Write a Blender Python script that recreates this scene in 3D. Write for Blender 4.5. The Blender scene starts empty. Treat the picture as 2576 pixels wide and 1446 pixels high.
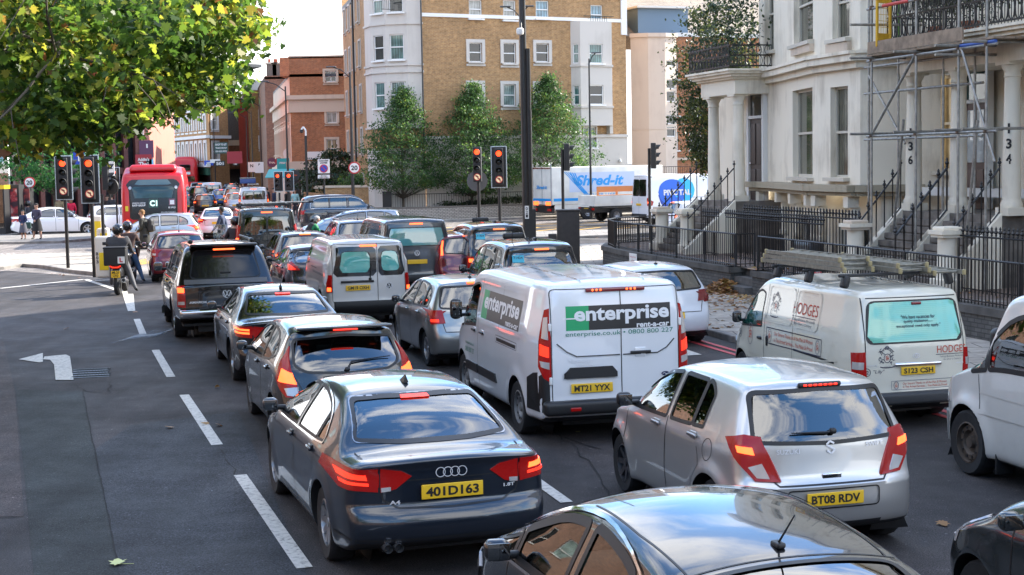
import bpy,bmesh,math,random
import numpy as np
from mathutils import Vector,Matrix
from mathutils.bvhtree import BVHTree
SC=bpy.context.scene
COL=SC.collection
R=math.radians
# -- camera (sizes below are in a 2575 x 1446 picture)
FPX,CAMH,PITCH,ROLL=3800.0,3.4,math.atan(320/3800),R(1.08)
fwd=Vector((0,math.cos(PITCH),-math.sin(PITCH)));upv=Vector((0,math.sin(PITCH),math.cos(PITCH)));rgt=Vector((1,0,0))
cup=upv*math.cos(ROLL)+rgt*math.sin(ROLL);crt=rgt*math.cos(ROLL)-upv*math.sin(ROLL)
cam=bpy.data.cameras.new('camera');camo=bpy.data.objects.new('camera',cam);COL.objects.link(camo)
cam.sensor_width=36;cam.lens=36*FPX/2575;cam.clip_start=.1;cam.clip_end=3000
camo.matrix_world=Matrix(((crt.x,cup.x,-fwd.x,0),(crt.y,cup.y,-fwd.y,0),(crt.z,cup.z,-fwd.z,CAMH),(0,0,0,1)))
SC.camera=camo
# -- world and sun
SUN_AZ,SUN_EL=R(62),R(34)
w=bpy.data.worlds.new('World');SC.world=w;w.use_nodes=True
nt=w.node_tree;nt.nodes.clear();N=nt.nodes.new;LK=nt.links.new
out=N('ShaderNodeOutputWorld');bg=N('ShaderNodeBackground');sky=N('ShaderNodeTexSky')
sky.sky_type='NISHITA';sky.sun_disc=False;sky.sun_elevation=SUN_EL;sky.sun_rotation=SUN_AZ
sky.air_density=1.0;sky.dust_density=.6;sky.ozone_density=2.0
tc=N('ShaderNodeTexCoord');mp=N('ShaderNodeMapping');mp.inputs['Scale'].default_value=(1,1,2.1);mp.inputs['Location'].default_value=(3.1,.4,1.2)
no=N('ShaderNodeTexNoise');no.inputs['Scale'].default_value=2.4;no.inputs['Detail'].default_value=8;no.inputs['Roughness'].default_value=.58;no.inputs['Distortion'].default_value=.35
rp=N('ShaderNodeValToRGB');rp.color_ramp.elements[0].position=.46;rp.color_ramp.elements[1].position=.62
sx=N('ShaderNodeSeparateXYZ');hz=N('ShaderNodeMapRange');hz.inputs['From Min'].default_value=.2;hz.inputs['From Max'].default_value=.1
mx=N('ShaderNodeMath');mx.operation='MAXIMUM';mixc=N('ShaderNodeMix');mixc.data_type='RGBA'
LK(tc.outputs['Generated'],mp.inputs[0]);LK(mp.outputs[0],no.inputs['Vector']);LK(no.outputs['Fac'],rp.inputs[0])
LK(tc.outputs['Generated'],sx.inputs[0]);LK(sx.outputs['Z'],hz.inputs['Value'])
LK(rp.outputs[0],mx.inputs[0]);LK(hz.outputs[0],mx.inputs[1]);LK(mx.outputs[0],mixc.inputs[0])
hsv=N('ShaderNodeHueSaturation');hsv.inputs['Saturation'].default_value=1.25;hsv.inputs['Value'].default_value=2.6;LK(sky.outputs[0],hsv.inputs['Color']);LK(hsv.outputs[0],mixc.inputs[6]);mixc.inputs[7].default_value=(15,15,15.2,1)
LK(mixc.outputs[2],bg.inputs[0]);bg.inputs[1].default_value=.08;LK(bg.outputs[0],out.inputs[0])
sl=bpy.data.lights.new('sun','SUN');sl.energy=5.0;sl.angle=R(.6);sl.color=(1,.93,.82)
so=bpy.data.objects.new('sun',sl);COL.objects.link(so)
sdir=Vector((math.sin(SUN_AZ)*math.cos(SUN_EL),math.cos(SUN_AZ)*math.cos(SUN_EL),math.sin(SUN_EL)))
so.rotation_euler=sdir.to_track_quat('Z','Y').to_euler();so.location=sdir*80
SC.view_settings.view_transform='Standard';SC.view_settings.look='None';SC.view_settings.exposure=1.45;SC.view_settings.gamma=1
SC.render.engine='CYCLES';SC.cycles.max_bounces=6;SC.cycles.diffuse_bounces=3;SC.cycles.glossy_bounces=3
SC.cycles.transmission_bounces=4;SC.cycles.transparent_max_bounces=12;SC.cycles.caustics_reflective=False;SC.cycles.caustics_refractive=False
SC.cycles.sample_clamp_indirect=6
# -- picture <-> world
CP=Vector((0,0,CAMH))
def ray(px,py):
 return(fwd*FPX+crt*(px-1287.5)+cup*(723-py)).normalized()
def G(px,py,z=0.0):
 d=ray(px,py);return CP+d*((z-CAMH)/d.z)
def PD(px,py,Y):
 d=ray(px,py);return CP+d*(Y/d.y)
def onplane(px,py,p,n):
 d=ray(px,py);n=Vector(n);return CP+d*((Vector(p)-CP).dot(n)/d.dot(n))
# -- materials
MATS={}
def newmat(name):
 m=bpy.data.materials.new(name);m.use_nodes=True;nt=m.node_tree
 b=nt.nodes['Principled BSDF'];return m,nt,b
def setp(b,**k):
 for a,v in k.items():
  b.inputs[a.replace('_',' ')].default_value=v
def c4(c):return(c[0],c[1],c[2],1)
def flat(name,col,rough=.6,metal=0.,spec=.5,emit=None,es=0.,coat=0.,noise=0.,nscale=8.,bump=0.,bscale=30.,alpha=None):
 """principled with optional colour mottling and bump"""
 if name in MATS:return MATS[name]
 m,nt,b=newmat(name);N=nt.nodes.new;LK=nt.links.new
 setp(b,Base_Color=c4(col),Roughness=rough,Metallic=metal);b.inputs['Specular IOR Level'].default_value=spec
 b.inputs['Coat Weight'].default_value=coat;b.inputs['Coat Roughness'].default_value=.04
 if emit:b.inputs['Emission Color'].default_value=c4(emit);b.inputs['Emission Strength'].default_value=es
 if noise or bump:
  tc=N('ShaderNodeTexCoord')
 if noise:
  n=N('ShaderNodeTexNoise');n.inputs['Scale'].default_value=nscale;n.inputs['Detail'].default_value=6
  LK(tc.outputs['Object'],n.inputs['Vector'])
  mr=N('ShaderNodeMapRange');mr.inputs['From Min'].default_value=.3;mr.inputs['From Max'].default_value=.7
  mr.inputs['To Min'].default_value=1-noise;mr.inputs['To Max'].default_value=1+noise*.6
  LK(n.outputs['Fac'],mr.inputs['Value'])
  mm=N('ShaderNodeMix');mm.data_type='RGBA';mm.blend_type='MULTIPLY';mm.inputs[0].default_value=1
  mm.inputs[6].default_value=c4(col);LK(mr.outputs[0],mm.inputs[7]);LK(mm.outputs[2],b.inputs['Base Color'])
 if bump:
  n2=N('ShaderNodeTexNoise');n2.inputs['Scale'].default_value=bscale;n2.inputs['Detail'].default_value=4
  LK(tc.outputs['Object'],n2.inputs['Vector']);bp=N('ShaderNodeBump');bp.inputs['Strength'].default_value=bump;bp.inputs['Distance'].default_value=.02
  LK(n2.outputs['Fac'],bp.inputs['Height']);LK(bp.outputs[0],b.inputs['Normal'])
 MATS[name]=m;return m
def paint(name,col,metal=.0,rough=.3,dirt=.15,coat=1.):
 """car paint: clear coat, faint road dirt; the inside of a panel is dark trim"""
 if name in MATS:return MATS[name]
 m,nt,b=newmat(name);N=nt.nodes.new;LK=nt.links.new
 setp(b,Roughness=rough,Metallic=metal);b.inputs['Coat Weight'].default_value=coat;b.inputs['Coat Roughness'].default_value=.03;b.inputs['Coat IOR'].default_value=1.6
 tc=N('ShaderNodeTexCoord');n=N('ShaderNodeTexNoise');n.inputs['Scale'].default_value=5;n.inputs['Detail'].default_value=8;n.inputs['Roughness'].default_value=.7
 LK(tc.outputs['Object'],n.inputs['Vector'])
 mr=N('ShaderNodeMapRange');mr.inputs['From Min'].default_value=.45;mr.inputs['From Max'].default_value=.8;mr.inputs['To Max'].default_value=dirt;LK(n.outputs['Fac'],mr.inputs['Value'])
 sp=N('ShaderNodeSeparateXYZ');LK(tc.outputs['Object'],sp.inputs[0])
 lo=N('ShaderNodeMapRange');lo.inputs['From Min'].default_value=.75;lo.inputs['From Max'].default_value=.2;lo.inputs['To Max'].default_value=.45*dirt/.15;LK(sp.outputs['Z'],lo.inputs['Value'])
 ad=N('ShaderNodeMath');ad.operation='MULTIPLY_ADD';LK(lo.outputs[0],ad.inputs[0]);LK(n.outputs['Fac'],ad.inputs[1]);LK(mr.outputs[0],ad.inputs[2])
 m1=N('ShaderNodeMix');m1.data_type='RGBA';m1.inputs[6].default_value=c4(col);m1.inputs[7].default_value=(col[0]*.6+.035,col[1]*.6+.031,col[2]*.6+.026,1);LK(ad.outputs[0],m1.inputs[0])
 ge=N('ShaderNodeNewGeometry');m2=N('ShaderNodeMix');m2.data_type='RGBA';LK(ge.outputs['Backfacing'],m2.inputs[0])
 LK(m1.outputs[2],m2.inputs[6]);m2.inputs[7].default_value=(.035,.034,.035,1);LK(m2.outputs[2],b.inputs['Base Color'])
 rr=N('ShaderNodeMapRange');rr.inputs['To Min'].default_value=coat;rr.inputs['To Max'].default_value=coat*.3;LK(ad.outputs[0],rr.inputs['Value']);LK(rr.outputs[0],b.inputs['Coat Weight'])
 MATS[name]=m;return m
def glassmat(name,tint=(.55,.72,.66),refl=1.,body=None,bodyw=0.):
 """thin window glass: tinted see-through plus mirror reflection by angle; body = opaque film behind (privacy film, condensation)"""
 if name in MATS:return MATS[name]
 m=bpy.data.materials.new(name);m.use_nodes=True;nt=m.node_tree;nt.nodes.clear();N=nt.nodes.new;LK=nt.links.new
 o=N('ShaderNodeOutputMaterial');tr=N('ShaderNodeBsdfTransparent');tr.inputs[0].default_value=c4(tint)
 gl=N('ShaderNodeBsdfGlossy');gl.inputs['Roughness'].default_value=.015;gl.inputs[0].default_value=(refl,refl,refl,1)
 fr=N('ShaderNodeFresnel');fr.inputs[0].default_value=1.65
 base=tr
 if body:
  df=N('ShaderNodeBsdfDiffuse');df.inputs[0].default_value=c4(body);mb=N('ShaderNodeMixShader');mb.inputs[0].default_value=bodyw
  LK(tr.outputs[0],mb.inputs[1]);LK(df.outputs[0],mb.inputs[2]);base=mb
 ma=N('ShaderNodeMath');ma.operation='MULTIPLY_ADD';ma.inputs[1].default_value=1.3;ma.inputs[2].default_value=.08;ma.use_clamp=True
 mxs=N('ShaderNodeMixShader');LK(fr.outputs[0],ma.inputs[0]);LK(ma.outputs[0],mxs.inputs[0]);LK(base.outputs[0],mxs.inputs[1]);LK(gl.outputs[0],mxs.inputs[2]);LK(mxs.outputs[0],o.inputs[0])
 MATS[name]=m;return m
def brick(name,c1,c2,mortar,bw=.225,bh=.075,stain=.25,mw=.012):
 if name in MATS:return MATS[name]
 m,nt,b=newmat(name);N=nt.nodes.new;LK=nt.links.new
 uv=N('ShaderNodeUVMap');br=N('ShaderNodeTexBrick');br.inputs['Color1'].default_value=c4(c1);br.inputs['Color2'].default_value=c4(c2)
 br.inputs['Mortar'].default_value=c4(mortar);br.inputs['Scale'].default_value=1;br.inputs['Brick Width'].default_value=bw;br.inputs['Row Height'].default_value=bh
 br.inputs['Mortar Size'].default_value=mw;br.inputs['Bias'].default_value=-.1
 LK(uv.outputs[0],br.inputs['Vector'])
 n=N('ShaderNodeTexNoise');n.inputs['Scale'].default_value=.55;n.inputs['Detail'].default_value=9;n.inputs['Roughness'].default_value=.65;LK(uv.outputs[0],n.inputs['Vector'])
 n3=N('ShaderNodeTexNoise');n3.inputs['Scale'].default_value=5;n3.inputs['Detail'].default_value=6;LK(uv.outputs[0],n3.inputs['Vector'])
 mu=N('ShaderNodeMath');mu.operation='ADD';LK(n.outputs['Fac'],mu.inputs[0]);LK(n3.outputs['Fac'],mu.inputs[1])
 mr=N('ShaderNodeMapRange');mr.inputs['From Min'].default_value=.7;mr.inputs['From Max'].default_value=1.3;mr.inputs['To Min'].default_value=1-stain;mr.inputs['To Max'].default_value=1+stain;LK(mu.outputs[0],mr.inputs['Value'])
 mm=N('ShaderNodeMix');mm.data_type='RGBA';mm.blend_type='MULTIPLY';mm.inputs[0].default_value=1;LK(br.outputs['Color'],mm.inputs[6]);LK(mr.outputs[0],mm.inputs[7]);LK(mm.outputs[2],b.inputs['Base Color'])
 bp=N('ShaderNodeBump');bp.inputs['Strength'].default_value=.5;bp.inputs['Distance'].default_value=.01;bp.invert=True;LK(br.outputs['Fac'],bp.inputs['Height']);LK(bp.outputs[0],b.inputs['Normal'])
 setp(b,Roughness=.9);MATS[name]=m;return m
def stucco(name,col,stain=(.32,.26,.18),amt=.5,sc=.5):
 """painted render with weather streaks that run down the wall"""
 if name in MATS:return MATS[name]
 m,nt,b=newmat(name);N=nt.nodes.new;LK=nt.links.new
 tc=N('ShaderNodeTexCoord');mp=N('ShaderNodeMapping');mp.inputs['Scale'].default_value=(2.2,2.2,.35);LK(tc.outputs['Object'],mp.inputs[0])
 n=N('ShaderNodeTexNoise');n.inputs['Scale'].default_value=sc*2;n.inputs['Detail'].default_value=10;n.inputs['Roughness'].default_value=.7;LK(mp.outputs[0],n.inputs['Vector'])
 n2=N('ShaderNodeTexNoise');n2.inputs['Scale'].default_value=.7;n2.inputs['Detail'].default_value=5;LK(tc.outputs['Object'],n2.inputs['Vector'])
 mu=N('ShaderNodeMath');mu.operation='MULTIPLY';LK(n.outputs['Fac'],mu.inputs[0]);LK(n2.outputs['Fac'],mu.inputs[1])
 mr=N('ShaderNodeMapRange');mr.inputs['From Min'].default_value=.25;mr.inputs['From Max'].default_value=.48;mr.inputs['To Max'].default_value=amt;LK(mu.outputs[0],mr.inputs['Value'])
 mm=N('ShaderNodeMix');mm.data_type='RGBA';mm.inputs[6].default_value=c4(col);mm.inputs[7].default_value=c4(stain);LK(mr.outputs[0],mm.inputs[0]);LK(mm.outputs[2],b.inputs['Base Color'])
 n4=N('ShaderNodeTexNoise');n4.inputs['Scale'].default_value=40;LK(tc.outputs['Object'],n4.inputs['Vector']);bp=N('ShaderNodeBump');bp.inputs['Strength'].default_value=.12;bp.inputs['Distance'].default_value=.01
 LK(n4.outputs['Fac'],bp.inputs['Height']);LK(bp.outputs[0],b.inputs['Normal'])
 setp(b,Roughness=.8);MATS[name]=m;return m
BLK=flat('black_trim',(.012,.012,.013),.45)
BLKG=flat('gloss_black',(.008,.008,.009),.12,coat=.6)
RUB=flat('tyre_rubber',(.016,.016,.017),.85,noise=.3,nscale=20)
CHR=flat('chrome',(.75,.75,.76),.12,1.)
IRON=flat('black_iron_paint',(.012,.011,.011),.42,noise=.4,nscale=12)
GALV=flat('galvanised_steel',(.30,.29,.265),.45,.6,noise=.35,nscale=9)
WHT=flat('white_gloss',(.74,.74,.72),.35)
SIL=flat('silver_alloy',(.42,.42,.43),.3,.9)
DRIM=flat('dark_alloy',(.11,.11,.12),.35,.8)
PLY=flat('plate_yellow',(.78,.47,.02),.4);PLW=flat('plate_white',(.8,.8,.8),.4)
DARK=flat('dark_interior',(.02,.02,.021),.8)
SEAT=flat('seat_fabric',(.03,.031,.035),.85)
BDG=flat('badge_metal',(.72,.72,.74),.35,.35)
REDL=flat('red_lens',(.27,.003,.003),.25,coat=.15,emit=(1,.02,.01),es=.02)
REDD=flat('dark_red_lens',(.17,.006,.01),.12,coat=1)
LIT=flat('lit_red_lamp',(.8,.03,.015),.3,emit=(1,.03,.01),es=.7)
LITO=flat('lit_orange_lamp',(.9,.12,.03),.3,emit=(1,.10,.02),es=1.6)
CLRL=flat('clear_lens',(.55,.52,.5),.12,.3,coat=1)
GL=glassmat('car_glass',(.42,.58,.55));GLD=glassmat('dark_car_glass',(.10,.12,.12));GLM=glassmat('mid_car_glass',(.26,.36,.35))
# -- mesh collecting
class MB:
 def __init__(s):s.v=[];s.f=[];s.m=[];s.sm=[];s.mats=[];s.uv={}
 def mi(s,mat):
  if mat not in s.mats:s.mats.append(mat)
  return s.mats.index(mat)
 def add(s,vs,fs,mat,smooth=False,uv=None):
  o=len(s.v);s.v+=[tuple(p)for p in vs];k=s.mi(mat)
  for i,f in enumerate(fs):
   s.f.append(tuple(o+j for j in f));s.m.append(k);s.sm.append(smooth)
   if uv:s.uv[len(s.f)-1]=uv[i]
  return s
 def box(s,c,d,mat,rz=0,rx=0,ry=0):
  M=Matrix.Translation(Vector(c))@Matrix.Rotation(rz,4,'Z')@Matrix.Rotation(ry,4,'Y')@Matrix.Rotation(rx,4,'X')
  vs=[M@Vector((x*d[0]/2,y*d[1]/2,z*d[2]/2))for z in(-1,1)for y in(-1,1)for x in(-1,1)]
  uv=None
  return s.add(vs,[(0,2,3,1),(4,5,7,6),(0,1,5,4),(2,6,7,3),(0,4,6,2),(1,3,7,5)],mat)
 def rbox(s,c,d,r,mat,rz=0,rx=0,ry=0,n=3,taper=(1,1)):
  """rounded box; taper scales the top in x and y"""
  M=Matrix.Translation(Vector(c))@Matrix.Rotation(rz,4,'Z')@Matrix.Rotation(ry,4,'Y')@Matrix.Rotation(rx,4,'X')
  h=[max(q/2,1e-4)for q in d];r=min(r,min(h)*.98)
  def ax(hh):return[-hh+r*i/n for i in range(n+1)]+[hh-r+r*i/n for i in range(n+1)]
  A=[ax(q)for q in h];cnt=[len(a)for a in A];idx={};vs=[];fs=[]
  def V(i,j,k):
   if(i,j,k)not in idx:
    p=Vector((A[0][i],A[1][j],A[2][k]));q=Vector([max(-h[t]+r,min(h[t]-r,p[t]))for t in range(3)]);v=p-q
    p=q+v.normalized()*r if v.length>1e-9 else p
    t=(p.z/h[2]+1)/2;p.x*=1+(taper[0]-1)*t;p.y*=1+(taper[1]-1)*t
    idx[(i,j,k)]=len(vs);vs.append(M@p)
   return idx[(i,j,k)]
  a,b,cc=cnt[0]-1,cnt[1]-1,cnt[2]-1
  for i in range(a):
   for j in range(b):
    fs.append((V(i,j,0),V(i,j+1,0),V(i+1,j+1,0),V(i+1,j,0)));fs.append((V(i,j,cc),V(i+1,j,cc),V(i+1,j+1,cc),V(i,j+1,cc)))
  for i in range(a):
   for k in range(cc):
    fs.append((V(i,0,k),V(i+1,0,k),V(i+1,0,k+1),V(i,0,k+1)));fs.append((V(i,b,k),V(i,b,k+1),V(i+1,b,k+1),V(i+1,b,k)))
  for j in range(b):
   for k in range(cc):
    fs.append((V(0,j,k),V(0,j,k+1),V(0,j+1,k+1),V(0,j+1,k)));fs.append((V(a,j,k),V(a,j+1,k),V(a,j+1,k+1),V(a,j,k+1)))
  return s.add(vs,fs,mat,True)
 def cyl(s,p0,p1,r0,mat,r1=None,n=12,caps=True,smooth=True):
  p0,p1=Vector(p0),Vector(p1);r1=r0 if r1 is None else r1
  a=(p1-p0).normalized();b=a.orthogonal().normalized();c=a.cross(b);vs=[]
  for p,r in((p0,r0),(p1,r1)):
   for i in range(n):
    t=2*math.pi*i/n;vs.append(p+(b*math.cos(t)+c*math.sin(t))*r)
  s.add(vs,[(i,(i+1)%n,n+(i+1)%n,n+i)for i in range(n)],mat,smooth)
  if caps:s.add(vs,[tuple(range(n))[::-1],tuple(range(n,2*n))],mat)
  return s
 def tube(s,pts,r,mat,n=8):
  for a,b in zip(pts[:-1],pts[1:]):s.cyl(a,b,r,mat,n=n)
  return s
 def lathe(s,prof,c,mat,n=20,axis='Z',smooth=True):
  """prof: (radius, height) pairs turned about an axis through c"""
  vs=[];c=Vector(c)
  for r,h in prof:
   for i in range(n):
    t=2*math.pi*i/n;x,y=r*math.cos(t),r*math.sin(t)
    vs.append(c+(Vector((x,y,h))if axis=='Z'else Vector((h,x,y))if axis=='X'else Vector((y,h,x))))
  fs=[(k*n+i,k*n+(i+1)%n,(k+1)*n+(i+1)%n,(k+1)*n+i)for k in range(len(prof)-1)for i in range(n)]
  return s.add(vs,fs,mat,smooth)
 def prism(s,poly,z0,z1,mat):
  n=len(poly);vs=[(p[0],p[1],z0)for p in poly]+[(p[0],p[1],z1)for p in poly]
  uvs=[];L=0;fs=[]
  for i in range(n):
   j=(i+1)%n;d=math.dist(poly[i],poly[j]);fs.append((i,j,n+j,n+i));uvs.append([(L,z0),(L+d,z0),(L+d,z1),(L,z1)]);L+=d
  s.add(vs,fs,mat,False,uvs)
  s.add(vs,[tuple(range(n))[::-1],tuple(range(n,2*n))],mat,False,[[poly[i]for i in range(n)][::-1],list(poly)])
  return s
 def plate(s,pts,th,mat,nrm):
  """flat polygon (3-D points) with thickness along nrm"""
  nrm=Vector(nrm)*th;n=len(pts);vs=[Vector(p)for p in pts]+[Vector(p)-nrm for p in pts]
  s.add(vs,[tuple(range(n)),tuple(range(n,2*n))[::-1]]+[(i,n+i,n+(i+1)%n,(i+1)%n)for i in range(n)],mat);return s
 def sphere(s,c,r,mat,n=10,sc=(1,1,1),half=False):
  c=Vector(c);vs=[];m=n//2+1;lo=0 if not half else 0;hi=math.pi if not half else math.pi/2
  for k in range(m+1):
   ph=hi*k/m
   for i in range(n):
    t=2*math.pi*i/n;vs.append(c+Vector((r*sc[0]*math.sin(ph)*math.cos(t),r*sc[1]*math.sin(ph)*math.sin(t),r*sc[2]*math.cos(ph))))
  s.add(vs,[(k*n+i,(k+1)*n+i,(k+1)*n+(i+1)%n,k*n+(i+1)%n)for k in range(m)for i in range(n)],mat,True);return s
 def tf(s,M):
  s.v=[tuple(M@Vector(p))for p in s.v];return s
def obj(name,mb,parent=None,world=False,sharp=40):
 me=bpy.data.meshes.new(name)
 off=Vector((0,0,0))
 if parent is not None and world:off=parent.location
 me.from_pydata([(p[0]-off[0],p[1]-off[1],p[2]-off[2])for p in mb.v]if world and parent is not None else mb.v,[],mb.f)
 for m in mb.mats:me.materials.append(m)
 me.polygons.foreach_set('material_index',mb.m);me.polygons.foreach_set('use_smooth',mb.sm)
 if mb.uv:
  ul=me.uv_layers.new(name='UVMap')
  for fi,uvs in mb.uv.items():
   ls=me.polygons[fi].loop_start
   for k,u in enumerate(uvs):ul.data[ls+k].uv=(u[0],u[1])
 if any(mb.sm):me.set_sharp_from_angle(angle=R(sharp))
 me.update();o=bpy.data.objects.new(name,me);COL.objects.link(o)
 if parent is not None:o.parent=parent
 return o
def tag(o,label=None,cat=None,group=None,kind=None):
 if label:o['label']=label
 if cat:o['category']=cat
 if group:o['group']=group
 if kind:o['kind']=kind
 return o
def thing(name,label,cat,loc=(0,0,0),rz=0,group=None):
 o=bpy.data.objects.new(name,None);COL.objects.link(o);o.location=loc;o.rotation_euler=(0,0,rz);o.empty_display_size=.2
 return tag(o,label,cat,group)
def centre(o):
 """put a world-built mesh's origin at its base"""
 me=o.data;vs=np.empty(len(me.vertices)*3);me.vertices.foreach_get('co',vs);vs=vs.reshape(-1,3)
 c=np.array([(vs[:,0].min()+vs[:,0].max())/2,(vs[:,1].min()+vs[:,1].max())/2,vs[:,2].min()])
 vs-=c;me.vertices.foreach_set('co',vs.ravel());me.update();o.location=c;return o
def single(name,mb,label,cat,group=None,kind=None):
 o=obj(name,mb);centre(o);return tag(o,label,cat,group,kind)
def copy_tree(o,parent=None):
 c=o.copy();COL.objects.link(c)
 if parent is not None:c.parent=parent;c.matrix_parent_inverse=o.matrix_parent_inverse
 for ch in[q for q in bpy.data.objects if q.parent==o]:copy_tree(ch,c)
 return c
TXT={}
def text_mesh(body,size,spacing=1.,offset=0.,align='CENTER',shear=0.):
 k=(body,size,spacing,offset,align,shear)
 if k in TXT:return TXT[k]
 cu=bpy.data.curves.new('t','FONT');cu.body=body;cu.size=size;cu.space_character=spacing;cu.offset=offset;cu.shear=shear
 cu.align_x=align;cu.align_y='CENTER';cu.resolution_u=3
 o=bpy.data.objects.new('t',cu);COL.objects.link(o)
 me=bpy.data.meshes.new_from_object(o.evaluated_get(bpy.context.evaluated_depsgraph_get()))
 r=([tuple(v.co)for v in me.vertices],[tuple(p.vertices)for p in me.polygons])
 bpy.data.objects.remove(o);bpy.data.curves.remove(cu);bpy.data.meshes.remove(me)
 TXT[k]=r;return r
def text_fit(body,width,height,bold=.0,shear=0.):
 """text mesh scaled to a width x height box round the origin"""
 vs,fs=text_mesh(body,1.,1.,bold,'CENTER',shear)
 a=np.array(vs);x0,x1,y0,y1=a[:,0].min(),a[:,0].max(),a[:,1].min(),a[:,1].max()
 return[((p[0]-(x0+x1)/2)*width/(x1-x0),(p[1]-(y0+y1)/2)*height/(y1-y0))for p in vs],fs
def put_text(mb,body,width,height,M,mat,bold=.02,shear=0.):
 """M maps (x right, y up, z out) to the target frame"""
 vs,fs=text_fit(body,width,height,bold,shear)
 return mb.add([M@Vector((p[0],p[1],0))for p in vs],fs,mat)
def frame(p,right,up):
 right=Vector(right).normalized();up=Vector(up).normalized();n=right.cross(up)
 return Matrix(((right.x,up.x,n.x,p[0]),(right.y,up.y,n.y,p[1]),(right.z,up.z,n.z,p[2]),(0,0,0,1)))
def herm(pts):
 """smooth monotone interpolation through (x, y) points"""
 x=np.array([p[0]for p in pts],float);y=np.array([p[1]for p in pts],float)
 h=np.diff(x);d=np.diff(y)/h;m=np.zeros(len(x));m[0]=d[0];m[-1]=d[-1]
 for i in range(1,len(x)-1):
  m[i]=0 if d[i-1]*d[i]<=0 else 2*d[i-1]*d[i]/(d[i-1]+d[i])
 def f(q):
  q=np.clip(np.asarray(q,float),x[0],x[-1]);i=np.clip(np.searchsorted(x,q)-1,0,len(x)-2);t=(q-x[i])/h[i]
  return(2*t**3-3*t**2+1)*y[i]+(t**3-2*t**2+t)*h[i]*m[i]+(-2*t**3+3*t**2)*y[i+1]+(t**3-t**2)*h[i]*m[i+1]
 return f
def rnd(poly,r,n=4):
 """round a polygon's corners"""
 out=[];k=len(poly)
 for i in range(k):
  p=Vector(poly[i]).to_2d()if len(poly[i])>2 else Vector(poly[i]);a=Vector(poly[i-1])-p;b=Vector(poly[(i+1)%k])-p
  d=min(r,a.length*.45,b.length*.45);p0=p+a.normalized()*d;p1=p+b.normalized()*d
  for j in range(n+1):
   t=j/n;out.append(tuple(p0*(1-t)**2+p*2*t*(1-t)+p1*t*t))
 return out
# == vehicles
def pin(poly,P):
 """points inside polygon"""
 x,y=P[:,0],P[:,1];ins=np.zeros(len(P),bool);n=len(poly)
 for i in range(n):
  x0,y0=poly[i];x1,y1=poly[(i+1)%n]
  if y0==y1:continue
  c=((y0>y)!=(y1>y))&(x<(x1-x0)*(y-y0)/(y1-y0)+x0);ins^=c
 return ins
def nearest_on(poly,P):
 best=np.full(len(P),1e9);Q=P.copy();n=len(poly)
 for i in range(n):
  a=np.array(poly[i]);b=np.array(poly[(i+1)%n]);d=b-a;L=(d*d).sum()
  if L<1e-12:continue
  t=np.clip(((P-a)@d)/L,0,1);q=a+t[:,None]*d;e=((P-q)**2).sum(1);m=e<best;best[m]=e[m];Q[m]=q[m]
 return Q
def side_dir(k):
 if k=='L':return 90.
 if k=='R':return-90.
 if k=='B':return 0.
 if k=='F':return 180.
 return float(k)
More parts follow.
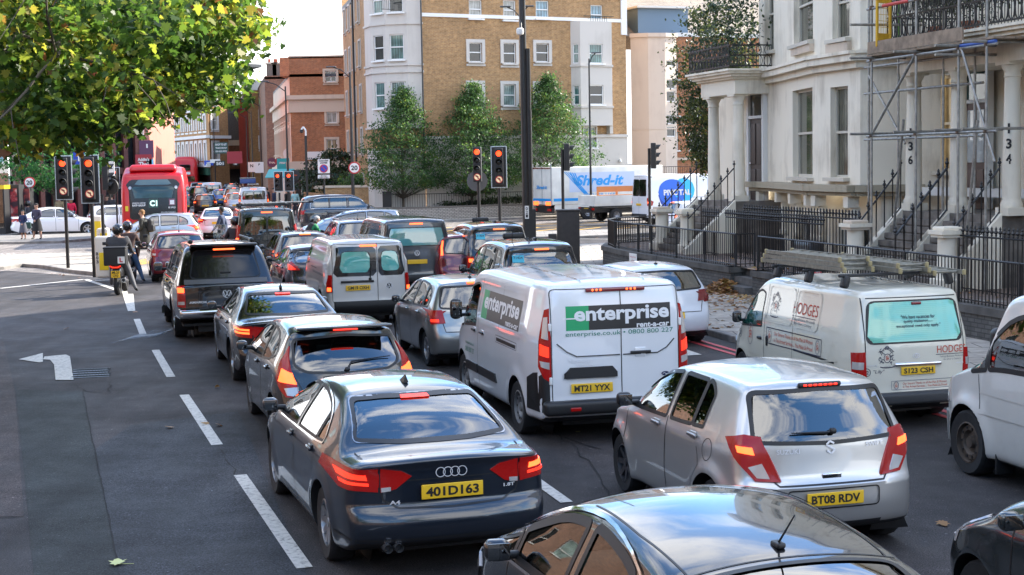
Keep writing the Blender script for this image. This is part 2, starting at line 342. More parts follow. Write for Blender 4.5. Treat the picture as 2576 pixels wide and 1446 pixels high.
class Veh:
 def __init__(s,name,label,cat,sp,loc,yaw,group='vehicles queuing in the road',col=None):
  s.sp=sp;s.L,s.W=sp['L'],sp['W'];s.root=thing(name,label,cat,loc,yaw,group);s.paint=col
  s.q=sp.get('q',1.);s.holes=[];s.extra=MB()
  s.mesh()
 def mesh(s):
  sp=s.sp;L,W,q=s.L,s.W,s.q
  top,Yr,Yf,zb=herm(sp['top']),herm(sp['rear']),herm(sp['front']),herm(sp['zb'])
  sec,plan=herm(sp['sec']),herm(sp['plan'])
  H=max(p[1]for p in sp['top']);r=sp.get('r',.09);crown=sp.get('crown',.05);bow=sp.get('bow',(.12,.2))
  na,nb,nc=int(16*q),int(L/.075*q),int(H/.07*q)
  def axl(h,n,r):
   e=[r*i/3 for i in range(3)];mid=np.linspace(-h+r,h-r,n+1);return np.array([-h+x for x in e]+list(mid)+[h-x for x in e[::-1]])
  A=axl(W/2,na,r);B=axl(L/2,nb,r);C=axl(H/2,nc,r);n=[len(A)-1,len(B)-1,len(C)-1];idx={};P=[];F=[]
  def V(i,j,k):
   t=(i,j,k)
   if t not in idx:idx[t]=len(P);P.append((A[i],B[j],C[k]))
   return idx[t]
  a,b,c=n
  for i in range(a):
   for j in range(b):
    F.append((V(i,j,0),V(i,j+1,0),V(i+1,j+1,0),V(i+1,j,0)));F.append((V(i,j,c),V(i+1,j,c),V(i+1,j+1,c),V(i,j+1,c)))
  for i in range(a):
   for k in range(c):
    F.append((V(i,0,k),V(i+1,0,k),V(i+1,0,k+1),V(i,0,k+1)));F.append((V(i,b,k),V(i,b,k+1),V(i+1,b,k+1),V(i+1,b,k)))
  for j in range(b):
   for k in range(c):
    F.append((V(0,j,k),V(0,j,k+1),V(0,j+1,k+1),V(0,j+1,k)));F.append((V(a,j,k),V(a,j+1,k),V(a,j+1,k+1),V(a,j,k+1)))
  P=np.array(P);D=np.array([W/2,L/2,H/2]);inn=D-r;Q=np.clip(P,-inn,inn);v=P-Q;ln=np.linalg.norm(v,axis=1)[:,None];P=Q+v/np.maximum(ln,1e-9)*r
  N_=P/D;a_,t,ct=N_[:,0],(N_[:,1]+1)/2,(N_[:,2]+1)/2
  zR,zF=sp['rear'][-1][0],sp['front'][-1][0]
  def body(a_,t,ct):
   yt=Yr(zR)+(Yf(zF)-Yr(zR))*t;zt=top(yt);z0=zb(yt);z=z0+(zt-z0)*ct
   y=Yr(z)+(Yf(z)-Yr(z))*t
   hw=W/2*plan(y/L)*sec(z)
   x=a_*hw;z=z-crown*np.abs(a_)**2.2*ct**4
   y=y+bow[0]*np.abs(a_)**3*(1-t)**8-bow[1]*np.abs(a_)**3*t**8
   return x,y,z
  x,y,z=body(a_,t,ct)
  X=np.stack([x,y,z],1)
  for(yw,rw)in sp['wheels']:
   d=np.hypot(X[:,1]-yw,X[:,2]-rw*1.0);Ra=rw*sp.get('arch',1.17);side=(np.abs(a_)>.9)
   X[:,0]+=np.sign(X[:,0])*side*sp.get('flare',.018)*np.exp(-((d-Ra)/.09)**2)
  s.X=X;s.F=np.array(F);s.bvh=BVHTree.FromPolygons([tuple(p)for p in X],[tuple(f)for f in F]);s.keep=np.ones(len(F),bool)
  e1=X[s.F[:,2]]-X[s.F[:,0]];e2=X[s.F[:,3]]-X[s.F[:,1]];nn=np.cross(e1,e2);s.Nf=nn/np.maximum(np.linalg.norm(nn,axis=1)[:,None],1e-9);s.Cf=X[s.F].mean(1)
# --- projection on the body surface
 def ad(s,k):
  al=R(side_dir(k));return Vector((math.sin(al),math.cos(al),0)),Vector((math.cos(al),-math.sin(al),0))
 def uconv(s,k,u):return-u if k in('L','F')else u
 def hit(s,k,u,v,off=0.):
  """point on the body for picture-like coordinates: L/R take (y, z), B/F take (x, z), T takes (x, y), a number is an oblique view from that bearing"""
  if k=='T':
   r_=s.bvh.ray_cast(Vector((u,v,9)),Vector((0,0,-1)))
  else:
   d,ua=s.ad(k);uu=s.uconv(k,u);c=Vector((0,s.L/2,0))if k not in('L','R','B','F')else Vector((0,0,0))
   r_=s.bvh.ray_cast(c+ua*uu+Vector((0,0,v))-d*12,d)
  if r_[0]is None:return None
  n=r_[1]
  dd=Vector((0,0,-1))if k=='T'else d
  if n.dot(dd)>0:n=-n
  if k in('L','R')and-n.dot(dd)<.22 and r_[0].y<.5:return None
  return r_[0]+n*off,n
 def cut(s,k,poly):
  d,ua=s.ad(k)if k!='T'else(Vector((0,0,-1)),None)
  if k=='T':uv=s.X[:,:2].copy()
  else:
   c=np.array([0,s.L/2,0])if k not in('L','R','B','F')else 0
   uv=np.stack([(s.X-c)@np.array(ua),s.X[:,2]],1)
   if k in('L','F'):uv[:,0]*=-1
  face=(s.Nf@np.array(d))<-.05
  if k=='L':face&=s.Cf[:,0]<0
  if k=='R':face&=s.Cf[:,0]>0
  if k=='B':face&=s.Cf[:,1]<s.L*.5
  if k=='F':face&=s.Cf[:,1]>s.L*.5
  ins=pin(poly,uv);rem=face&ins[s.F].all(1)&s.keep;s.keep&=~rem
  tv=np.zeros(len(s.X),bool);tv[np.unique(s.F[s.keep&face])]=True;tv&=ins
  ids=np.where(tv)[0]
  if len(ids)==0:return
  q=nearest_on(poly,uv[ids])
  for i,(u,v)in zip(ids,q):
   h=s.hit(k,u,v)
   if h:s.X[i]=h[0]
 def patch(s,mb,k,poly,mat,off=.004,nu=10,nv=5,thick=0):
  """cover a polygon on the body surface; sits off metres proud of it"""
  us=sorted(set([round(p[0],4)for p in poly]if len(poly)<9 else[])|set(np.round(np.linspace(min(p[0]for p in poly)+1e-4,max(p[0]for p in poly)-1e-4,nu+1),4)))
  vs=[];fs=[];cols=0
  for u in us:
   zz=[]
   for i in range(len(poly)):
    (x0,y0),(x1,y1)=poly[i],poly[(i+1)%len(poly)]
    if abs(x1-x0)<1e-9:
     if abs(u-x0)<1e-6:zz+=[y0,y1]
    elif min(x0,x1)-1e-9<=u<=max(x0,x1)+1e-9:zz.append(y0+(y1-y0)*(u-x0)/(x1-x0))
   if not zz:continue
   lo,hi=min(zz),max(zz);col=[]
   for j in range(nv+1):
    h=s.hit(k,u,lo+(hi-lo)*j/nv,off)
    if h is None:col=None;break
    col.append(h[0])
   if col:vs+=col;cols+=1
  for i in range(cols-1):
   for j in range(nv):
    a=i*(nv+1)+j;f=(a,a+nv+1,a+nv+2,a+1);fs.append(f)
  if not fs:return
  d=Vector((0,0,-1))if k=='T'else s.ad(k)[0]
  f=fs[len(fs)//2];n=(vs[f[2]]-vs[f[0]]).cross(vs[f[3]]-vs[f[1]])
  if n.dot(d)>0:fs=[f[::-1]for f in fs]
  mb.add(vs,fs,mat,True)
  if off>.006:
   B=[i*(nv+1)for i in range(cols)]+[(cols-1)*(nv+1)+j for j in range(1,nv+1)]+[i*(nv+1)+nv for i in range(cols-2,-1,-1)]+[j for j in range(nv-1,0,-1)]
   ring=[vs[i]for i in B];inn=[p+d*(off+.01)for p in ring];m=len(ring)
   mb.add(ring+inn,[(i,(i+1)%m,m+(i+1)%m,m+i)for i in range(m)],mat,True)
 def strip(s,mb,k,line,w,mat,off=.003,closed=False,step=.06):
  """ribbon that follows a line on the body"""
  pts=[Vector(p)for p in line]
  if closed:pts.append(pts[0])
  P=[]
  for a,b in zip(pts[:-1],pts[1:]):
   n=max(1,int((b-a).length/step));P+=[a+(b-a)*i/n for i in range(n)]
  if not closed:P.append(pts[-1])
  vs=[];m=len(P)
  for i in range(m):
   a=P[i-1]if(i or closed)else P[0];b=P[(i+1)%m]if(i<m-1 or closed)else P[-1]
   t=(b-a);t=t.normalized()if t.length>1e-9 else Vector((1,0));nn=Vector((-t.y,t.x))*w/2
   for sg in(-1,1):
    h=s.hit(k,P[i].x+nn.x*sg,P[i].y+nn.y*sg,off)
    vs.append(h[0]if h else(vs[-2]if len(vs)>1 else None))
  if any(v is None for v in vs):return
  fs=[(2*i,2*i+1,2*((i+1)%m)+1,2*((i+1)%m))for i in range(m if closed else m-1)]
  mb.add(vs,fs,mat,True)
 def window(s,k,poly,glass,name,seal=.03,smat=BLK,chrome=None,see=True,label=None,r=.05,nu=10,nv=5,gap=.0):
  poly=rnd(poly,r)if r else poly
  if see:s.cut(k,poly)
  s.strip(s.extra,k,poly,seal,smat,.004,True)
  if chrome:s.strip(s.extra,k,poly,.016,chrome,.012,True)
  mb=MB();s.patch(mb,k,poly,glass,-.004 if see else.0055,nu=max(nu,12),nv=nv)
  if mb.v:
   o=obj(name,mb,s.root)
   if label:o['label']=label
   return o
 def cutarches(s):
  for(yw,rw)in s.sp['wheels']:
   Ra=rw*s.sp.get('arch',1.17)
   poly=[(yw+Ra*math.cos(t),rw+Ra*math.sin(t))for t in np.linspace(0,2*math.pi,28,endpoint=False)]
   for k in 'LR':
    s.cut(k,poly)
    if s.sp.get('archtrim'):
     arc=[(yw+(Ra+.02)*math.cos(t),rw+(Ra+.02)*math.sin(t))for t in np.linspace(-.35,math.pi+.35,16)];s.strip(s.extra,k,arc,.055,BLK,.012)
   for sg in(-1,1):
    vs=[];m=15
    for i in range(m):
     t=-.5+(math.pi+1)*i/(m-1);yy,zz=yw+Ra*math.cos(t),rw+Ra*math.sin(t)
     h=s.hit('L'if sg<0 else 'R',yy,max(zz,.2));xo=abs(h[0].x)if h else s.W/2
     vs+=[(sg*(xo-.004),yy,zz),(sg*(s.W/2-.38),yy,zz)]
    s.extra.add(vs,[(2*i,2*i+1,2*i+3,2*i+2)for i in range(m-1)],BLK,True)
    s.extra.add([(sg*(s.W/2-.38),yw+Ra*1.02*math.cos(t),rw+Ra*1.02*math.sin(t))for t in np.linspace(0,2*math.pi,16,endpoint=False)],[tuple(range(16))],BLK)
 def p3(s,sg,pts):
  k=45. if sg<0 else-45.;ua=s.ad(k)[1];c=Vector((0,s.L/2,0));return k,[((Vector((sg*abs(x),y,0))-c).dot(ua),z)for x,y,z in pts]
 def clamp(s,sg,parts,name='tail_light'):
  s.lamp(name,[(*s.p3(sg,p),m,o)for p,m,o in parts])
 def lamp(s,name,polys,label=None):
  """polys: list of (side, polygon, material, offset)"""
  mb=MB()
  for k,p,m,o in polys:s.patch(mb,k,p,m,o,nu=8,nv=4)
  if mb.v:
   x=obj(name,mb,s.root)
   if label:x['label']=label
   return x
 def wheels(s,style='alloy',rmat=SIL,tw=.21,spokes=5):
  for(yw,rw)in s.sp['wheels']:
   for sg in(-1,1):
    wo=bpy.data.objects.new('wheel',None);COL.objects.link(wo);wo.parent=s.root;wo.empty_display_size=.1
    h=s.hit('L'if sg<0 else 'R',yw,.75 if s.W>1 else.5);xo=(abs(h[0].x)if h else s.W/2)-.03-tw/2
    wo.location=(sg*xo,yw,rw);hw=tw/2;rr=rw*s.sp.get('rimk',.64)
    t=MB();t.lathe([(rr,-hw*.85),(rw*.93,-hw),(rw*.99,-hw*.8),(rw,-hw*.4),(rw,hw*.4),(rw*.99,hw*.8),(rw*.93,hw),(rr,hw*.85),(rr,-hw*.85)],(0,0,0),RUB,24 if s.q>.7 else 14,'X');obj('tyre',t,wo)
    m=MB();f=sg
    m.lathe([(rr,f*hw*.86),(rr*.93,f*hw*.9),(rr*.9,f*hw*.5),(rr*.88,f*hw*.1)],(0,0,0),rmat,22 if s.q>.7 else 12,'X')
    m.lathe([(0,f*hw*.05),(rr*.95,f*hw*.05)],(0,0,0),BLK,20,'X')
    if style=='alloy':
     for i in range(spokes):
      a=2*math.pi*i/spokes;ca,sa=math.cos(a),math.sin(a);pa,wd0,wd1=(-sa,ca),rr*.17,rr*.1
      vs=[]
      for(rad,wd,xx)in((rr*.12,wd0,.55),(rr*.93,wd1 if spokes>6 else wd0,.82)):
       for sg2 in(-1,1):
        for dx in(0,-.25):vs.append((f*hw*(xx+dx),ca*rad+pa[0]*wd*sg2,sa*rad+pa[1]*wd*sg2))
      m.add(vs,[(0,2,6,4),(0,4,5,1),(2,3,7,6),(1,5,7,3)],rmat)
     m.lathe([(rr*.2,f*hw*.5),(rr*.2,f*hw*.72),(0,f*hw*.75)],(0,0,0),rmat,12,'X')
    else:
     m.lathe([(rr*.9,f*hw*.15),(rr*.82,f*hw*.6),(rr*.6,f*hw*.62),(rr*.5,f*hw*.25),(rr*.3,f*hw*.3),(rr*.26,f*hw*.7),(0,f*hw*.72)],(0,0,0),rmat,20,'X')
     for i in range(10):
      a=2*math.pi*i/10;m.box((f*hw*.6,math.cos(a)*rr*.71,math.sin(a)*rr*.71),(.02,rr*.12,rr*.12),BLK)
    obj('rim',m,wo)
 def mirror(s,y,z,mat,w=.2,h=.15,sides='LR',arm=.05,dep=.11,glass=None):
  w*=.76;h*=.92
  for k in sides:
   sg=-1 if k=='L'else 1;ht=s.hit(k,y,z);x0=ht[0].x if ht else sg*s.W/2
   c=(x0+sg*(arm+w/2),y,z+h*.35);mb=MB()
   mb.rbox(c,(w,dep,h),min(w,h,dep)*.45,mat,rz=sg*.12,n=4);mb.rbox((x0+sg*(arm+.02)/2,y+.01,z+h*.05),(arm+.1,.05,.05),.02,BLK)
   o=obj('wing_mirror',mb,s.root);g=MB();g.rbox((c[0],c[1]-dep/2-.001,c[2]),(w*.86,.008,h*.78),.03,glass or flat('mirror_glass',(.22,.24,.25),.03,1),rz=sg*.12);obj('mirror_glass',g,o)
 def plate(s,text,x=0.,z=.6,w=.52,h=.111,col=PLY,off=.02,two=False,k='B',bold=.03):
  ht=s.hit(k,x,z)
  if not ht:return
  p,n=ht;rt=Vector((1,0,0))if k=='B'else Vector((-1,0,0));n=Vector((0,n.y,min(n.z,.25))).normalized();up=n.cross(rt)if n.cross(rt).z>0 else-n.cross(rt)
  M=frame(p+n*off,rt,up);mb=MB();mb.rbox((0,0,0),(w,h,.012),.005,col);mb.tf(M);o=obj('number_plate',mb,s.root)
  t=MB();M2=M@Matrix.Translation((0,0,.009))
  if two:
   a,b=text.split(' ');put_text(t,a,w*.82,h*.36,M2@Matrix.Translation((0,h*.22,0)),BLK,bold);put_text(t,b,w*.7,h*.36,M2@Matrix.Translation((0,-h*.22,0)),BLK,bold)
  elif text:put_text(t,text,w*.86,h*.66,M2,BLK,bold)
  if t.v:obj('lettering',t,o)
  return o
 def text(s,k,body,u,v,w,h,mat,bold=.02,off=.006,shear=0.,name='lettering',mb=None,skew=0.):
  vs,fs=text_fit(body,w,h,bold,shear);own=mb is None;mb=mb or MB();sg=-1 if k=='L'else 1
  if k=='F':sg=-1
  P=[]
  for p in vs:
   hh=s.hit(k,u+sg*p[0],v+p[1]+skew*p[0],off);P.append(hh[0]if hh else Vector((0,0,0)))
  mb.add(P,fs,mat)
  if own:return obj(name,mb,s.root)
 def handles(s,ks,pts,mat):
  for k in ks:
   for(y,z)in pts:
    h=s.hit(k,y,z)
    if not h:continue
    mb=MB();mb.rbox(h[0]+h[1]*.022,(.026,.19,.034),.012,mat);mb.rbox(h[0]+h[1]*.002,(.012,.13,.075),.006,s.paint if s.paint else mat);obj('door_handle',mb,s.root)
 def aerial(s,x,y,l=.2,lean=-.5,fin=False,mat=BLK):
  h=s.hit('T',x,y)
  if not h:return
  mb=MB();p=h[0]
  if fin:mb.add([p+Vector(q)for q in((-.025,-.09,0),(.025,-.09,0),(.02,.09,0),(-.02,.09,0),(0,-.085,.075),(0,-.05,.07))],[(0,1,4),(1,2,5,4),(2,3,5),(3,0,4,5)],mat,True)
  else:mb.rbox(p+Vector((0,0,.01)),(.05,.09,.03),.012,mat);mb.cyl(p+Vector((0,0,.015)),p+Vector((0,lean*l,l)),.007,mat,.004,6)
  obj('aerial',mb,s.root)
 def badge(s,k,u,v,r,kind='oval',mat=BDG):
  h=s.hit(k,u,v)
  if not h:return
  p,n=h;rt=Vector((1,0,0))if k=='B'else(Vector((0,-1,0))if k=='L'else Vector((-1,0,0)));up=n.cross(rt);up=up if up.z>0 else-up;M=frame(p+n*.008,rt,up);mb=MB()
  def ring(cx,cy,rr,wd,z=0.,sy=1.):
   m=24;vs=[]
   for i in range(m):
    t=2*math.pi*i/m
    for q in(rr-wd,rr):vs.append((cx+q*math.cos(t),cy+q*sy*math.sin(t),z))
   mb.add(vs,[(2*i,2*i+1,2*((i+1)%m)+1,2*((i+1)%m))for i in range(m)],mat)
  def line(pts,wd,z=.004):
   for a,b in zip(pts[:-1],pts[1:]):
    a,b=Vector(a),Vector(b);t=(b-a).normalized();q=Vector((-t.y,t.x))*wd/2;mb.add([(*(a-q),z),(*(b-q),z),(*(b+q),z),(*(a+q),z)],[(0,1,2,3)],mat)
  if kind=='rings':
   for i in range(4):ring((i-1.5)*r*1.45,0,r,r*.16)
  elif kind=='vw':
   mb.add([(r*.97*math.cos(t),r*.97*math.sin(t),-.003)for t in np.linspace(0,6.283,24,endpoint=False)],[tuple(range(24))],BLK);ring(0,0,r,r*.14)
   line([(-r*.38,r*.8),(0,r*.12),(r*.38,r*.8)],r*.15);line([(-r*.8,r*.4),(-r*.38,-r*.72),(0,r*.02),(r*.38,-r*.72),(r*.8,r*.4)],r*.15)
  elif kind=='roundel':
   mb.add([(r*.95*math.cos(t),r*.95*math.sin(t),-.002)for t in np.linspace(0,6.283,24,endpoint=False)],[tuple(range(24))],BLK);ring(0,0,r,r*.14);ring(0,0,r*.6,r*.3)
  elif kind=='swoop':
   line([(r*.6,r*.55),(-r*.1,r*.95),(-r*.7,r*.4),(r*.7,-.4*r),(r*.1,-r*.95),(-r*.6,-r*.5)],r*.3)
  elif kind=='toy':
   ring(0,0,r,r*.15,0,.66);ring(0,r*.1,r*.55,r*.14,.003,.55);ring(0,0,r*.32,r*.12,.003,1.8)
  else:
   mb.add([(r*math.cos(t),r*.5*math.sin(t),-.001)for t in np.linspace(0,6.283,24,endpoint=False)],[tuple(range(24))],flat('badge_blue',(.01,.02,.08),.2));ring(0,0,r,r*.12,.001,.5);line([(-r*.6,0),(-r*.2,r*.15),(.1*r,-r*.1),(r*.6,.05*r)],r*.12)
  mb.tf(M);obj('badge',mb,s.root)
 def wiper(s,a,b,piv,mat=BLK):
  """rear wiper lying on the glass from piv to the blade a-b (x, z)"""
  mb=MB();P=[s.hit('B',*q,.03)for q in(piv,a,b)]
  if all(P):
   mb.cyl(P[0][0],P[1][0],.014,mat,.01,6);mb.cyl(P[1][0],P[2][0],.012,mat,.006,6);mb.rbox(P[0][0],(.06,.05,.05),.02,mat)
   obj('wiper',mb,s.root)
 def seats(s,yf,yr=None,z=.55,zt=1.12,w=.46,mat=SEAT,xs=(-.37,.37),hr=True):
  for y,n in((yf,'seat'),(yr,'rear_seat')):
   if y is None:continue
   for x in xs:
    mb=MB();mb.rbox((x,y,(z+zt)/2-.06),(w,.13,zt-z),.06,mat,rx=.16);mb.rbox((x,y+.28,z),(w,.5,.14),.06,mat)
    if hr:mb.rbox((x,y-.07,zt+.06),(.25,.09,.17),.04,mat,rx=.1);mb.cyl((x-.06,y-.04,zt-.12),(x-.06,y-.06,zt),.008,CHR,n=5);mb.cyl((x+.06,y-.04,zt-.12),(x+.06,y-.06,zt),.008,CHR,n=5)
    obj(n,mb,s.root)
 def dash(s,y,z=.95,w=None):
  mb=MB();w=w or s.W*.8;mb.rbox((0,y,z-.12),(w,.4,.22),.08,DARK);c=Vector((.36,y-.28,z-.02));vs=[]
  for i in range(16):
   t=2*math.pi*i/16;vs.append(c+Vector((.18*math.cos(t),-.06*math.sin(t),.17*math.sin(t))))
  for i in range(16):mb.cyl(vs[i],vs[(i+1)%16],.014,BLK,n=5)
  obj('dashboard',mb,s.root)
 def finish(s,floor=True):
  s.cutarches();mb=MB();mb.v=[tuple(p)for p in s.X];pi,bi=mb.mi(s.paint),mb.mi(BLK)
  dn=(s.Nf[:,2]<-.6)&(s.Cf[:,2]<.6)
  for f,kp,d in zip(s.F,s.keep,dn):
   if kp:mb.f.append(tuple(int(i)for i in f));mb.m.append(bi if d else pi);mb.sm.append(True)
  e=s.extra;o=len(mb.v);mb.v+=e.v
  for f,m,sm in zip(e.f,e.m,e.sm):mb.f.append(tuple(o+j for j in f));mb.m.append(mb.mi(e.mats[m]));mb.sm.append(sm)
  if floor:
   z0=s.sp.get('floor',.32);mb.box((0,s.L*.5,z0),(s.W*.86,s.L*.86,.05),BLK);mb.box((0,s.L*.5,z0-.09),(s.W*.55,s.L*.8,.14),BLK)
  return obj('body',mb,s.root,sharp=38)
def spec_hatch(L=3.95,W=1.7,H=1.46,belt=.92,hood=.86,rear=None,top=None,wh=None,wr=.31,lean=.38,screen=1.12,sec=None,q=1.,**k):
 zt=H-.05
 d=dict(L=L,W=W,q=q,top=top or[(0,zt-.02),(lean,H-.045),(lean+.35,H-.015),(L*.36,H),(L*.48,H-.02),(L*.58,H-.085),(L*.66,H-.23),(L-screen+.12,belt+.12),(L-screen-.02+.3,belt+.02),(L-.35,hood-.06),(L-.1,hood-.2),(L,hood-.28)],rear=rear or[(.2,.12),(.32,.03),(.5,0),(.6,.02),(.72,.07),(belt,.13),(belt+.06,.16),(H-.14,lean-.06),(H,lean)],front=[(.2,L-.14),(.34,L-.02),(.5,L),(hood-.25,L-.06),(hood,L-.2)],zb=[(0,.3),(.3,.2),(L-.3,.19),(L,.24)],sec=sec or[(.15,.93),(.3,.975),(.55,1.0),(belt-.12,.985),(belt,.955),(belt+.05,.935),(H-.12,.76),(H,.70)],plan=[(0,.9),(.06,.955),(.16,.99),(.35,1),(.7,1),(.86,.965),(.95,.89),(1,.8)],wheels=wh or[(.72,wr),(L-.82,wr)],r=.08,crown=.055,bow=(.13,.25))
 d.update(k);return d
def spec_saloon(L=4.7,W=1.82,H=1.43,belt=.94,deck=1.02,boot=.42,q=1.,wr=.325,glass0=.55,**k):
 d=dict(L=L,W=W,q=q,top=[(0,deck-.015),(.12,deck),(glass0-.1,deck+.01),(glass0,deck+.03),(glass0+.35,deck+.2),(glass0+.7,H-.09),(glass0+.95,H-.025),(L*.42,H),(L*.52,H-.015),(L*.6,H-.09),(L*.68,H-.25),(L-1.2,belt+.06),(L-1.1,belt+.0),(L-.45,.84),(L-.12,.72),(L,.6)],rear=[(.2,.14),(.3,.05),(.48,0),(.58,.03),(.64,.075),(.9,.07),(deck,.02)],front=[(.2,L-.16),(.36,L-.03),(.5,L),(.62,L-.04),(.8,L-.2)],zb=[(0,.32),(.35,.2),(L-.3,.19),(L,.24)],sec=[(.15,.93),(.3,.97),(.55,1.0),(.78,.99),(belt,.95),(belt+.06,.92),(H-.12,.71),(H,.63)],plan=[(0,.9),(.05,.94),(.15,.98),(.32,1),(.7,1),(.86,.965),(.95,.89),(1,.79)],wheels=[(.98,wr),(.98+2.8,wr)],r=.07,crown=.05,bow=(.14,.28))
 d.update(k);return d
def spec_van(L=4.97,W=1.96,H=1.95,belt=1.1,q=1.,wr=.335,wb=2.93,ro=1.02,slope=.06,nose=1.05,r=.1,**k):
 d=dict(L=L,W=W,q=q,top=[(0,H-.05),(.25,H-.01),(.8,H),(L*.55,H),(L*.66,H-.03),(L*.71,H-.09),(L-nose+.05,belt+.16),(L-nose+.25,belt+.03),(L-.4,belt-.15),(L-.1,belt-.3),(L,belt-.42)],rear=[(.25,.03),(.4,0),(.6,.02),(1.1,.03),(1.5,slope*.7),(H-.06,slope+.03),(H,slope+.07)],front=[(.2,L-.1),(.36,L-.01),(.55,L),(belt-.35,L-.08),(belt-.1,L-.25)],zb=[(0,.36),(.3,.26),(L-.3,.22),(L,.24)],sec=[(.2,.95),(.4,.98),(.8,1.0),(belt,.985),(belt+.15,.975),(H-.3,.9),(H-.08,.865),(H,.85)],plan=[(0,.945),(.05,.97),(.15,1),(.35,1),(.72,1),(.86,.97),(.95,.9),(1,.82)],wheels=[(ro,wr),(ro+wb,wr)],r=r,crown=.05,bow=(.05,.25),arch=1.2,flare=.02)
 d.update(k);return d
def place(px,py,dx,dy,yaw,z=0.):
 """origin (rear bumper centre) so that the car-local point (dx, dy, 0) stands at picture point px, py"""
 g=G(px,py,z);c,s_=math.cos(yaw),math.sin(yaw)
 return Vector((g.x-(dx*c-dy*s_),g.y-(dx*s_+dy*c),z))
LANE=R(16.5)
def sideglass(s,low,up,parts,chrome=None,smat=BLK,seal=.03,both=True,see=True):
 """parts: (y0, y1, glass, name) panes cut from the glazed outline between the lines low and up"""
 lf,uf=herm(low),herm(up)
 for k in 'LR'if both else 'L':
  for(y0,y1,g,nm)in parts:
   n=7;a=[(y,float(lf(y)))for y in np.linspace(y0,y1,n)];b=[(y,float(uf(y)))for y in np.linspace(y1,y0,n)]
   pl=[p for p in a+b];
   if abs(a[0][1]-b[-1][1])<.02:pl=pl[:-1]
   if abs(a[-1][1]-b[0][1])<.02:pl.pop(n)
   s.window(k,pl,g,nm,seal,smat,None,see,r=.035,nu=10,nv=4)
  if chrome:
   y0,y1=min(p[0]for p in parts),max(p[1]for p in parts)
   ln=[(y,float(lf(y))-.015)for y in np.linspace(y0-.02,y1+.02,14)]+[(y,float(uf(y))+.02)for y in np.linspace(y1+.02,y0-.02,14)]
   s.strip(s.extra,k,rnd(ln,.04,3),.014,chrome,.008,True)
def doors(s,ks,ys,z0=.3,z1=.95,lean=0.):
 for k in ks:
  for y in ys:s.strip(s.extra,k,[(y,z0),(y,z1-.3),(y+lean,z1)],.014,BLK,.0025)
def boot(s,pts):s.strip(s.extra,'B',pts,.014,BLK,.0025)
# -- dark blue-grey saloon, nearest in the left queue
def audi():
 P=paint('paint_blue_grey',(.009,.015,.026),.3,.28,.08)
 sp=spec_saloon(L=4.70,W=1.83,H=1.43,q=1.5,wheels=[(1.02,.325),(3.83,.325)])
 s=Veh('saloon_car','dark blue-grey saloon with four chrome rings on its boot lid','car',sp,place(812,1408,-.9,1.02,R(18)),R(18),'cars queuing in the road',P)
 low=[(1.18,1.0),(1.5,.985),(3.3,.955),(3.6,.95)];up=[(1.18,1.02),(1.35,1.16),(1.7,1.28),(2.2,1.335),(2.7,1.325),(3.1,1.2),(3.6,.97)]
 sideglass(s,low,up,[(1.2,1.44,GLM,'quarter_window'),(1.49,2.3,GLM,'side_window'),(2.38,3.5,GLM,'side_window')],CHR)
 s.window('B',[(-.66,1.075),(-.3,1.06),(.3,1.06),(.66,1.075),(.55,1.33),(.3,1.345),(-.3,1.345),(-.55,1.33)],GLM,'rear_window',.028,r=.05,nu=16,nv=8)
 s.strip(s.extra,'B',rnd([(-.68,1.06),(.68,1.06),(.565,1.345),(0,1.36),(-.565,1.345)],.05),.008,SIL,.004,True)
 s.window('F',[(-.7,1.0),(.7,1.0),(.56,1.31),(-.56,1.31)],GLM,'windscreen',.03)
 doors(s,'LR',[2.32,3.52],.28,.96);s.strip(s.extra,'L',[(1.42,.7),(1.36,.93)],.009,BLK,.0025);s.strip(s.extra,'L',[(.3,.84),(.8,.87),(3.9,.83)],.012,P,.006)
 boot(s,[(-.7,1.0),(-.62,.9),(-.6,.8),(-.56,.68),(-.44,.615),(0,.6),(.44,.615),(.56,.68),(.6,.8),(.62,.9),(.7,1.0)])
 s.strip(s.extra,'B',[(-.5,.835),(.5,.835)],.008,BLK,.003)
 for k in 'BL':s.strip(s.extra,k,[(-.88,.36),(.88,.36)]if k=='B'else[(.1,.36),(.6,.36)],.02,BLK,.004)
 for sg in(-1,1):
  f=lambda p:[(sg*a,b)for a,b in p]
  s.lamp('tail_light',[('B',f([(.6,.75),(.86,.77),(.89,.84),(.885,.93),(.6,.945)]),REDL,.012),('B',f([(.58,.745),(.58,.945),(.42,.92),(.33,.87),(.46,.77)]),REDL,.010),('B',f([(.67,.80),(.85,.815),(.85,.835),(.67,.822)]),LIT,.018),('B',f([(.68,.845),(.85,.86),(.85,.9),(.69,.89)]),LIT if sg<0 else LITO,.018),('B',f([(.5,.757),(.575,.75),(.575,.785),(.5,.79)]),CLRL,.016),('L'if sg<0 else 'R',[(.06,.77),(.3,.83),(.34,.88),(.3,.925),(.06,.94)],REDL,.01)])
 s.plate('401D163',0,.735,.52,.12,off=.028);s.badge('B',0,.885,.042,'rings')
 s.text('B','A4',-.47,.66,.085,.032,BDG,.03,.008);s.text('B','1.8T',.5,.73,.1,.028,BDG,.03,.008)
 s.lamp('brake_light',[('B',[(-.13,1.325),(.13,1.325),(.12,1.345),(-.12,1.345)],LIT,.008)])
 s.aerial(0,1.62,fin=True);s.mirror(3.28,.98,P,.2,.14);s.handles('L',[(2.5,.86),(1.55,.88)],P)
 mb=MB()
 for x in(-.46,-.55):mb.cyl((x,.02,.3),(x,.3,.3),.036,SIL,n=12,caps=False);mb.cyl((x,.1,.3),(x,.1001,.3),.034,BLK)
 obj('exhaust_pipe',mb,s.root);s.seats(2.5,1.5);s.dash(3.1);s.wheels('alloy',SIL,.23,10);s.finish()
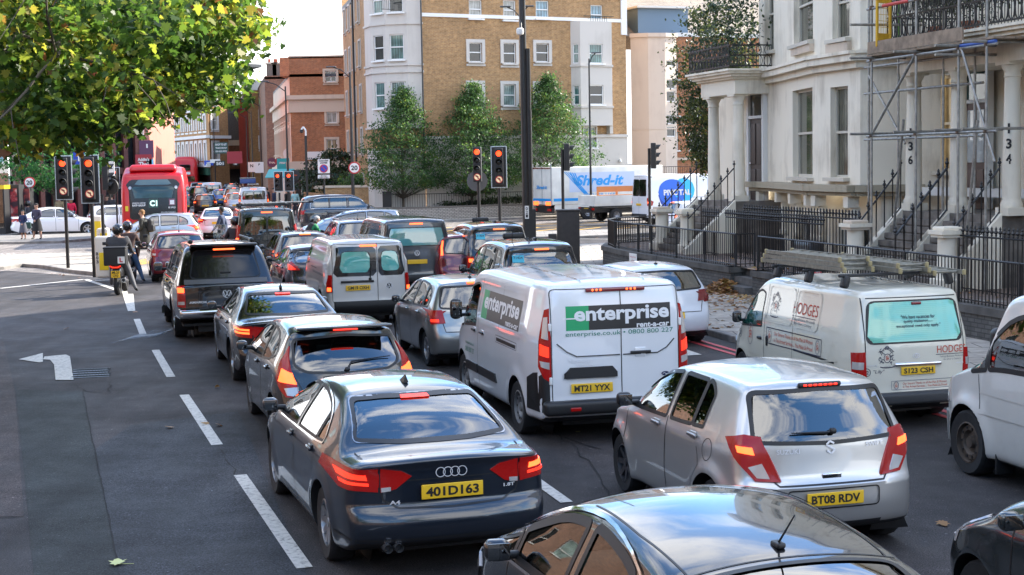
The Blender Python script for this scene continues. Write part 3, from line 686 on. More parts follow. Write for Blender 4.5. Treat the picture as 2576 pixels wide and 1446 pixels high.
# -- black hatchback behind it
def fiesta():
 P=paint('paint_black',(.006,.006,.007),.0,.2,.06)
 sp=spec_hatch(L=3.96,W=1.72,H=1.48,belt=.98,lean=.5,hood=.9,wr=.3,q=1.3,wheels=[(.66,.305),(3.15,.305)],rear=[(.2,.14),(.34,.03),(.5,0),(.62,.02),(.8,.08),(.98,.14),(1.1,.22),(1.36,.42),(1.48,.4)])
 s=Veh('hatchback_car','black hatchback with tall pointed red tail lights','car',sp,place(624,1041,-.84,3.15,R(17)),R(17),'cars queuing in the road',P)
 low=[(.75,1.09),(1.2,1.0),(2.5,.93),(3.0,.9)];up=[(.75,1.1),(.95,1.25),(1.3,1.34),(1.8,1.37),(2.2,1.33),(2.6,1.17),(3.0,.92)]
 sideglass(s,low,up,[(.8,.98,GLD,'quarter_window'),(1.03,1.62,GLM,'side_window'),(1.7,2.9,GLM,'side_window')],None)
 s.window('B',[(-.64,1.02),(-.5,.94),(0,.915),(.5,.94),(.64,1.02),(.6,1.3),(0,1.34),(-.6,1.3)],GLD,'rear_window',.03,r=.06,nu=16,nv=8)
 s.window('F',[(-.68,1.02),(.68,1.02),(.55,1.34),(-.55,1.34)],GLM,'windscreen',.03)
 mb=MB();mb.rbox((0,.42,1.435),(1.16,.3,.035),.016,P,rx=-.05);mb.rbox((0,.265,1.418),(.3,.02,.018),.008,LIT);obj('roof_spoiler',mb,s.root)
 boot(s,[(-.7,.95),(-.62,.86),(-.5,.6),(-.3,.52),(.3,.52),(.5,.6),(.62,.86),(.7,.95)]);doors(s,'LR',[1.64,2.75],.28,.95)
 for sg in(-1,1):
  f=lambda p:[(sg*a,b)for a,b in p];k='L'if sg<0 else 'R'
  s.clamp(sg,[([(.62,.04,.64),(.80,.1,.66),(.84,.42,.86),(.70,.42,1.22),(.68,.25,1.0)],REDL,.014),([(.70,.08,.80),(.82,.28,.84),(.76,.3,.98),(.70,.18,.93)],LITO,.022),([(.65,.05,.66),(.78,.1,.68),(.8,.15,.76),(.68,.07,.77)],CLRL,.02)])
 s.wiper((.04,1.03),(.52,1.06),(-.02,.95));s.mirror(2.72,.96,P,.19,.14);s.handles('L',[(2.0,.88),(1.15,.9)],P);s.plate('',0,.5,off=.02)
 s.seats(2.0,1.0);s.dash(2.7);s.wheels('alloy',DRIM,.2,5);s.finish()
# -- dark saloon
def bmw():
 P=paint('paint_dark_bronze',(.011,.010,.011),.3,.24,.08)
 sp=spec_saloon(L=4.62,W=1.81,H=1.43,q=1.2,wheels=[(.95,.325),(3.76,.325)])
 s=Veh('saloon_car','very dark saloon with pale sky mirrored in its rear window, behind the black pick-up','car',sp,place(583,957,-.88,.95,R(16)),R(16),'cars queuing in the road',P)
 low=[(1.2,1.0),(3.6,.94)];up=[(1.2,1.02),(1.4,1.18),(1.7,1.28),(2.2,1.335),(2.7,1.32),(3.1,1.18),(3.6,.96)]
 sideglass(s,low,up,[(1.25,1.44,GLD,'quarter_window'),(1.49,2.25,GLD,'side_window'),(2.33,3.45,GLD,'side_window')],SIL)
 s.window('B',[(-.66,1.07),(0,1.055),(.66,1.07),(.55,1.33),(0,1.345),(-.55,1.33)],GLM,'rear_window',.03,r=.05,nu=16,nv=8,chrome=None)
 s.window('F',[(-.7,1.0),(.7,1.0),(.56,1.31),(-.56,1.31)],GLM,'windscreen')
 doors(s,'LR',[2.28,3.45],.28,.95);boot(s,[(-.62,1.0),(-.6,.75),(-.5,.66),(.5,.66),(.6,.75),(.62,1.0)])
 for sg in(-1,1):
  f=lambda p:[(sg*a,b)for a,b in p];k='L'if sg<0 else 'R'
  s.lamp('tail_light',[('B',f([(.62,.75),(.88,.78),(.88,.93),(.62,.94)]),REDL,.012),('B',f([(.6,.76),(.6,.935),(.34,.9),(.36,.8)]),REDL,.01),('B',f([(.66,.81),(.84,.825),(.84,.85),(.66,.84)]),LITO,.018),('B',f([(.66,.86),(.84,.875),(.84,.9),(.66,.89)]),LITO,.018),(k,[(.04,.78),(.3,.82),(.36,.9),(.04,.93)],REDL,.012)])
 s.badge('B',0,.93,.045,'roundel');s.plate('',0,.76);s.lamp('brake_light',[('B',[(-.12,1.318),(.12,1.318),(.12,1.335),(-.12,1.335)],LIT,.01)])
 s.aerial(0,1.5,fin=True);s.mirror(3.2,.97,P,.2,.14);s.handles('L',[(2.45,.86),(1.5,.88)],P);s.seats(2.4,1.45,);s.dash(3.0);s.wheels('alloy',SIL,.23,10);s.finish()
# -- white panel van with hire lettering
def ent():
 P=paint('paint_white',(.72,.73,.74),.0,.32,.08)
 sp=spec_van(L=4.97,W=1.98,H=1.97,belt=1.12,q=1.5,ro=1.0,slope=.05)
 s=Veh('panel_van','white panel van with a green and black name panel on its rear doors','van',sp,place(1308,1090,-.95,1.0,R(15)),R(15),'vans queuing in the road',P)
 low=[(3.05,1.16),(3.6,1.12),(4.15,1.05)];up=[(3.05,1.66),(3.2,1.72),(3.5,1.68),(3.85,1.45),(4.15,1.1)]
 sideglass(s,low,up,[(3.12,3.78,GLM,'side_window'),(3.84,4.1,GLM,'quarter_window')],None)
 s.window('F',[(-.76,1.2),(.76,1.2),(.66,1.74),(-.66,1.74)],GLM,'windscreen')
 e=s.extra
 e2=[(-.8,.5),(-.8,1.86),(.8,1.86),(.8,.5)]
 s.strip(e,'B',rnd(e2,.06),.01,BLK,.003,True);s.strip(e,'B',[(.06,.5),(.06,1.86)],.012,BLK,.004)
 s.strip(e,'B',[(-.74,1.22),(-.62,1.12),(-.5,1.06),(.04,1.06)],.016,P,.012);s.strip(e,'B',[(.08,1.06),(.52,1.06),(.64,1.12),(.74,1.22)],.016,P,.012)
 s.patch(e,'B',[(-.97,.4),(-.83,.4),(-.83,.85),(-.88,.9),(-.97,.8)],BLK,.006,4,5);s.patch(e,'B',[(.97,.4),(.83,.4),(.83,.85),(.88,.9),(.97,.8)],BLK,.006,4,5)
 s.patch(e,'L',[(.0,.4),(.55,.4),(.52,.78),(.3,.86),(0,.9)],BLK,.006,6,5);s.patch(e,'R',[(.0,.4),(.55,.4),(.52,.78),(.3,.86),(0,.9)],BLK,.006,6,5)
 mb=MB();mb.rbox((0,-.02,.46),(1.86,.17,.17),.05,BLK);mb.rbox((0,-.05,.5),(1.5,.1,.05),.02,BLK);mb.rbox((-.56,-.11,.45),(.13,.02,.045),.01,REDL);mb.rbox((.56,-.11,.45),(.13,.02,.045),.01,REDL);obj('rear_bumper',mb,s.root)
 mb=MB();mb.add([s.hit('B',x,z,.02)[0]for x,z in((-.66,.8),(.0,.8),(0,.86),(-.07,.92),(-.58,.92),(-.66,.86))],[(0,1,2,3,4,5)],BLK);s.patch(mb,'B',[(-.64,.8),(0,.8),(0,.86),(-.06,.93),(-.58,.93),(-.64,.86)],BLK,.03,8,3);obj('plate_housing',mb,s.root)
 s.plate('MT21 YYX',-.32,.68,off=.016)
 h=s.hit('B',.28,.96)[0];mb=MB();mb.rbox(h+Vector((.02,-.02,.12)),(.26,.03,.035),.012,BLK);mb.rbox(h+Vector((.02,.0,.12)),(.14,.02,.11),.01,P);obj('door_handle',mb,s.root)
 for sg in(-1,1):
  f=lambda p:[(sg*a,b)for a,b in p];k='L'if sg<0 else 'R'
  s.clamp(sg,[([(.845,.03,.76),(.93,.05,.82),(.95,.13,.95),(.95,.13,1.25),(.90,.1,1.62),(.855,.06,1.64),(.845,.04,1.3)],REDL,.014),([(.855,.05,1.06),(.94,.1,1.09),(.94,.1,1.22),(.855,.05,1.18)],LIT,.022),([(.865,.05,1.27),(.925,.09,1.29),(.895,.1,1.53),(.865,.06,1.54)],CLRL,.022),([(.86,.04,.92),(.935,.08,.95),(.94,.1,1.02),(.86,.04,1.0)],CLRL,.022)])
  for z in(1.42,.78):mb=MB();hh=s.hit('B',sg*.82,z)[0];mb.rbox(hh+Vector((0,-.012,0)),(.035,.04,.09),.01,WHT);obj('door_hinge',mb,s.root)
 mb=MB();hh=s.hit('B',0,1.84)[0];mb.rbox((0,hh.y-.01,1.845),(.74,.05,.05),.015,REDD)
 for x in(-.29,-.24,-.19,.14,.19,.24):mb.sphere((x,hh.y-.036,1.845),.014,LITO,8)
 obj('brake_light',mb,s.root)
 GRN=flat('sign_green',(.01,.33,.12),.4);INK=flat('sign_black',(.012,.012,.014),.35);TW=flat('sign_white',(.75,.75,.75),.4);TG=flat('sign_teal',(.02,.2,.13),.4)
 mb=MB();s.patch(mb,'B',[(-.62,1.37),(-.34,1.37),(-.34,1.66),(-.62,1.66)],GRN,.003,4,3);s.patch(mb,'B',[(-.34,1.37),(.7,1.37),(.7,1.66),(-.34,1.66)],INK,.003,12,3)
 s.text('B','enterprise',.08,1.535,1.2,.215,TW,.03,.006,mb=mb);s.text('B','rent-a-car',.47,1.405,.42,.06,TW,.03,.006,mb=mb);s.text('B','enterprise.co.uk • 0800 800 227',.05,1.32,1.36,.07,TG,.0,.005,mb=mb)
 s.patch(mb,'B',[(-.66,1.505),(-.5,1.505),(-.5,1.52),(-.66,1.52)],TW,.006,2,1);obj('name_panel',mb,s.root)
 mb=MB();s.patch(mb,'L',[(2.88,1.28),(2.58,1.28),(2.62,1.66),(2.88,1.66)],GRN,.003,4,3);s.patch(mb,'L',[(2.58,1.28),(.95,1.28),(.95,1.66),(2.6,1.66)],INK,.003,14,3)
 s.text('L','enterprise',1.9,1.49,1.75,.27,TW,.03,.006,mb=mb);s.text('L','rent-a-car',1.28,1.33,.6,.07,TW,.03,.006,mb=mb);obj('side_name_panel',mb,s.root)
 mb=MB();s.text('L','enterprise.co.uk',3.45,.86,.5,.06,TG,0,.005,mb=mb);s.text('L','0800 800 227',3.45,.77,.5,.07,TG,0,.005,mb=mb);obj('door_lettering',mb,s.root)
 s.text('B','TRANSIT',-.45,1.0,.3,.04,BDG,.02,.006);s.text('B','CUSTOM',-.4,.955,.2,.022,BDG,.02,.006);s.badge('B',.62,.8,.06,'oval')
 for k in 'LR':
  s.strip(e,k,rnd([(.85,1.2),(.85,1.74),(2.95,1.74),(2.95,1.2)],.08),.012,P,.008,True);s.strip(e,k,[(3.0,.35),(3.0,1.8)],.01,BLK,.003);s.strip(e,k,[(4.12,.45),(4.12,1.05)],.01,BLK,.003);s.strip(e,k,[(1.9,1.2),(1.9,1.78)],.008,BLK,.003)
  s.strip(e,k,[(1.05,1.08),(2.0,1.08)],.045,BLK,.004);s.strip(e,k,rnd([(1.0,1.04),(2.05,1.04),(2.05,1.13),(1.0,1.13)],.01,1),.006,BLK,.003,True)
  s.patch(e,k,[(2.0,.5),(2.95,.5),(2.95,.62),(2.05,.62)],BLK,.02,8,2);s.patch(e,k,[(3.03,.5),(3.6,.5),(3.6,.62),(3.03,.62)],BLK,.02,6,2)
 s.handles('L',[(3.2,1.08),(2.75,1.08)],BLK)
 for i in range(4):s.strip(e,'T',[(-.75,.9+i*.75),(.75,.9+i*.75)],.03,P,.012)
 s.strip(e,'T',[(-.4,.15),(-.38,3.2)],.02,P,.01);s.strip(e,'T',[(.4,.15),(.38,3.2)],.02,P,.01)
 s.mirror(3.95,1.2,BLK,.22,.32,arm=.1,dep=.16);s.seats(3.2,None,.75,1.35);s.dash(4.0,1.15);s.wheels('steel',flat('steel_wheel',(.22,.22,.22),.5,.4),.22);s.finish()
# -- silver hatchback, lower right
def swift():
 P=paint('paint_warm_silver',(.55,.54,.52),.7,.36,.05)
 sp=spec_hatch(L=3.75,W=1.75,H=1.51,belt=.98,lean=.36,hood=.94,screen=1.0,wr=.3,q=1.5,wheels=[(.64,.305),(3.02,.305)],top=[(0,1.46),(.3,1.475),(.55,1.5),(1.2,1.51),(1.8,1.49),(2.15,1.41),(2.5,1.22),(2.78,1.04),(3.0,.98),(3.35,.9),(3.6,.78),(3.7,.66)],rear=[(.2,.16),(.3,.04),(.5,0),(.63,.0),(.68,.05),(.8,.07),(1.0,.09),(1.06,.12),(1.38,.27),(1.51,.3)],arch=1.2,flare=.035)
 s=Veh('hatchback_car','silver hatchback with swept red lights and a black wing mirror, nearest of the silver cars','car',sp,place(1560,1238,-.86,3.02,R(15)),R(15),'cars queuing in the road',P)
 low=[(.85,1.03),(1.4,1.0),(2.9,.96)];up=[(.85,1.05),(.9,1.3),(1.1,1.4),(1.7,1.4),(2.1,1.35),(2.5,1.16),(2.9,.98)]
 sideglass(s,low,up,[(.9,1.12,GL,'quarter_window'),(1.15,1.66,GL,'side_window'),(1.76,2.82,GL,'side_window')],None,seal=.035)
 s.window('B',[(-.66,1.0),(0,.975),(.66,1.0),(.6,1.39),(0,1.41),(-.6,1.39)],GLM,'rear_window',.035,r=.06,nu=16,nv=8)
 s.window('F',[(-.66,1.05),(.66,1.05),(.56,1.38),(-.56,1.38)],GLM,'windscreen')
 mb=MB();h=s.hit('B',0,1.44)[0];mb.rbox((0,h.y-.012,1.445),(.4,.04,.045),.018,BLK)
 for i in range(7):mb.rbox(((i-3)*.047,h.y-.034,1.445),(.034,.01,.018),.005,LIT)
 obj('brake_light',mb,s.root);e=s.extra
 boot(s,[(-.68,1.0),(-.6,.9),(-.54,.7),(-.48,.64),(.48,.64),(.54,.7),(.6,.9),(.68,1.0)]);s.strip(e,'B',rnd([(-.42,.44),(.42,.44),(.42,.6),(-.42,.6)],.04),.012,P,.01,True)
 doors(s,'LR',[1.71,2.78],.28,1.0);s.strip(e,'L',[(.95,.85),(.88,.7),(1.0,.55),(1.1,.3)],.009,BLK,.0025)
 s.strip(e,'L',[(1.0-.13+.13+.1*math.cos(t)-.28,.86+.095*math.sin(t))for t in np.linspace(0,6.283,20)],.007,BLK,.0025)
 for sg in(-1,1):
  f=lambda p:[(sg*a,b)for a,b in p];k='L'if sg<0 else 'R'
  s.clamp(sg,[([(.50,.03,.67),(.73,.06,.68),(.80,.2,.84),(.82,.40,1.02),(.74,.22,1.06),(.68,.1,1.04),(.60,.07,.90)],REDL,.014),([(.70,.12,.90),(.80,.2,.92),(.79,.24,.97),(.71,.14,.96)],LITO,.022),([(.60,.05,.70),(.71,.07,.71),(.76,.12,.80),(.66,.08,.83)],CLRL,.02)])
 s.plate('BT08 RDV',0,.52,off=.018);s.text('B','SUZUKI',-.38,.92,.2,.04,BDG,.02,.008);s.text('B','SWIFT',.42,.94,.17,.035,BDG,.02,.008);s.badge('B',0,.94,.055,'swoop')
 h=s.hit('B',0,.7)[0];mb=MB();mb.rbox(h,(.18,.02,.05),.01,CHR);obj('tailgate_handle',mb,s.root)
 s.wiper((-.02,1.05),(-.34,1.06),(.03,1.06));s.mirror(2.62,.98,BLK,.2,.15);s.handles('L',[(1.95,.9),(1.05,.93)],SIL)
 s.seats(1.95,.95);s.dash(2.6);s.wheels('alloy',DRIM,.19,7);s.finish()
def ahead(root,d,lat,yaw,dyaw=0.):
 c,s_=math.cos(yaw),math.sin(yaw);return Vector((root.x-s_*d+c*lat,root.y+c*d+s_*lat,0))
# -- black pick-up with hard canopy
def pickup():
 P=paint('paint_dark_brown_metal',(.012,.009,.008),.3,.22,.12);L=5.25;yw=R(16.5)
 sp=spec_van(L=L,W=1.94,H=1.9,belt=1.2,q=1.2,ro=1.3,wb=3.1,wr=.385,slope=.5,nose=1.35,r=.09,top=[(0,1.12),(.14,1.13),(.2,1.2),(.62,1.8),(.75,1.86),(1.6,1.88),(2.6,1.87),(3.0,1.8),(3.4,1.56),(3.75,1.27),(3.95,1.2),(4.7,1.12),(5.1,1.0),(5.25,.85)],rear=[(.4,.06),(.55,.0),(.64,0),(.66,.08),(1.12,.1)],zb=[(0,.5),(.3,.42),(L-.3,.38),(L,.4)],sec=[(.3,.95),(.5,.98),(.9,1.0),(1.15,.97),(1.22,.95),(1.7,.8),(1.86,.74)],arch=1.2,flare=.035)
 loc=place(441,847,-.93,1.3,yw);s=Veh('pickup_truck','black pick-up with hard canopy and tall red tail lights','pick-up truck',sp,loc,yw,'cars queuing in the road',P)
 pt=[(-.68,1.23),(.68,1.23),(.58,1.74),(-.58,1.74)]
 s.window('B',pt,flat('canopy_tint',(.012,.012,.014),.12,coat=.3),'canopy_window',.03,see=False,r=.08,nu=14,nv=8)
 low=[(.75,1.3),(3.9,1.22)];up=[(.75,1.6),(1.0,1.68),(2.4,1.7),(2.9,1.66),(3.4,1.48),(3.9,1.24)]
 sideglass(s,low,up,[(.85,1.5,GLM,'canopy_side_window'),(1.75,2.6,GLD,'side_window'),(2.68,3.7,GLD,'side_window')],None)
 s.window('F',[(-.75,1.27),(.75,1.27),(.62,1.7),(-.62,1.7)],GLM,'windscreen')
 e=s.extra;s.strip(e,'B',[(-.8,1.16),(.8,1.16)],.09,flat('grey_trim',(.12,.12,.12),.4),.012);boot(s,[(-.78,1.1),(-.78,.68),(.78,.68),(.78,1.1)]);doors(s,'LR',[1.68,2.64,3.8],.5,1.2)
 mb=MB();mb.rbox((0,-.02,.57),(1.84,.2,.17),.05,CHR);mb.rbox((0,-.03,.66),(1.1,.16,.02),.01,BLK);obj('rear_bumper',mb,s.root)
 mb=MB();mb.rbox((0,.56,1.83),(1.3,.3,.06),.03,P,rx=-.2);mb.rbox((0,.4,1.775),(.42,.02,.03),.01,LITO);obj('canopy_spoiler',mb,s.root)
 for sg in(-1,1):
  f=lambda p:[(sg*a,b)for a,b in p]
  s.lamp('tail_light',[('B',f([(.79,.68),(.93,.7),(.93,1.1),(.79,1.1)]),REDL,.014),('B',f([(.81,.97),(.915,.97),(.915,1.06),(.81,1.06)]),LITO,.022),('B',f([(.81,.74),(.915,.74),(.915,.8),(.81,.8)]),CLRL,.02)])
  mb=MB();mb.rbox((sg*.6,1.0,1.91),(.09,.35,.09),.04,BLK);mb.cyl((sg*.6,1.1,1.93),(sg*.6,3.0,1.92),.02,BLK);obj('roof_rail',mb,s.root)
 s.badge('B',0,.93,.085,'vw');s.text('B','AMAROK',-.55,.78,.34,.045,BDG,.03,.01);mb=MB();h=s.hit('B',0,1.03)[0];mb.rbox(h+Vector((0,-.008,0)),(.24,.03,.07),.02,BLK);h=s.hit('B',0,1.33)[0];mb.rbox(h+Vector((0,-.02,0)),(.2,.02,.035),.01,BLK);obj('tailgate_handle',mb,s.root)
 s.mirror(3.5,1.22,P,.24,.2,arm=.08);s.handles('L',[(2.85,1.05),(1.9,1.05)],P);s.seats(2.8,2.0,.8,1.4);s.wheels('alloy',SIL,.25,5);s.finish();return loc,yw
# -- generic hatchback, saloon and van for the rest of the queue
def lamps(s,polyB,polyS,litp,zc=None,lit=None,base=None):
 for sg in(-1,1):
  f=lambda p:[(sg*a,b)for a,b in p];k='L'if sg<0 else 'R'
  L_=[('B',f(polyB),base or REDL,.012)]
  if polyS:L_.append((k,polyS,base or REDL,.012))
  if litp:L_.append(('B',f(litp),lit or LITO,.02))
  s.lamp('tail_light',L_)
def hatch(name,label,P,loc,yaw,group='cars queuing in the road',L=3.95,W=1.7,H=1.46,q=1.,belt=.94,glass=None,lean=.4,brake=True,plate='',wheel='alloy',wr=.3,badge=None,lamp=None,litp=None,rw=None,gs=None,roofrails=False,seats=True,chrome=None,mir=None,lampS=None,aer=True,sph=None,pcol=PLY,lens=None,wiper=True,lit=None,px=0.,front=True):
 sp=spec_hatch(L=L,W=W,H=H,belt=belt,lean=lean,wr=wr,q=q,**(sph or{}));s=Veh(name,label,'car',sp,loc,yaw,group,P);glass=glass or GLM;gs=gs or glass
 b=belt;w=W/2;fr=L-1.12
 low=[(.55,b+.06),(1.3,b+.035),(fr-.1,b-.01)];up=[(.55,b+.1),(.75,H-.22),(1.1,H-.12),(1.7,H-.1),(2.1,H-.13),(fr-.6,H-.26),(fr-.1,b+.01)]
 sideglass(s,low,up,[(.62,.98,gs,'quarter_window'),(1.03,1.72,gs,'side_window'),(1.8,fr-.2,gs,'side_window')],chrome)
 rw=rw or[(-w*.78,b+.06),(0,b+.03),(w*.78,b+.06),(w*.68,H-.13),(0,H-.11),(-w*.68,H-.13)]
 s.window('B',rw,glass,'rear_window',.03,r=.06,nu=12,nv=6)
 s.window('F',[(-w*.8,b+.1),(w*.8,b+.1),(w*.65,H-.13),(-w*.65,H-.13)],glass,'windscreen')
 if brake:s.lamp('brake_light',[('B',[(-.15,H-.09),(.15,H-.09),(.15,H-.065),(-.15,H-.065)],LITO,.02)])
 boot(s,[(-w*.8,b),(-w*.7,.62),(w*.7,.62),(w*.8,b)]);doors(s,'LR',[1.76,fr-.15],.28,b)
 lamps(s,lamp or[(w*.74,b-.2),(w*.97,b-.2),(w*.97,b),(w*.74,b+.02)],lampS or[(.06,b-.2),(.3,b-.18),(.28,b),(.08,b)],litp or[(w*.8,b-.14),(w*.93,b-.14),(w*.93,b-.06),(w*.8,b-.06)],base=lens,lit=lit)
 if plate is not None:s.plate(plate,px,.56 if b<1 else.7,off=.02,col=pcol)
 if badge:s.badge('B',0,b-.08,.05,badge)
 if wiper and q>.8:s.wiper((-.03,b+.07),(-.34,b+.08),(.02,b+.04))
 if front:
  for sg in(-1,1):
   mb=MB()
   for kk,pl in(('F',[(sg*w*.55,.62),(sg*w*.92,.66),(sg*w*.92,.78),(sg*w*.6,.74)]),):s.patch(mb,kk,pl,CLRL,.012,5,3)
   s.patch(mb,'L'if sg<0 else 'R',[(L-.45,.7),(L-.18,.64),(L-.14,.72),(L-.42,.8)],CLRL,.01,5,3)
   if mb.v:obj('headlight',mb,s.root)
 s.mirror(fr-.25,b,mir or P,.19,.14);s.handles('LR',[(2.1,b-.09),(1.2,b-.07)],P)
 if aer:s.aerial(0,.8,.2)
 if roofrails:
  for sg in(-1,1):mb=MB();mb.cyl((sg*w*.66,.75,H+.01),(sg*w*.66,2.6,H+.0),.018,SIL);obj('roof_rail',mb,s.root)
 if seats:s.seats(2.1,1.1);s.dash(fr-.15,b)
 s.wheels(wheel,SIL if wheel=='alloy'else flat('wheel_cover',(.3,.3,.31),.4,.5),.2,5);s.finish();return s
def saloon(name,label,P,loc,yaw,group='cars queuing in the road',q=1.,L=4.6,H=1.43,W=1.82,glass=None,brake=True,plate='',lamp=None,litp=None,sp_=None,pcol=PLY):
 sp=sp_ or spec_saloon(L=L,H=H,W=W,q=q);s=Veh(name,label,'car',sp,loc,yaw,group,P);glass=glass or GLM
 low=[(1.2,1.0),(3.5,.94)];up=[(1.2,1.02),(1.4,1.16),(1.7,H-.16),(2.2,H-.1),(2.7,H-.12),(3.1,H-.25),(3.5,.96)]
 sideglass(s,low,up,[(1.3,2.2,glass,'side_window'),(2.28,3.35,glass,'side_window')],None)
 s.window('B',[(-.66,1.07),(0,1.055),(.66,1.07),(.54,H-.1),(0,H-.09),(-.54,H-.1)],glass,'rear_window',.03,r=.05,nu=12,nv=6)
 s.window('F',[(-.7,1.0),(.7,1.0),(.56,H-.13),(-.56,H-.13)],glass,'windscreen')
 doors(s,'LR',[2.24,3.35],.28,.95);boot(s,[(-.6,1.0),(-.58,.68),(.58,.68),(.6,1.0)])
 lamps(s,lamp or[(.55,.78),(.88,.78),(.88,.93),(.5,.92)],[(.04,.78),(.3,.84),(.34,.92),(.04,.93)],litp or[(.62,.83),(.84,.83),(.84,.89),(.62,.89)])
 if plate is not None:s.plate(plate,0,.78,col=pcol)
 if brake:s.lamp('brake_light',[('B',[(-.12,H-.1),(.12,H-.1),(.12,H-.08),(-.12,H-.08)],LIT,.012)])
 for sg in(-1,1):
  mb=MB();s.patch(mb,'F',[(sg*.5,.62),(sg*.84,.64),(sg*.84,.74),(sg*.55,.72)],CLRL,.01,5,3)
  if mb.v:obj('headlight',mb,s.root)
 s.mirror(3.15,.97,P,.19,.13);s.handles('LR',[(2.45,.86),(1.45,.88)],P);s.seats(2.4,1.45);s.wheels('alloy',SIL,.21,5);s.finish();return s
def van(name,label,P,loc,yaw,group='vans queuing in the road',q=1.,L=4.97,W=1.96,H=1.97,belt=1.1,sp_=None,glass=None,rear='doors',lampz=(.85,1.5),brake=True,plate='',bump=BLK,rails=False,px=0.,sideg=True,litk=.3,glf=None,plz=.62,r=.1):
 sp=sp_ or spec_van(L=L,W=W,H=H,belt=belt,q=q,r=r,ro=.95,wb=L-2.0);s=Veh(name,label,'van',sp,loc,yaw,group,P);glass=glass or GLD;e=s.extra;w=W/2;b=belt
 y0,y1=L*.61,L-.85
 sideglass(s,[(y0,b+.06),(y1,b-.03)],[(y0,H-.33),(y0+.15,H-.27),(y0+.5,H-.31),(y1-.35,b+.3),(y1,b)],[(y0+.06,y1-.1,glf or GLM,'side_window')],None)
 if sideg:s.window('L',[(.5,b+.1),(y0-.12,b+.1),(y0-.12,H-.3),(.5,H-.3)],GLD,'side_window',.03,see=False,r=.08,nu=12,nv=5)
 s.window('F',[(-w*.78,b+.1),(w*.78,b+.1),(w*.68,H-.24),(-w*.68,H-.24)],GLM,'windscreen')
 if rear=='doors':
  for x0,x1 in((-w*.74,-.03),(.03,w*.74)):s.window('B',[(x0,b+.1),(x1,b+.1),(x1*.97 if x1>0 else x1,H-.28),(x0 if x0>0 else x0*.95,H-.28)],glass,'rear_window',.04,see=False,r=.08,nu=10,nv=6)
  s.strip(e,'B',[(0,.45),(0,H-.1)],.012,BLK,.004)
 elif rear=='tailgate':s.window('B',[(-w*.8,b+.07),(w*.8,b+.07),(w*.74,H-.25),(-w*.74,H-.25)],glass,'rear_window',.05,see=False,r=.08,nu=16,nv=8)
 s.strip(e,'B',rnd([(-w*.86,.5),(-w*.84,H-.1),(w*.84,H-.1),(w*.86,.5)],.06),.01,BLK,.003,True)
 s.patch(e,'B',[(-w*.97,.36),(w*.97,.36),(w*.97,.52),(-w*.97,.52)],bump,.03,12,3)
 for k in 'LR':s.strip(e,k,[(y0-.05,.4),(y0-.05,H-.25)],.01,BLK,.003);s.strip(e,k,[(1.6,b-.02),(y0-.2,b-.02)],.02,BLK,.003)
 for sg in(-1,1):
  f=lambda p:[(sg*a,b_)for a,b_ in p];z0,z1=lampz
  s.lamp('tail_light',[('B',f([(w*.86,z0),(w*.965,z0),(w*.965,(z0+z1)/2),(w*.93,z1),(w*.86,z1)]),REDL,.014),('B',f([(w*.88,z0+(z1-z0)*litk),(w*.95,z0+(z1-z0)*litk),(w*.95,z0+(z1-z0)*(litk+.22)),(w*.88,z0+(z1-z0)*(litk+.22))]),LITO,.022),('L'if sg<0 else 'R',[(.03,z0),(.12,z0+.02),(.1,z1-.05),(.05,z1)],REDL,.012)])
 if brake:s.lamp('brake_light',[('B',[(-.17,H-.16),(.17,H-.16),(.17,H-.12),(-.17,H-.12)],LITO,.02)])
 if plate is not None:s.plate(plate,px,plz,off=.02)
 s.mirror(y1-.1,b+.1,BLK,.2,.28,arm=.08,dep=.14);s.seats(y0+.1,None,.7,1.25);s.wheels('steel',flat('wheel_cover',(.3,.3,.31),.4,.5),.22)
 if rails:
  for i in range(4):s.strip(e,'T',[(-w*.6+i*w*.4,.2),(-w*.6+i*w*.4,L*.62)],.02,BLK,.004)
 return s
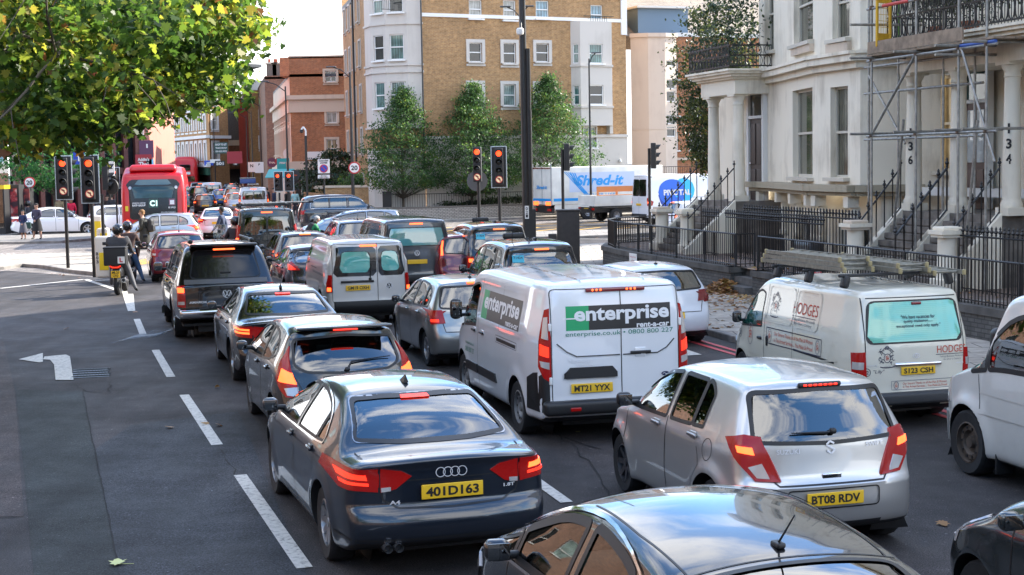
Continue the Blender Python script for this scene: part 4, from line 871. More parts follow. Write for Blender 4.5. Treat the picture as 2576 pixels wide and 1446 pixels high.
def taxi(label,loc,yaw,q=1.,group='black taxis',rear_lit=True):
 P=paint('paint_taxi_black',(.006,.007,.012),.0,.18,.05);L,W,H=4.58,1.78,1.83
 sp=spec_hatch(L=L,W=W,H=H,belt=1.08,q=q,lean=.45,hood=1.0,screen=1.4,wr=.33,wheels=[(.85,.33),(3.73,.33)],top=[(0,1.7),(.35,1.76),(.7,1.81),(1.5,1.83),(2.2,1.8),(2.65,1.7),(2.95,1.5),(3.3,1.22),(3.45,1.12),(4.0,1.05),(4.4,.92),(4.58,.7)],rear=[(.25,.12),(.4,.02),(.55,0),(.7,.03),(1.0,.08),(1.15,.13),(1.6,.36),(1.83,.36)],front=[(.2,L-.14),(.4,L-.02),(.6,L),(.85,L-.05),(1.0,L-.22)],sec=[(.2,.94),(.4,.98),(.7,1.0),(1.0,.98),(1.12,.95),(1.65,.8),(1.83,.74)])
 s=Veh('taxi',label,'taxi',sp,loc,yaw,group,P)
 sideglass(s,[(.6,1.15),(3.4,1.1)],[(.6,1.3),(.8,1.62),(1.3,1.68),(2.2,1.67),(2.6,1.6),(3.0,1.4),(3.4,1.12)],[(.7,1.1,GLM,'quarter_window'),(1.18,2.08,GLM,'side_window'),(2.16,3.2,GLM,'side_window')],None,BLKG)
 s.window('B',[(-.68,1.16),(.68,1.16),(.6,1.62),(-.6,1.62)],GLM,'rear_window',.035,r=.1,nu=14,nv=6);s.window('F',[(-.7,1.15),(.7,1.15),(.58,1.65),(-.58,1.65)],GLM,'windscreen')
 lamps(s,[(.68,.72),(.83,.72),(.83,1.0),(.7,1.0)],None,[(.71,.86),(.8,.86),(.8,.95),(.71,.95)]);s.plate('',0,.65)
 s.lamp('brake_light',[('B',[(-.14,1.655),(.14,1.655),(.14,1.685),(-.14,1.685)],LITO,.02)])
 mb=MB();B=flat('sticker_blue',(.05,.42,.55),.5);s.patch(mb,'B',[(-.58,1.42),(-.36,1.42),(-.36,1.56),(-.58,1.56)],B,.008,3,2);s.text('B','71424',-.47,1.51,.17,.05,BLK,.02,.012,mb=mb);obj('licence_sticker',mb,s.root)
 mb=MB();h=s.hit('T',0,1.0)[0];mb.rbox(h+Vector((.05,.05,.02)),(.05,.18,.05),.02,BLK);mb.cyl(s.hit('T',-.45,.9)[0],s.hit('T',-.45,.9)[0]+Vector((-.05,-.2,.28)),.006,BLK);obj('aerial',mb,s.root)
 mb=MB();mb.rbox((0,2.6,1.83),(.45,.12,.12),.04,LITO if False else BLK);obj('roof_sign',mb,s.root)
 doors(s,'LR',[1.12,2.12,3.25],.3,1.08);s.mirror(3.2,1.1,BLK,.2,.16);s.handles('L',[(2.3,1.0),(1.3,1.0)],P);s.seats(2.4,.8,.7,1.3);s.dash(3.1,1.1);s.wheels('steel',flat('wheel_cover',(.3,.3,.31),.4,.5),.2);s.finish();return s
def midfield():
 loc,yw=pickup()
 hatch('hatchback_car','silver hatchback almost hidden in front of the black pick-up',paint('paint_mid_silver',(.36,.36,.36),.7,.3),ahead(loc,6.0,.42,yw),yw,H=1.5,W=1.75,L=4.2,q=.8)
 RED=paint('paint_red',(.20,.012,.018),.3,.26,.08)
 hatch('hatchback_car','red hatchback waiting beside the scooters with its brake lights off',RED,place(384,708,-.82,.72,R(15.5)),R(15.5),L=4.2,W=1.77,H=1.48,q=1.,brake=False,belt=.96,badge='oval',litp=[(.72,.8),(.8,.8),(.8,.86),(.72,.86)],lit=CLRL,glass=GLM,plate=None)
 D1=paint('paint_dark_plum',(.03,.017,.02),.4,.25,.1);D2=paint('paint_dark_grey',(.03,.032,.036),.5,.25,.1)
 hatch('hatchback_car','dark hatchback with a wide lit brake light under its roof edge, behind the black van',D2,place(775,719,0,0,R(15)),R(15),L=4.3,W=1.78,H=1.5,q=1.,chrome=None)
 h=hatch('hatchback_car','low dark plum fastback with triangular red lights beside the white van',D1,place(815,768,0,0,R(16)),R(16),L=4.35,W=1.7,H=1.42,q=1.,lean=.9,brake=False,lamp=[(.52,.86),(.82,.84),(.82,1.0),(.7,1.06)],litp=[(.62,.88),(.78,.87),(.76,1.0)],lampS=[(.04,.84),(.22,.88),(.2,.95),(.05,1.0)],rw=[(-.62,1.02),(.62,1.02),(.56,1.3),(-.56,1.3)],lit=LIT)
 PW=paint('paint_offwhite',(.58,.57,.55),.0,.3,.1)
 CG=glassmat('van_film_glass',(.3,.5,.5),.7,(.14,.52,.46),.96)
 s=van('panel_van','white small van with two turquoise rear windows and a yellow plate',PW,place(932,818,0,0,R(15)),R(15),q=1.3,L=4.4,W=1.8,H=1.81,belt=1.16,rear=None,lampz=(.72,1.08),plate=None,sideg=False,litk=.05)
 e=s.extra
 s.patch(e,'B',rnd([(-.76,1.04),(.16,1.04),(.16,1.66),(-.7,1.66)],.08),BLKG,.0035,12,6);s.patch(e,'B',rnd([(.2,1.04),(.77,1.04),(.7,1.66),(.2,1.66)],.08),BLKG,.0035,10,6);s.window('B',[(-.62,1.12),(.02,1.12),(.02,1.55),(-.58,1.55)],CG,'rear_window',.02,see=False,r=.1,nu=12,nv=8);s.window('B',[(.27,1.14),(.66,1.14),(.6,1.55),(.27,1.55)],CG,'rear_window',.02,see=False,r=.1,nu=10,nv=8)
 s.strip(e,'B',[(.18,.45),(.18,1.72)],.012,BLK,.01);mb=MB();hh=s.hit('B',-.25,.93)[0];mb.rbox(hh+Vector((0,-.01,0)),(.7,.04,.05),.02,BLK);obj('door_handle',mb,s.root)
 s.plate('GM19 OXH',-.24,.8);s.badge('B',.42,.82,.07,'vw');s.wiper((.02,1.0),(.05,1.3),(.02,.98));s.text('B','CADDY',-.5,1.0,.22,.03,BDG,.02,.008)
 for k in 'LR':s.strip(e,k,[(.6,1.05),(2.2,1.05)],.05,flat('side_strip_grey',(.1,.1,.1),.5),.004)  # plain grey strip along each side
 s.patch(e,'B',[(-.87,.3),(.87,.3),(.87,.5),(-.87,.5)],BLK,.04,12,3);s.finish()
 SV=paint('paint_silver_grey',(.30,.31,.30),.7,.3,.05)
 s=hatch('hatchback_car','silver-grey hatchback between the small white van and the hire van, lights like open hooks',SV,place(1070,920,-.81,.72,R(15.5)),R(15.5),L=3.97,W=1.68,H=1.46,q=1.4,glass=GLM,gs=GL,litp=[(.68,.78),(.78,.78),(.78,.82),(.68,.82)],lamp=[(.58,.76),(.8,.74),(.82,.96),(.62,.97)],lampS=[(.05,.74),(.26,.78),(.3,.9),(.2,.96),(.06,.96)],lit=LIT,badge='vw',mir=BLK)
 CR=paint('paint_cherry',(.16,.008,.016),.3,.22,.05)
 s=hatch('hatchback_car','cherry red hatchback with a tall curved light strip beside the black taxi',CR,place(1190,740,0,0,R(14.5)),R(14.5),L=4.45,W=1.77,H=1.55,q=1.2,belt=1.0,lamp=[(.7,.95),(.8,.9),(.78,1.15),(.68,1.4),(.62,1.4),(.68,1.15)],lampS=[(.1,.95),(.2,.97),(.3,1.2),(.36,1.4),(.3,1.4),(.2,1.15)],litp=[(.71,1.0),(.76,1.0),(.72,1.2),(.66,1.36),(.64,1.36),(.69,1.18)],glass=GLD,gs=GLM,lit=LITO)
 taxi('black taxi with a blue sticker in its rear window, directly ahead of the hire van',place(1378,846,0,0,R(14)),R(14),1.3)
 taxi('second black taxi, ahead of the nearer taxi by the tall lamp column',place(1265,744,0,0,R(13)),R(13),1.)
 P=paint('paint_slate',(.045,.052,.06),.3,.25,.05);CG2=glassmat('tint_film_glass',(.3,.5,.5),.8,(.13,.40,.38),.8)
 s=van('passenger_van','slate grey passenger van with one wide turquoise rear window',P,place(1052,741,0,0,R(15)),R(15),q=1.2,L=4.9,W=1.9,H=1.96,belt=1.2,rear='tailgate',glass=CG2,lampz=(.75,1.1),rails=True,plate='',plz=.85,litk=.0)
 s.badge('B',0,1.07,.07,'vw');s.finish()
 SB=paint('paint_blue_silver',(.20,.25,.32),.6,.25,.04)
 hatch('estate_car','blue-grey high car that the man in green is leaning on',SB,place(912,682,0,0,R(14)),R(14),L=4.3,W=1.8,H=1.62,belt=1.02,q=1.,roofrails=True,glass=GLM,plate=None,brake=False)
 PB=paint('paint_van_black',(.012,.014,.013),.2,.2,.1)
 y=R(13);l=place(676,690,0,0,y);s=van('panel_van','black van with tinted rear doors and a black roof rack',PB,l,y,q=1.2,L=4.97,W=1.98,H=2.07,belt=1.14,lampz=(.8,1.55),plate='YD18 UCM',px=.1,litk=.25,r=.09);s.finish()
 t=thing('roof_rack','black steel roof rack with long chrome tubes on the black van','roof rack',l+Vector((0,0,2.1)),y,'loads on van roofs')
 for yy in(.45,1.5,2.6):mb=MB();mb.cyl((-.8,yy,.04),(.8,yy,.04),.022,BLK);mb.box((-.78,yy,-.01),(.05,.06,.1),BLK);mb.box((.78,yy,-.01),(.05,.06,.1),BLK);obj('crossbar',mb,t)
 for x in(-.7,-.1,.62):mb=MB();mb.cyl((x,-.1,.1),(x+.03,3.0,.1),.022,GALV);obj('tube',mb,t)
 mb=MB();mb.cyl((-.62,.3,.1),(1.35,.55,.12),.03,GALV);mb.cyl((1.35,.55,.12),(1.5,.57,.12),.04,BLK);obj('long_tube',mb,t)
 PW2=paint('paint_cool_white',(.66,.7,.75),.0,.3,.06)
 s=hatch('hatchback_car','white hatchback half hidden behind the hire van next to the kerb',PW2,place(1752,857,.76,.72,R(14)),R(14),L=4.05,W=1.75,H=1.46,q=1.4,glass=GLD,gs=GLD,lens=REDD,lit=REDD,brake=False,lamp=[(.56,.8),(.8,.82),(.85,.92),(.8,1.0),(.6,1.0)],badge='vw',plate='',belt=.97)
def hodges():
 P=paint('paint_cream_white',(.66,.63,.52),.0,.34,.12);L,W,H=4.7,1.8,1.94;yw=R(15)
 loc=place(2306,1076,0,0,yw)
 sp=spec_van(L=L,W=W,H=H,belt=1.1,q=1.5,ro=.98,wb=2.98,wr=.32,slope=.14,nose=.72,r=.1,top=[(0,1.86),(.25,1.92),(.8,1.94),(2.9,1.94),(3.2,1.9),(3.45,1.78),(3.8,1.45),(4.1,1.18),(4.25,1.08),(4.55,.95),(4.7,.8)],front=[(.2,L-.1),(.36,L-.01),(.55,L),(.8,L-.04),(1.0,L-.2)])
 s=Veh('panel_van','cream van with a green rear window, crests and a ladder rack on its roof','van',sp,loc,yw,'vans queuing in the road',P);s.root.scale=(.9,.9,.9)
 sideglass(s,[(3.1,1.14),(4.0,1.08)],[(3.1,1.6),(3.2,1.7),(3.4,1.66),(3.7,1.42),(4.0,1.1)],[(3.14,3.95,glassmat('teal_glass',(.2,.55,.45),.9,(.03,.2,.16),.35),'side_window')],None)
 CG=glassmat('mint_film_glass',(.2,.5,.4),.55,(.2,.62,.46),.9)
 s.window('F',[(-.72,1.18),(.72,1.18),(.62,1.7),(-.62,1.7)],GLM,'windscreen');s.window('B',[(-.72,1.2),(.72,1.2),(.66,1.74),(-.66,1.74)],CG,'rear_window',.05,see=False,r=.09,nu=20,nv=10)
 e=s.extra;INK=flat('sign_navy',(.02,.025,.06),.4);RD=flat('sign_red',(.5,.06,.03),.5);CH=BDG
 mb=MB()
 for i,tx in enumerate(('"We have vacancies for','quality tradesman......','exceptional need only apply."')):s.text('B',tx,.06,1.53-.062*i,(.52,.44,.68)[i],.052,INK,.012,.012,mb=mb)
 obj('window_lettering',mb,s.root)
 for z in np.arange(1.23,1.73,.026):s.strip(e,'B',[(-.66,float(z)),(.66,float(z))],.003,flat('heater_line',(.1,.35,.25),.5),.006,step=.15)
 def crest(k,u,v,r):
  mb=MB();rs=random.Random(int(u*100));sg=-1 if k=='L'else 1
  def arc(cx,cy,rr,a0,a1,w_,ry=1.):s.strip(mb,k,[(u+sg*(cx+rr*math.cos(t)),v+cy+rr*ry*math.sin(t))for t in np.linspace(a0,a1,10)],w_,INK,.006,step=.04)
  arc(0,-.1*r,.32*r,0,6.28,.009,1.25);s.text(k,'SH',u,v-.1*r,.3*r,.36*r,RD,.02,.007,mb=mb);s.text(k,'C',u,v+.08*r,.12*r,.16*r,RD,.02,.007,mb=mb)
  for q in(-1,1):
   for j in range(7):arc(q*(.52+.13*math.sin(j*2.1))*r,(.6-.19*j)*r,(.14+.05*rs.random())*r,rs.random()*3,3+rs.random()*3,.008)
   for j in range(4):arc(q*(.12+.14*j)*r,(.78-.12*j)*r,.1*r,0,4.5,.008)
  arc(0,.84*r,.14*r,0,6.28,.01);arc(0,-.75*r,.75*r,3.6,5.8,.012,.25);s.text(k,'HODGES',u,v-.86*r,.62*r,.11*r,INK,.0,.007,mb=mb)
  return mb
 obj('crest',crest('B',-.44,1.0,.155),s.root);obj('crest',crest('L',2.72,1.5,.2),s.root)
 def seal(mb,k,u,v,w,h):
  s.strip(mb,k,[(u+w/2*math.cos(t),v+h/2*math.sin(t))for t in np.linspace(0,6.283,16)],.01,flat('sign_grey',(.2,.2,.22),.5),.006,step=.05);s.text(k,'SH',u,v-.01,w*.5,h*.35,RD,.01,.007,mb=mb);s.text(k,'C',u,v+h*.22,w*.3,h*.2,RD,.01,.007,mb=mb)
 mb=MB();s.text('B','HODGES',.55,1.07,.46,.1,RD,.0,.006,mb=mb);s.strip(mb,'B',[(.3,1.0),(.8,1.0)],.008,INK,.006);s.text('B','Taking Business Personally',.56,.965,.4,.03,INK,-.005,.006,.25,mb=mb);s.text('B','for Over a Century',.56,.925,.28,.03,INK,-.005,.006,.25,mb=mb);obj('rear_lettering',mb,s.root)
 mb=MB();s.text('L','HODGES',1.72,1.52,.82,.17,RD,.0,.006,mb=mb);s.strip(mb,'L',[(2.12,1.4),(1.35,1.4)],.01,INK,.006);s.text('L','Taking Business Personally',1.72,1.35,.74,.05,INK,-.005,.006,.25,mb=mb);s.text('L','for Over a Century',1.72,1.29,.55,.05,INK,-.005,.006,.25,mb=mb);obj('side_lettering',mb,s.root)
 mb=MB();s.text('L','Our Sincere Thanks to all the Men & Women',2.02,1.07,1.3,.06,RD,.0,.006,mb=mb);s.text('L','in The Armed Services.... You Make Us Proud',2.02,.97,1.3,.06,RD,.0,.006,mb=mb);s.strip(mb,'L',[(2.95,.9),(2.95,1.14),(1.1,1.14),(1.1,.9)],.014,INK,.006,True);seal(mb,'L',2.83,1.02,.13,.2);seal(mb,'L',1.22,1.02,.13,.2);obj('slogan_panel',mb,s.root)
 mb=MB();s.text('B','Our Sincere Thanks to all the Men & Women',.13,.625,.68,.032,RD,.0,.006,mb=mb);s.text('B','in The Armed Services.... You Make Us Proud',.13,.58,.68,.032,RD,.0,.006,mb=mb);s.strip(mb,'B',[(-.38,.545),(-.38,.665),(.62,.665),(.62,.545)],.008,flat('sign_grey',(.2,.2,.22),.5),.006,True);seal(mb,'B',-.31,.605,.07,.1);seal(mb,'B',.56,.605,.07,.1);obj('rear_slogan_panel',mb,s.root)
 mb=MB();seal(mb,'L',3.55,.98,.2,.34);s.text('L','22',3.98,.95,.07,.06,INK,.01,.007,mb=mb);s.strip(mb,'L',[(3.98+.06*math.cos(t),.95+.07*math.sin(t))for t in np.linspace(0,6.283,14)],.008,INK,.006,step=.04);s.text('L','Helping The Lady Haigh',3.6,.6,.4,.04,INK,0,.006,mb=mb);s.patch(mb,'L',[(3.28,.5),(3.38,.5),(3.38,.62),(3.28,.62)],INK,.006,2,2);obj('door_emblem',mb,s.root)
 mb=MB();s.text('B','22',-.74,.8,.06,.05,INK,.02,.007,mb=mb);s.strip(mb,'B',[(-.74+.055*math.cos(t),.8+.055*math.sin(t))for t in np.linspace(0,6.283,14)],.009,INK,.006,step=.03);obj('number_mark',mb,s.root);mb=MB();s.text('B','"Lily"',-.56,.8,.16,.06,INK,-.005,.006,.2,mb=mb);obj('name_mark',mb,s.root);mb=MB();s.text('B','TOYOTA',-.66,.89,.14,.025,CH,.02,.008,mb=mb);obj('lettering',mb,s.root);mb=MB();s.text('B','HIACE',.68,.87,.12,.025,CH,.02,.008,mb=mb);obj('lettering',mb,s.root)
 s.badge('B',0,1.0,.055,'toy');s.plate('S123 CSH',.02,.8,off=.02);mb=MB();h=s.hit('B',.02,.88)[0];mb.rbox(h+Vector((0,-.015,.01)),(.72,.05,.05),.02,CHR);obj('tailgate_handle',mb,s.root)
 for sg in(-1,1):
  f=lambda p:[(sg*a,b)for a,b in p];k='L'if sg<0 else 'R'
  s.clamp(sg,[([(.76,.03,.62),(.88,.2,.64),(.86,.26,1.06),(.76,.06,1.08)],REDL,.014),([(.79,.06,.84),(.87,.2,.84),(.865,.2,.94),(.785,.06,.94)],CLRL,.022)])
 mb=MB();h=s.hit('B',.05,1.715)[0];mb.rbox(h+Vector((0,-.012,0)),(.15,.03,.045),.015,REDD);obj('brake_light',mb,s.root);mb=MB();mb.rbox((0,-.02,.43),(1.76,.16,.17),.05,flat('grey_bumper',(.035,.037,.04),.55));obj('rear_bumper',mb,s.root)
 for k in 'LR':
  for a,b in((2.1,3.0),(1.25,2.02)):s.strip(e,k,rnd([(a,1.24),(b,1.24),(b,1.78),(a,1.78)],.1),.022,P,.014,True)
  s.strip(e,k,[(3.04,.4),(3.04,1.8)],.01,BLK,.003);s.strip(e,k,[(2.05,.4),(2.05,1.8)],.008,BLK,.003);s.strip(e,k,[(.7,.86),(2.0,.9)],.03,BLK,.003);s.strip(e,k,[(.6,.9),(3.0,.62),(4.0,.75)],.02,P,.012)
  s.strip(e,k,[(4.06,.45),(4.06,1.05)],.01,BLK,.003);s.patch(e,k,[(4.35,.3),(4.6,.3),(4.62,.72),(4.45,.72)],flat('grey_bumper',(.035,.037,.04),.55),.02,5,4)
  s.patch(e,k,[(4.3,.78),(4.52,.76),(4.5,.9),(4.32,1.0)],CLRL,.012,5,3)
 s.patch(e,'B',[(-.88,.3),(.88,.3),(.88,.4),(-.88,.4)],BLK,.0,4,1)
 mb=MB();h=s.hit('L',3.2,.95)[0];mb.rbox(h,(.05,.15,.05),.02,BLK);h=s.hit('L',2.92,.93)[0];mb.rbox(h,(.05,.05,.16),.02,BLK);obj('door_handle',mb,s.root)
 boot(s,[(-.76,.55),(-.74,1.8),(.74,1.8),(.76,.55)]);s.mirror(3.9,1.15,BLK,.18,.2);s.seats(3.2,None,.75,1.3);s.dash(3.85,1.1);s.wheels('steel',SIL,.2);s.finish()
 t=thing('roof_rack','three black roof bars with feet on the cream van','roof rack',loc+Vector((0,0,1.745)),yw,'loads on van roofs')
 for yy in(.5,1.5,2.45):
  mb=MB();mb.rbox((0,yy,.14),(1.62,.05,.04),.012,BLK)
  for x in(-.76,.76):mb.rbox((x*.95,yy,.06),(.09,.12,.16),.03,BLK,ry=.25*(-1 if x>0 else 1))
  obj('crossbar',mb,t)
 ALU=flat('worn_aluminium',(.25,.235,.19),.5,.5,noise=.3,nscale=14);WD=flat('ladder_end',(.34,.28,.14),.6)
 for nm,lab,x0,y0,y1,z,n,rz in(('ladder','long triple aluminium ladder on the left of the cream van roof',-.48,.6,2.9,.2,3,.03),('ladder','short pale ladder lying on the right of the cream van roof',.5,.1,2.2,.16,1,-.05),('ladder','middle aluminium ladder with yellow ends on the cream van roof',.05,.15,2.5,.2,2,.0)):
  l2=thing(nm,lab,'ladder',loc+Matrix.Rotation(yw,3,'Z')@Vector((x0,y0,1.745+z)),yw+rz,'ladders on the cream van')
  for j in range(n):
   zz=j*.062;mb=MB();Ln=y1-y0-.12*j
   for x in(-.2,.2):mb.box((x,Ln/2+.06*j,zz),(.028,Ln,.05),ALU);mb.rbox((x,.06*j,zz),(.035,.05,.07),.01,WD);mb.rbox((x,Ln+.06*j,zz),(.035,.05,.07),.01,WD)
   for i in range(int(Ln/.25)):mb.cyl((-.215,.15+i*.25,zz),(.215,.15+i*.25,zz),.017,ALU,n=8)
   obj('ladder_section',mb,l2)
def edgecars():
 P=paint('paint_black',(.006,.006,.007),.0,.2,.06);L=4.46;yw=R(14.5);H=1.49
 sp=spec_hatch(L=L,W=1.745,H=H,belt=.98,q=1.8,lean=.22,wr=.31,wheels=[(.85,.31),(3.55,.31)],crown=.07,top=[(0,1.04),(.1,1.08),(.45,1.22),(.9,1.37),(1.0,1.385),(1.05,1.40),(1.5,1.46),(2.0,1.485),(2.4,1.46),(2.8,1.34),(3.2,1.17),(3.6,1.02),(3.75,.97),(4.1,.86),(4.36,.74),(4.46,.6)],rear=[(.2,.14),(.34,.03),(.5,0),(.7,.02),(.98,.06),(1.1,.1)])
 s=Veh('hatchback_car','black car nearest the camera, sky mirrored in its roof, short aerial','car',sp,(1.66,6.5,0),R(17),'cars queuing in the road',P)
 low=[(1.0,1.05),(1.6,1.0),(3.6,.95)];up=[(1.0,1.07),(1.25,1.22),(1.6,1.32),(2.0,1.36),(2.4,1.33),(2.8,1.21),(3.2,1.06),(3.6,.97)]
 GC=glassmat('clear_car_glass',(.5,.66,.58),.6)
 sideglass(s,low,up,[(1.05,1.3,GLD,'quarter_window'),(1.36,2.02,GC,'side_window'),(2.14,2.98,GC,'side_window'),(3.04,3.5,GC,'quarter_window')],None,seal=.05)
 for k in 'LR':s.strip(s.extra,k,[(y,float(herm(low)(y))-.03)for y in np.linspace(1.0,3.6,12)],.018,CHR,.012);s.strip(s.extra,k,[(y,float(herm(up)(y))+.05)for y in np.linspace(1.15,3.7,16)],.014,CHR,.012)
 s.window('T',[(-.6,.22),(.6,.22),(.54,.93),(-.54,.93)],glassmat('blue_rear_glass',(.08,.12,.14),1.),'rear_window',.04,r=.08,nu=18,nv=10)
 s.window('F',[(-.68,1.02),(.68,1.02),(.54,1.36),(-.54,1.36)],GC,'windscreen');s.strip(s.extra,'T',[(-.6,1.0),(.6,1.0)],.012,BLK,.003)
 for x in(-.55,.55):s.strip(s.extra,'T',[(x,1.0),(x*1.03,1.6),(x,2.3)],.012,BLK,.003)
 for sg in(-1,1):
  k='L'if sg<0 else 'R';mb=MB();s.patch(mb,k,[(3.75,.72),(4.15,.6),(4.22,.68),(3.9,.86)],CLRL,.012,6,3);obj('headlight',mb,s.root)
 s.aerial(0,1.12,.2,-.9);s.mirror(2.98,.98,P,.21,.15);s.seats(2.0,1.2,.55,1.1);s.dash(2.85,.97)
 mb=MB();mb.rbox((.2,2.35,.55),(1.1,1.6,.08),.03,flat('beige_trim',(.1,.1,.1),.8));obj('cabin_floor',mb,s.root)
 doors(s,'LR',[2.08,3.1],.28,1.0);s.handles('L',[(2.3,.88),(1.4,.9)],P);s.lamp('tail_light',[('B',[(-.8,.75),(-.6,.75),(-.6,.95),(-.8,.95)],REDL,.01),('B',[(.8,.75),(.6,.75),(.6,.95),(.8,.95)],REDL,.01)]);s.wheels('alloy',SIL,.2,5);s.finish()
 G2=paint('paint_green_grey',(.05,.058,.06),.5,.2,.06)
 fl=Vector((3.02,10.72));yw=R(14.5);L=4.2;c,s_=math.cos(yw),math.sin(yw);loc=(fl.x+.82*c+L*s_-.05,fl.y+.82*s_-L*c+.25,0)
 hatch('hatchback_car','dark grey-green car showing only its bonnet and headlight',G2,loc,yw,L=L,W=1.75,H=1.48,q=1.4,belt=.97)
 P=paint('paint_old_white',(.62,.61,.57),.0,.34,.25);L,W,H=5.2,1.97,2.05;yw=R(13.5);wy=L-.92
 loc=place(2440,1193,-.92,wy,yw)
 sp=spec_van(L=L,W=W,H=H,belt=1.22,q=1.4,ro=.95,wb=wy-.95,wr=.345,nose=1.25,slope=.06,archtrim=False,flare=.04)
 s=Veh('panel_van','white van at the right edge with a brown rusty wheel hub','van',sp,loc,yw,'vans queuing in the road',P)
 sideglass(s,[(3.0,1.22),(3.6,1.2),(4.3,1.1)],[(3.0,1.7),(3.2,1.78),(3.5,1.72),(3.9,1.42),(4.3,1.14)],[(3.08,3.85,GLM,'side_window'),(3.9,4.2,GLM,'quarter_window')],None,seal=.05)
 s.window('F',[(-.76,1.3),(.76,1.3),(.66,1.8),(-.66,1.8)],GLM,'windscreen')
 for k in 'LR':s.strip(s.extra,k,[(3.02,.4),(3.02,1.8)],.01,BLK,.003);s.strip(s.extra,k,[(3.98,.75),(4.05,1.1)],.01,BLK,.003);s.strip(s.extra,k,[(.6,.72),(4.0,.72)],.03,P,.012);s.strip(s.extra,k,[(.6,.9),(4.0,.92)],.01,P,.01)
 mb=MB();mb.rbox((-.86,wy-.55,.28),(.2,.03,.34),.01,BLK);obj('mud_flap',mb,s.root);s.patch(s.extra,'L',[(4.75,.3),(5.1,.3),(5.12,.6),(4.8,.6)],flat('grey_plastic',(.25,.25,.24),.5),.02,5,3)
 mb=MB();s.patch(mb,'L',[(4.7,.72),(4.98,.7),(4.95,.9),(4.72,.98)],CLRL,.014,5,3);obj('headlight',mb,s.root)
 s.mirror(4.15,1.25,BLK,.22,.4,arm=.1,dep=.18);s.seats(3.2,None,.8,1.4);s.dash(4.0,1.2);s.wheels('steel',flat('rusty_wheel',(.09,.07,.055),.6,.3,noise=.4),.22);s.finish()
# == ground, roads, markings
def asphalt(name,col,red=.0,sc=1.,wet=.0,rough=.82,spec=.4):
 m,nt,b=newmat(name);N=nt.nodes.new;LK=nt.links.new;tc=N('ShaderNodeTexCoord')
 def noise(s,d=6,r=.6):
  n=N('ShaderNodeTexNoise');n.inputs['Scale'].default_value=s;n.inputs['Detail'].default_value=d;n.inputs['Roughness'].default_value=r;LK(tc.outputs['Object'],n.inputs['Vector']);return n.outputs['Fac']
 def rng(v,a,b_,c,d):
  r=N('ShaderNodeMapRange');r.inputs['From Min'].default_value=a;r.inputs['From Max'].default_value=b_;r.inputs['To Min'].default_value=c;r.inputs['To Max'].default_value=d;LK(v,r.inputs['Value']);return r.outputs[0]
 def mul(a,b_):
  x=N('ShaderNodeMath');x.operation='MULTIPLY';LK(a,x.inputs[0]);LK(b_,x.inputs[1]);return x.outputs[0]
 big=rng(noise(.35,5),.35,.68,.66,1.36);mid=rng(noise(3.2,8,.7),.3,.7,.72,1.3);fine=rng(noise(75,2,.5),.38,.66,.3,2.1)
 vo=N('ShaderNodeTexVoronoi');vo.inputs['Scale'].default_value=48;LK(tc.outputs['Object'],vo.inputs['Vector']);chips=rng(vo.outputs['Color'],.88,.97,1,3.2)
 mp=N('ShaderNodeMapping');mp.inputs['Rotation'].default_value=(0,0,R(-16.5));mp.inputs['Scale'].default_value=(1.1,.07,1);LK(tc.outputs['Object'],mp.inputs[0]);ns=N('ShaderNodeTexNoise');ns.inputs['Scale'].default_value=1.6;ns.inputs['Detail'].default_value=7;LK(mp.outputs[0],ns.inputs['Vector']);track=rng(ns.outputs['Fac'],.35,.66,.74,1.3)
 f=mul(mul(mul(mul(big,mid),fine),chips),track)
 mm=N('ShaderNodeMix');mm.data_type='RGBA';mm.blend_type='MULTIPLY';mm.inputs[0].default_value=1;mm.inputs[6].default_value=c4(col);LK(f,mm.inputs[7])
 wb=N('ShaderNodeTexWave');LK(mm.outputs[2],b.inputs['Base Color'])
 bp=N('ShaderNodeBump');bp.inputs['Strength'].default_value=.35;bp.inputs['Distance'].default_value=.012;LK(noise(60,3),bp.inputs['Height']);LK(bp.outputs[0],b.inputs['Normal'])
 LK(rng(noise(1.1,5),.3,.7,rough-.14,rough+.08),b.inputs['Roughness']);b.inputs['Specular IOR Level'].default_value=spec
 MATS[name]=m;return m
ASP=asphalt('asphalt',(.034,.030,.030));ASPD=asphalt('asphalt_dark_patch',(.020,.023,.022));ASPR=asphalt('asphalt_reddish',(.046,.036,.034));ASPB=asphalt('asphalt_bluish',(.028,.030,.034));CRK=flat('crack',(.012,.011,.011),.9);ASPL=asphalt('asphalt_sun_glare',(.17,.15,.135))
def worn(name,col,wear=.5,sc=9.,under=(.07,.065,.065)):
 """road paint worn through to the surface in places"""
 m,nt,b=newmat(name);N=nt.nodes.new;LK=nt.links.new;tc=N('ShaderNodeTexCoord')
 n=N('ShaderNodeTexNoise');n.inputs['Scale'].default_value=sc;n.inputs['Detail'].default_value=9;n.inputs['Roughness'].default_value=.75;LK(tc.outputs['Object'],n.inputs['Vector'])
 r=N('ShaderNodeMapRange');r.inputs['From Min'].default_value=.5;r.inputs['From Max'].default_value=.66;r.inputs['To Max'].default_value=wear;LK(n.outputs['Fac'],r.inputs['Value'])
 n2=N('ShaderNodeTexNoise');n2.inputs['Scale'].default_value=70;LK(tc.outputs['Object'],n2.inputs['Vector']);r2=N('ShaderNodeMapRange');r2.inputs['To Min'].default_value=.8;r2.inputs['To Max'].default_value=1.15;LK(n2.outputs['Fac'],r2.inputs['Value'])
 mm=N('ShaderNodeMix');mm.data_type='RGBA';mm.inputs[6].default_value=c4(col);mm.inputs[7].default_value=c4(under);LK(r.outputs[0],mm.inputs[0])
 m3=N('ShaderNodeMix');m3.data_type='RGBA';m3.blend_type='MULTIPLY';m3.inputs[0].default_value=1;LK(mm.outputs[2],m3.inputs[6]);LK(r2.outputs[0],m3.inputs[7]);LK(m3.outputs[2],b.inputs['Base Color']);setp(b,Roughness=.6)
 MATS[name]=m;return m
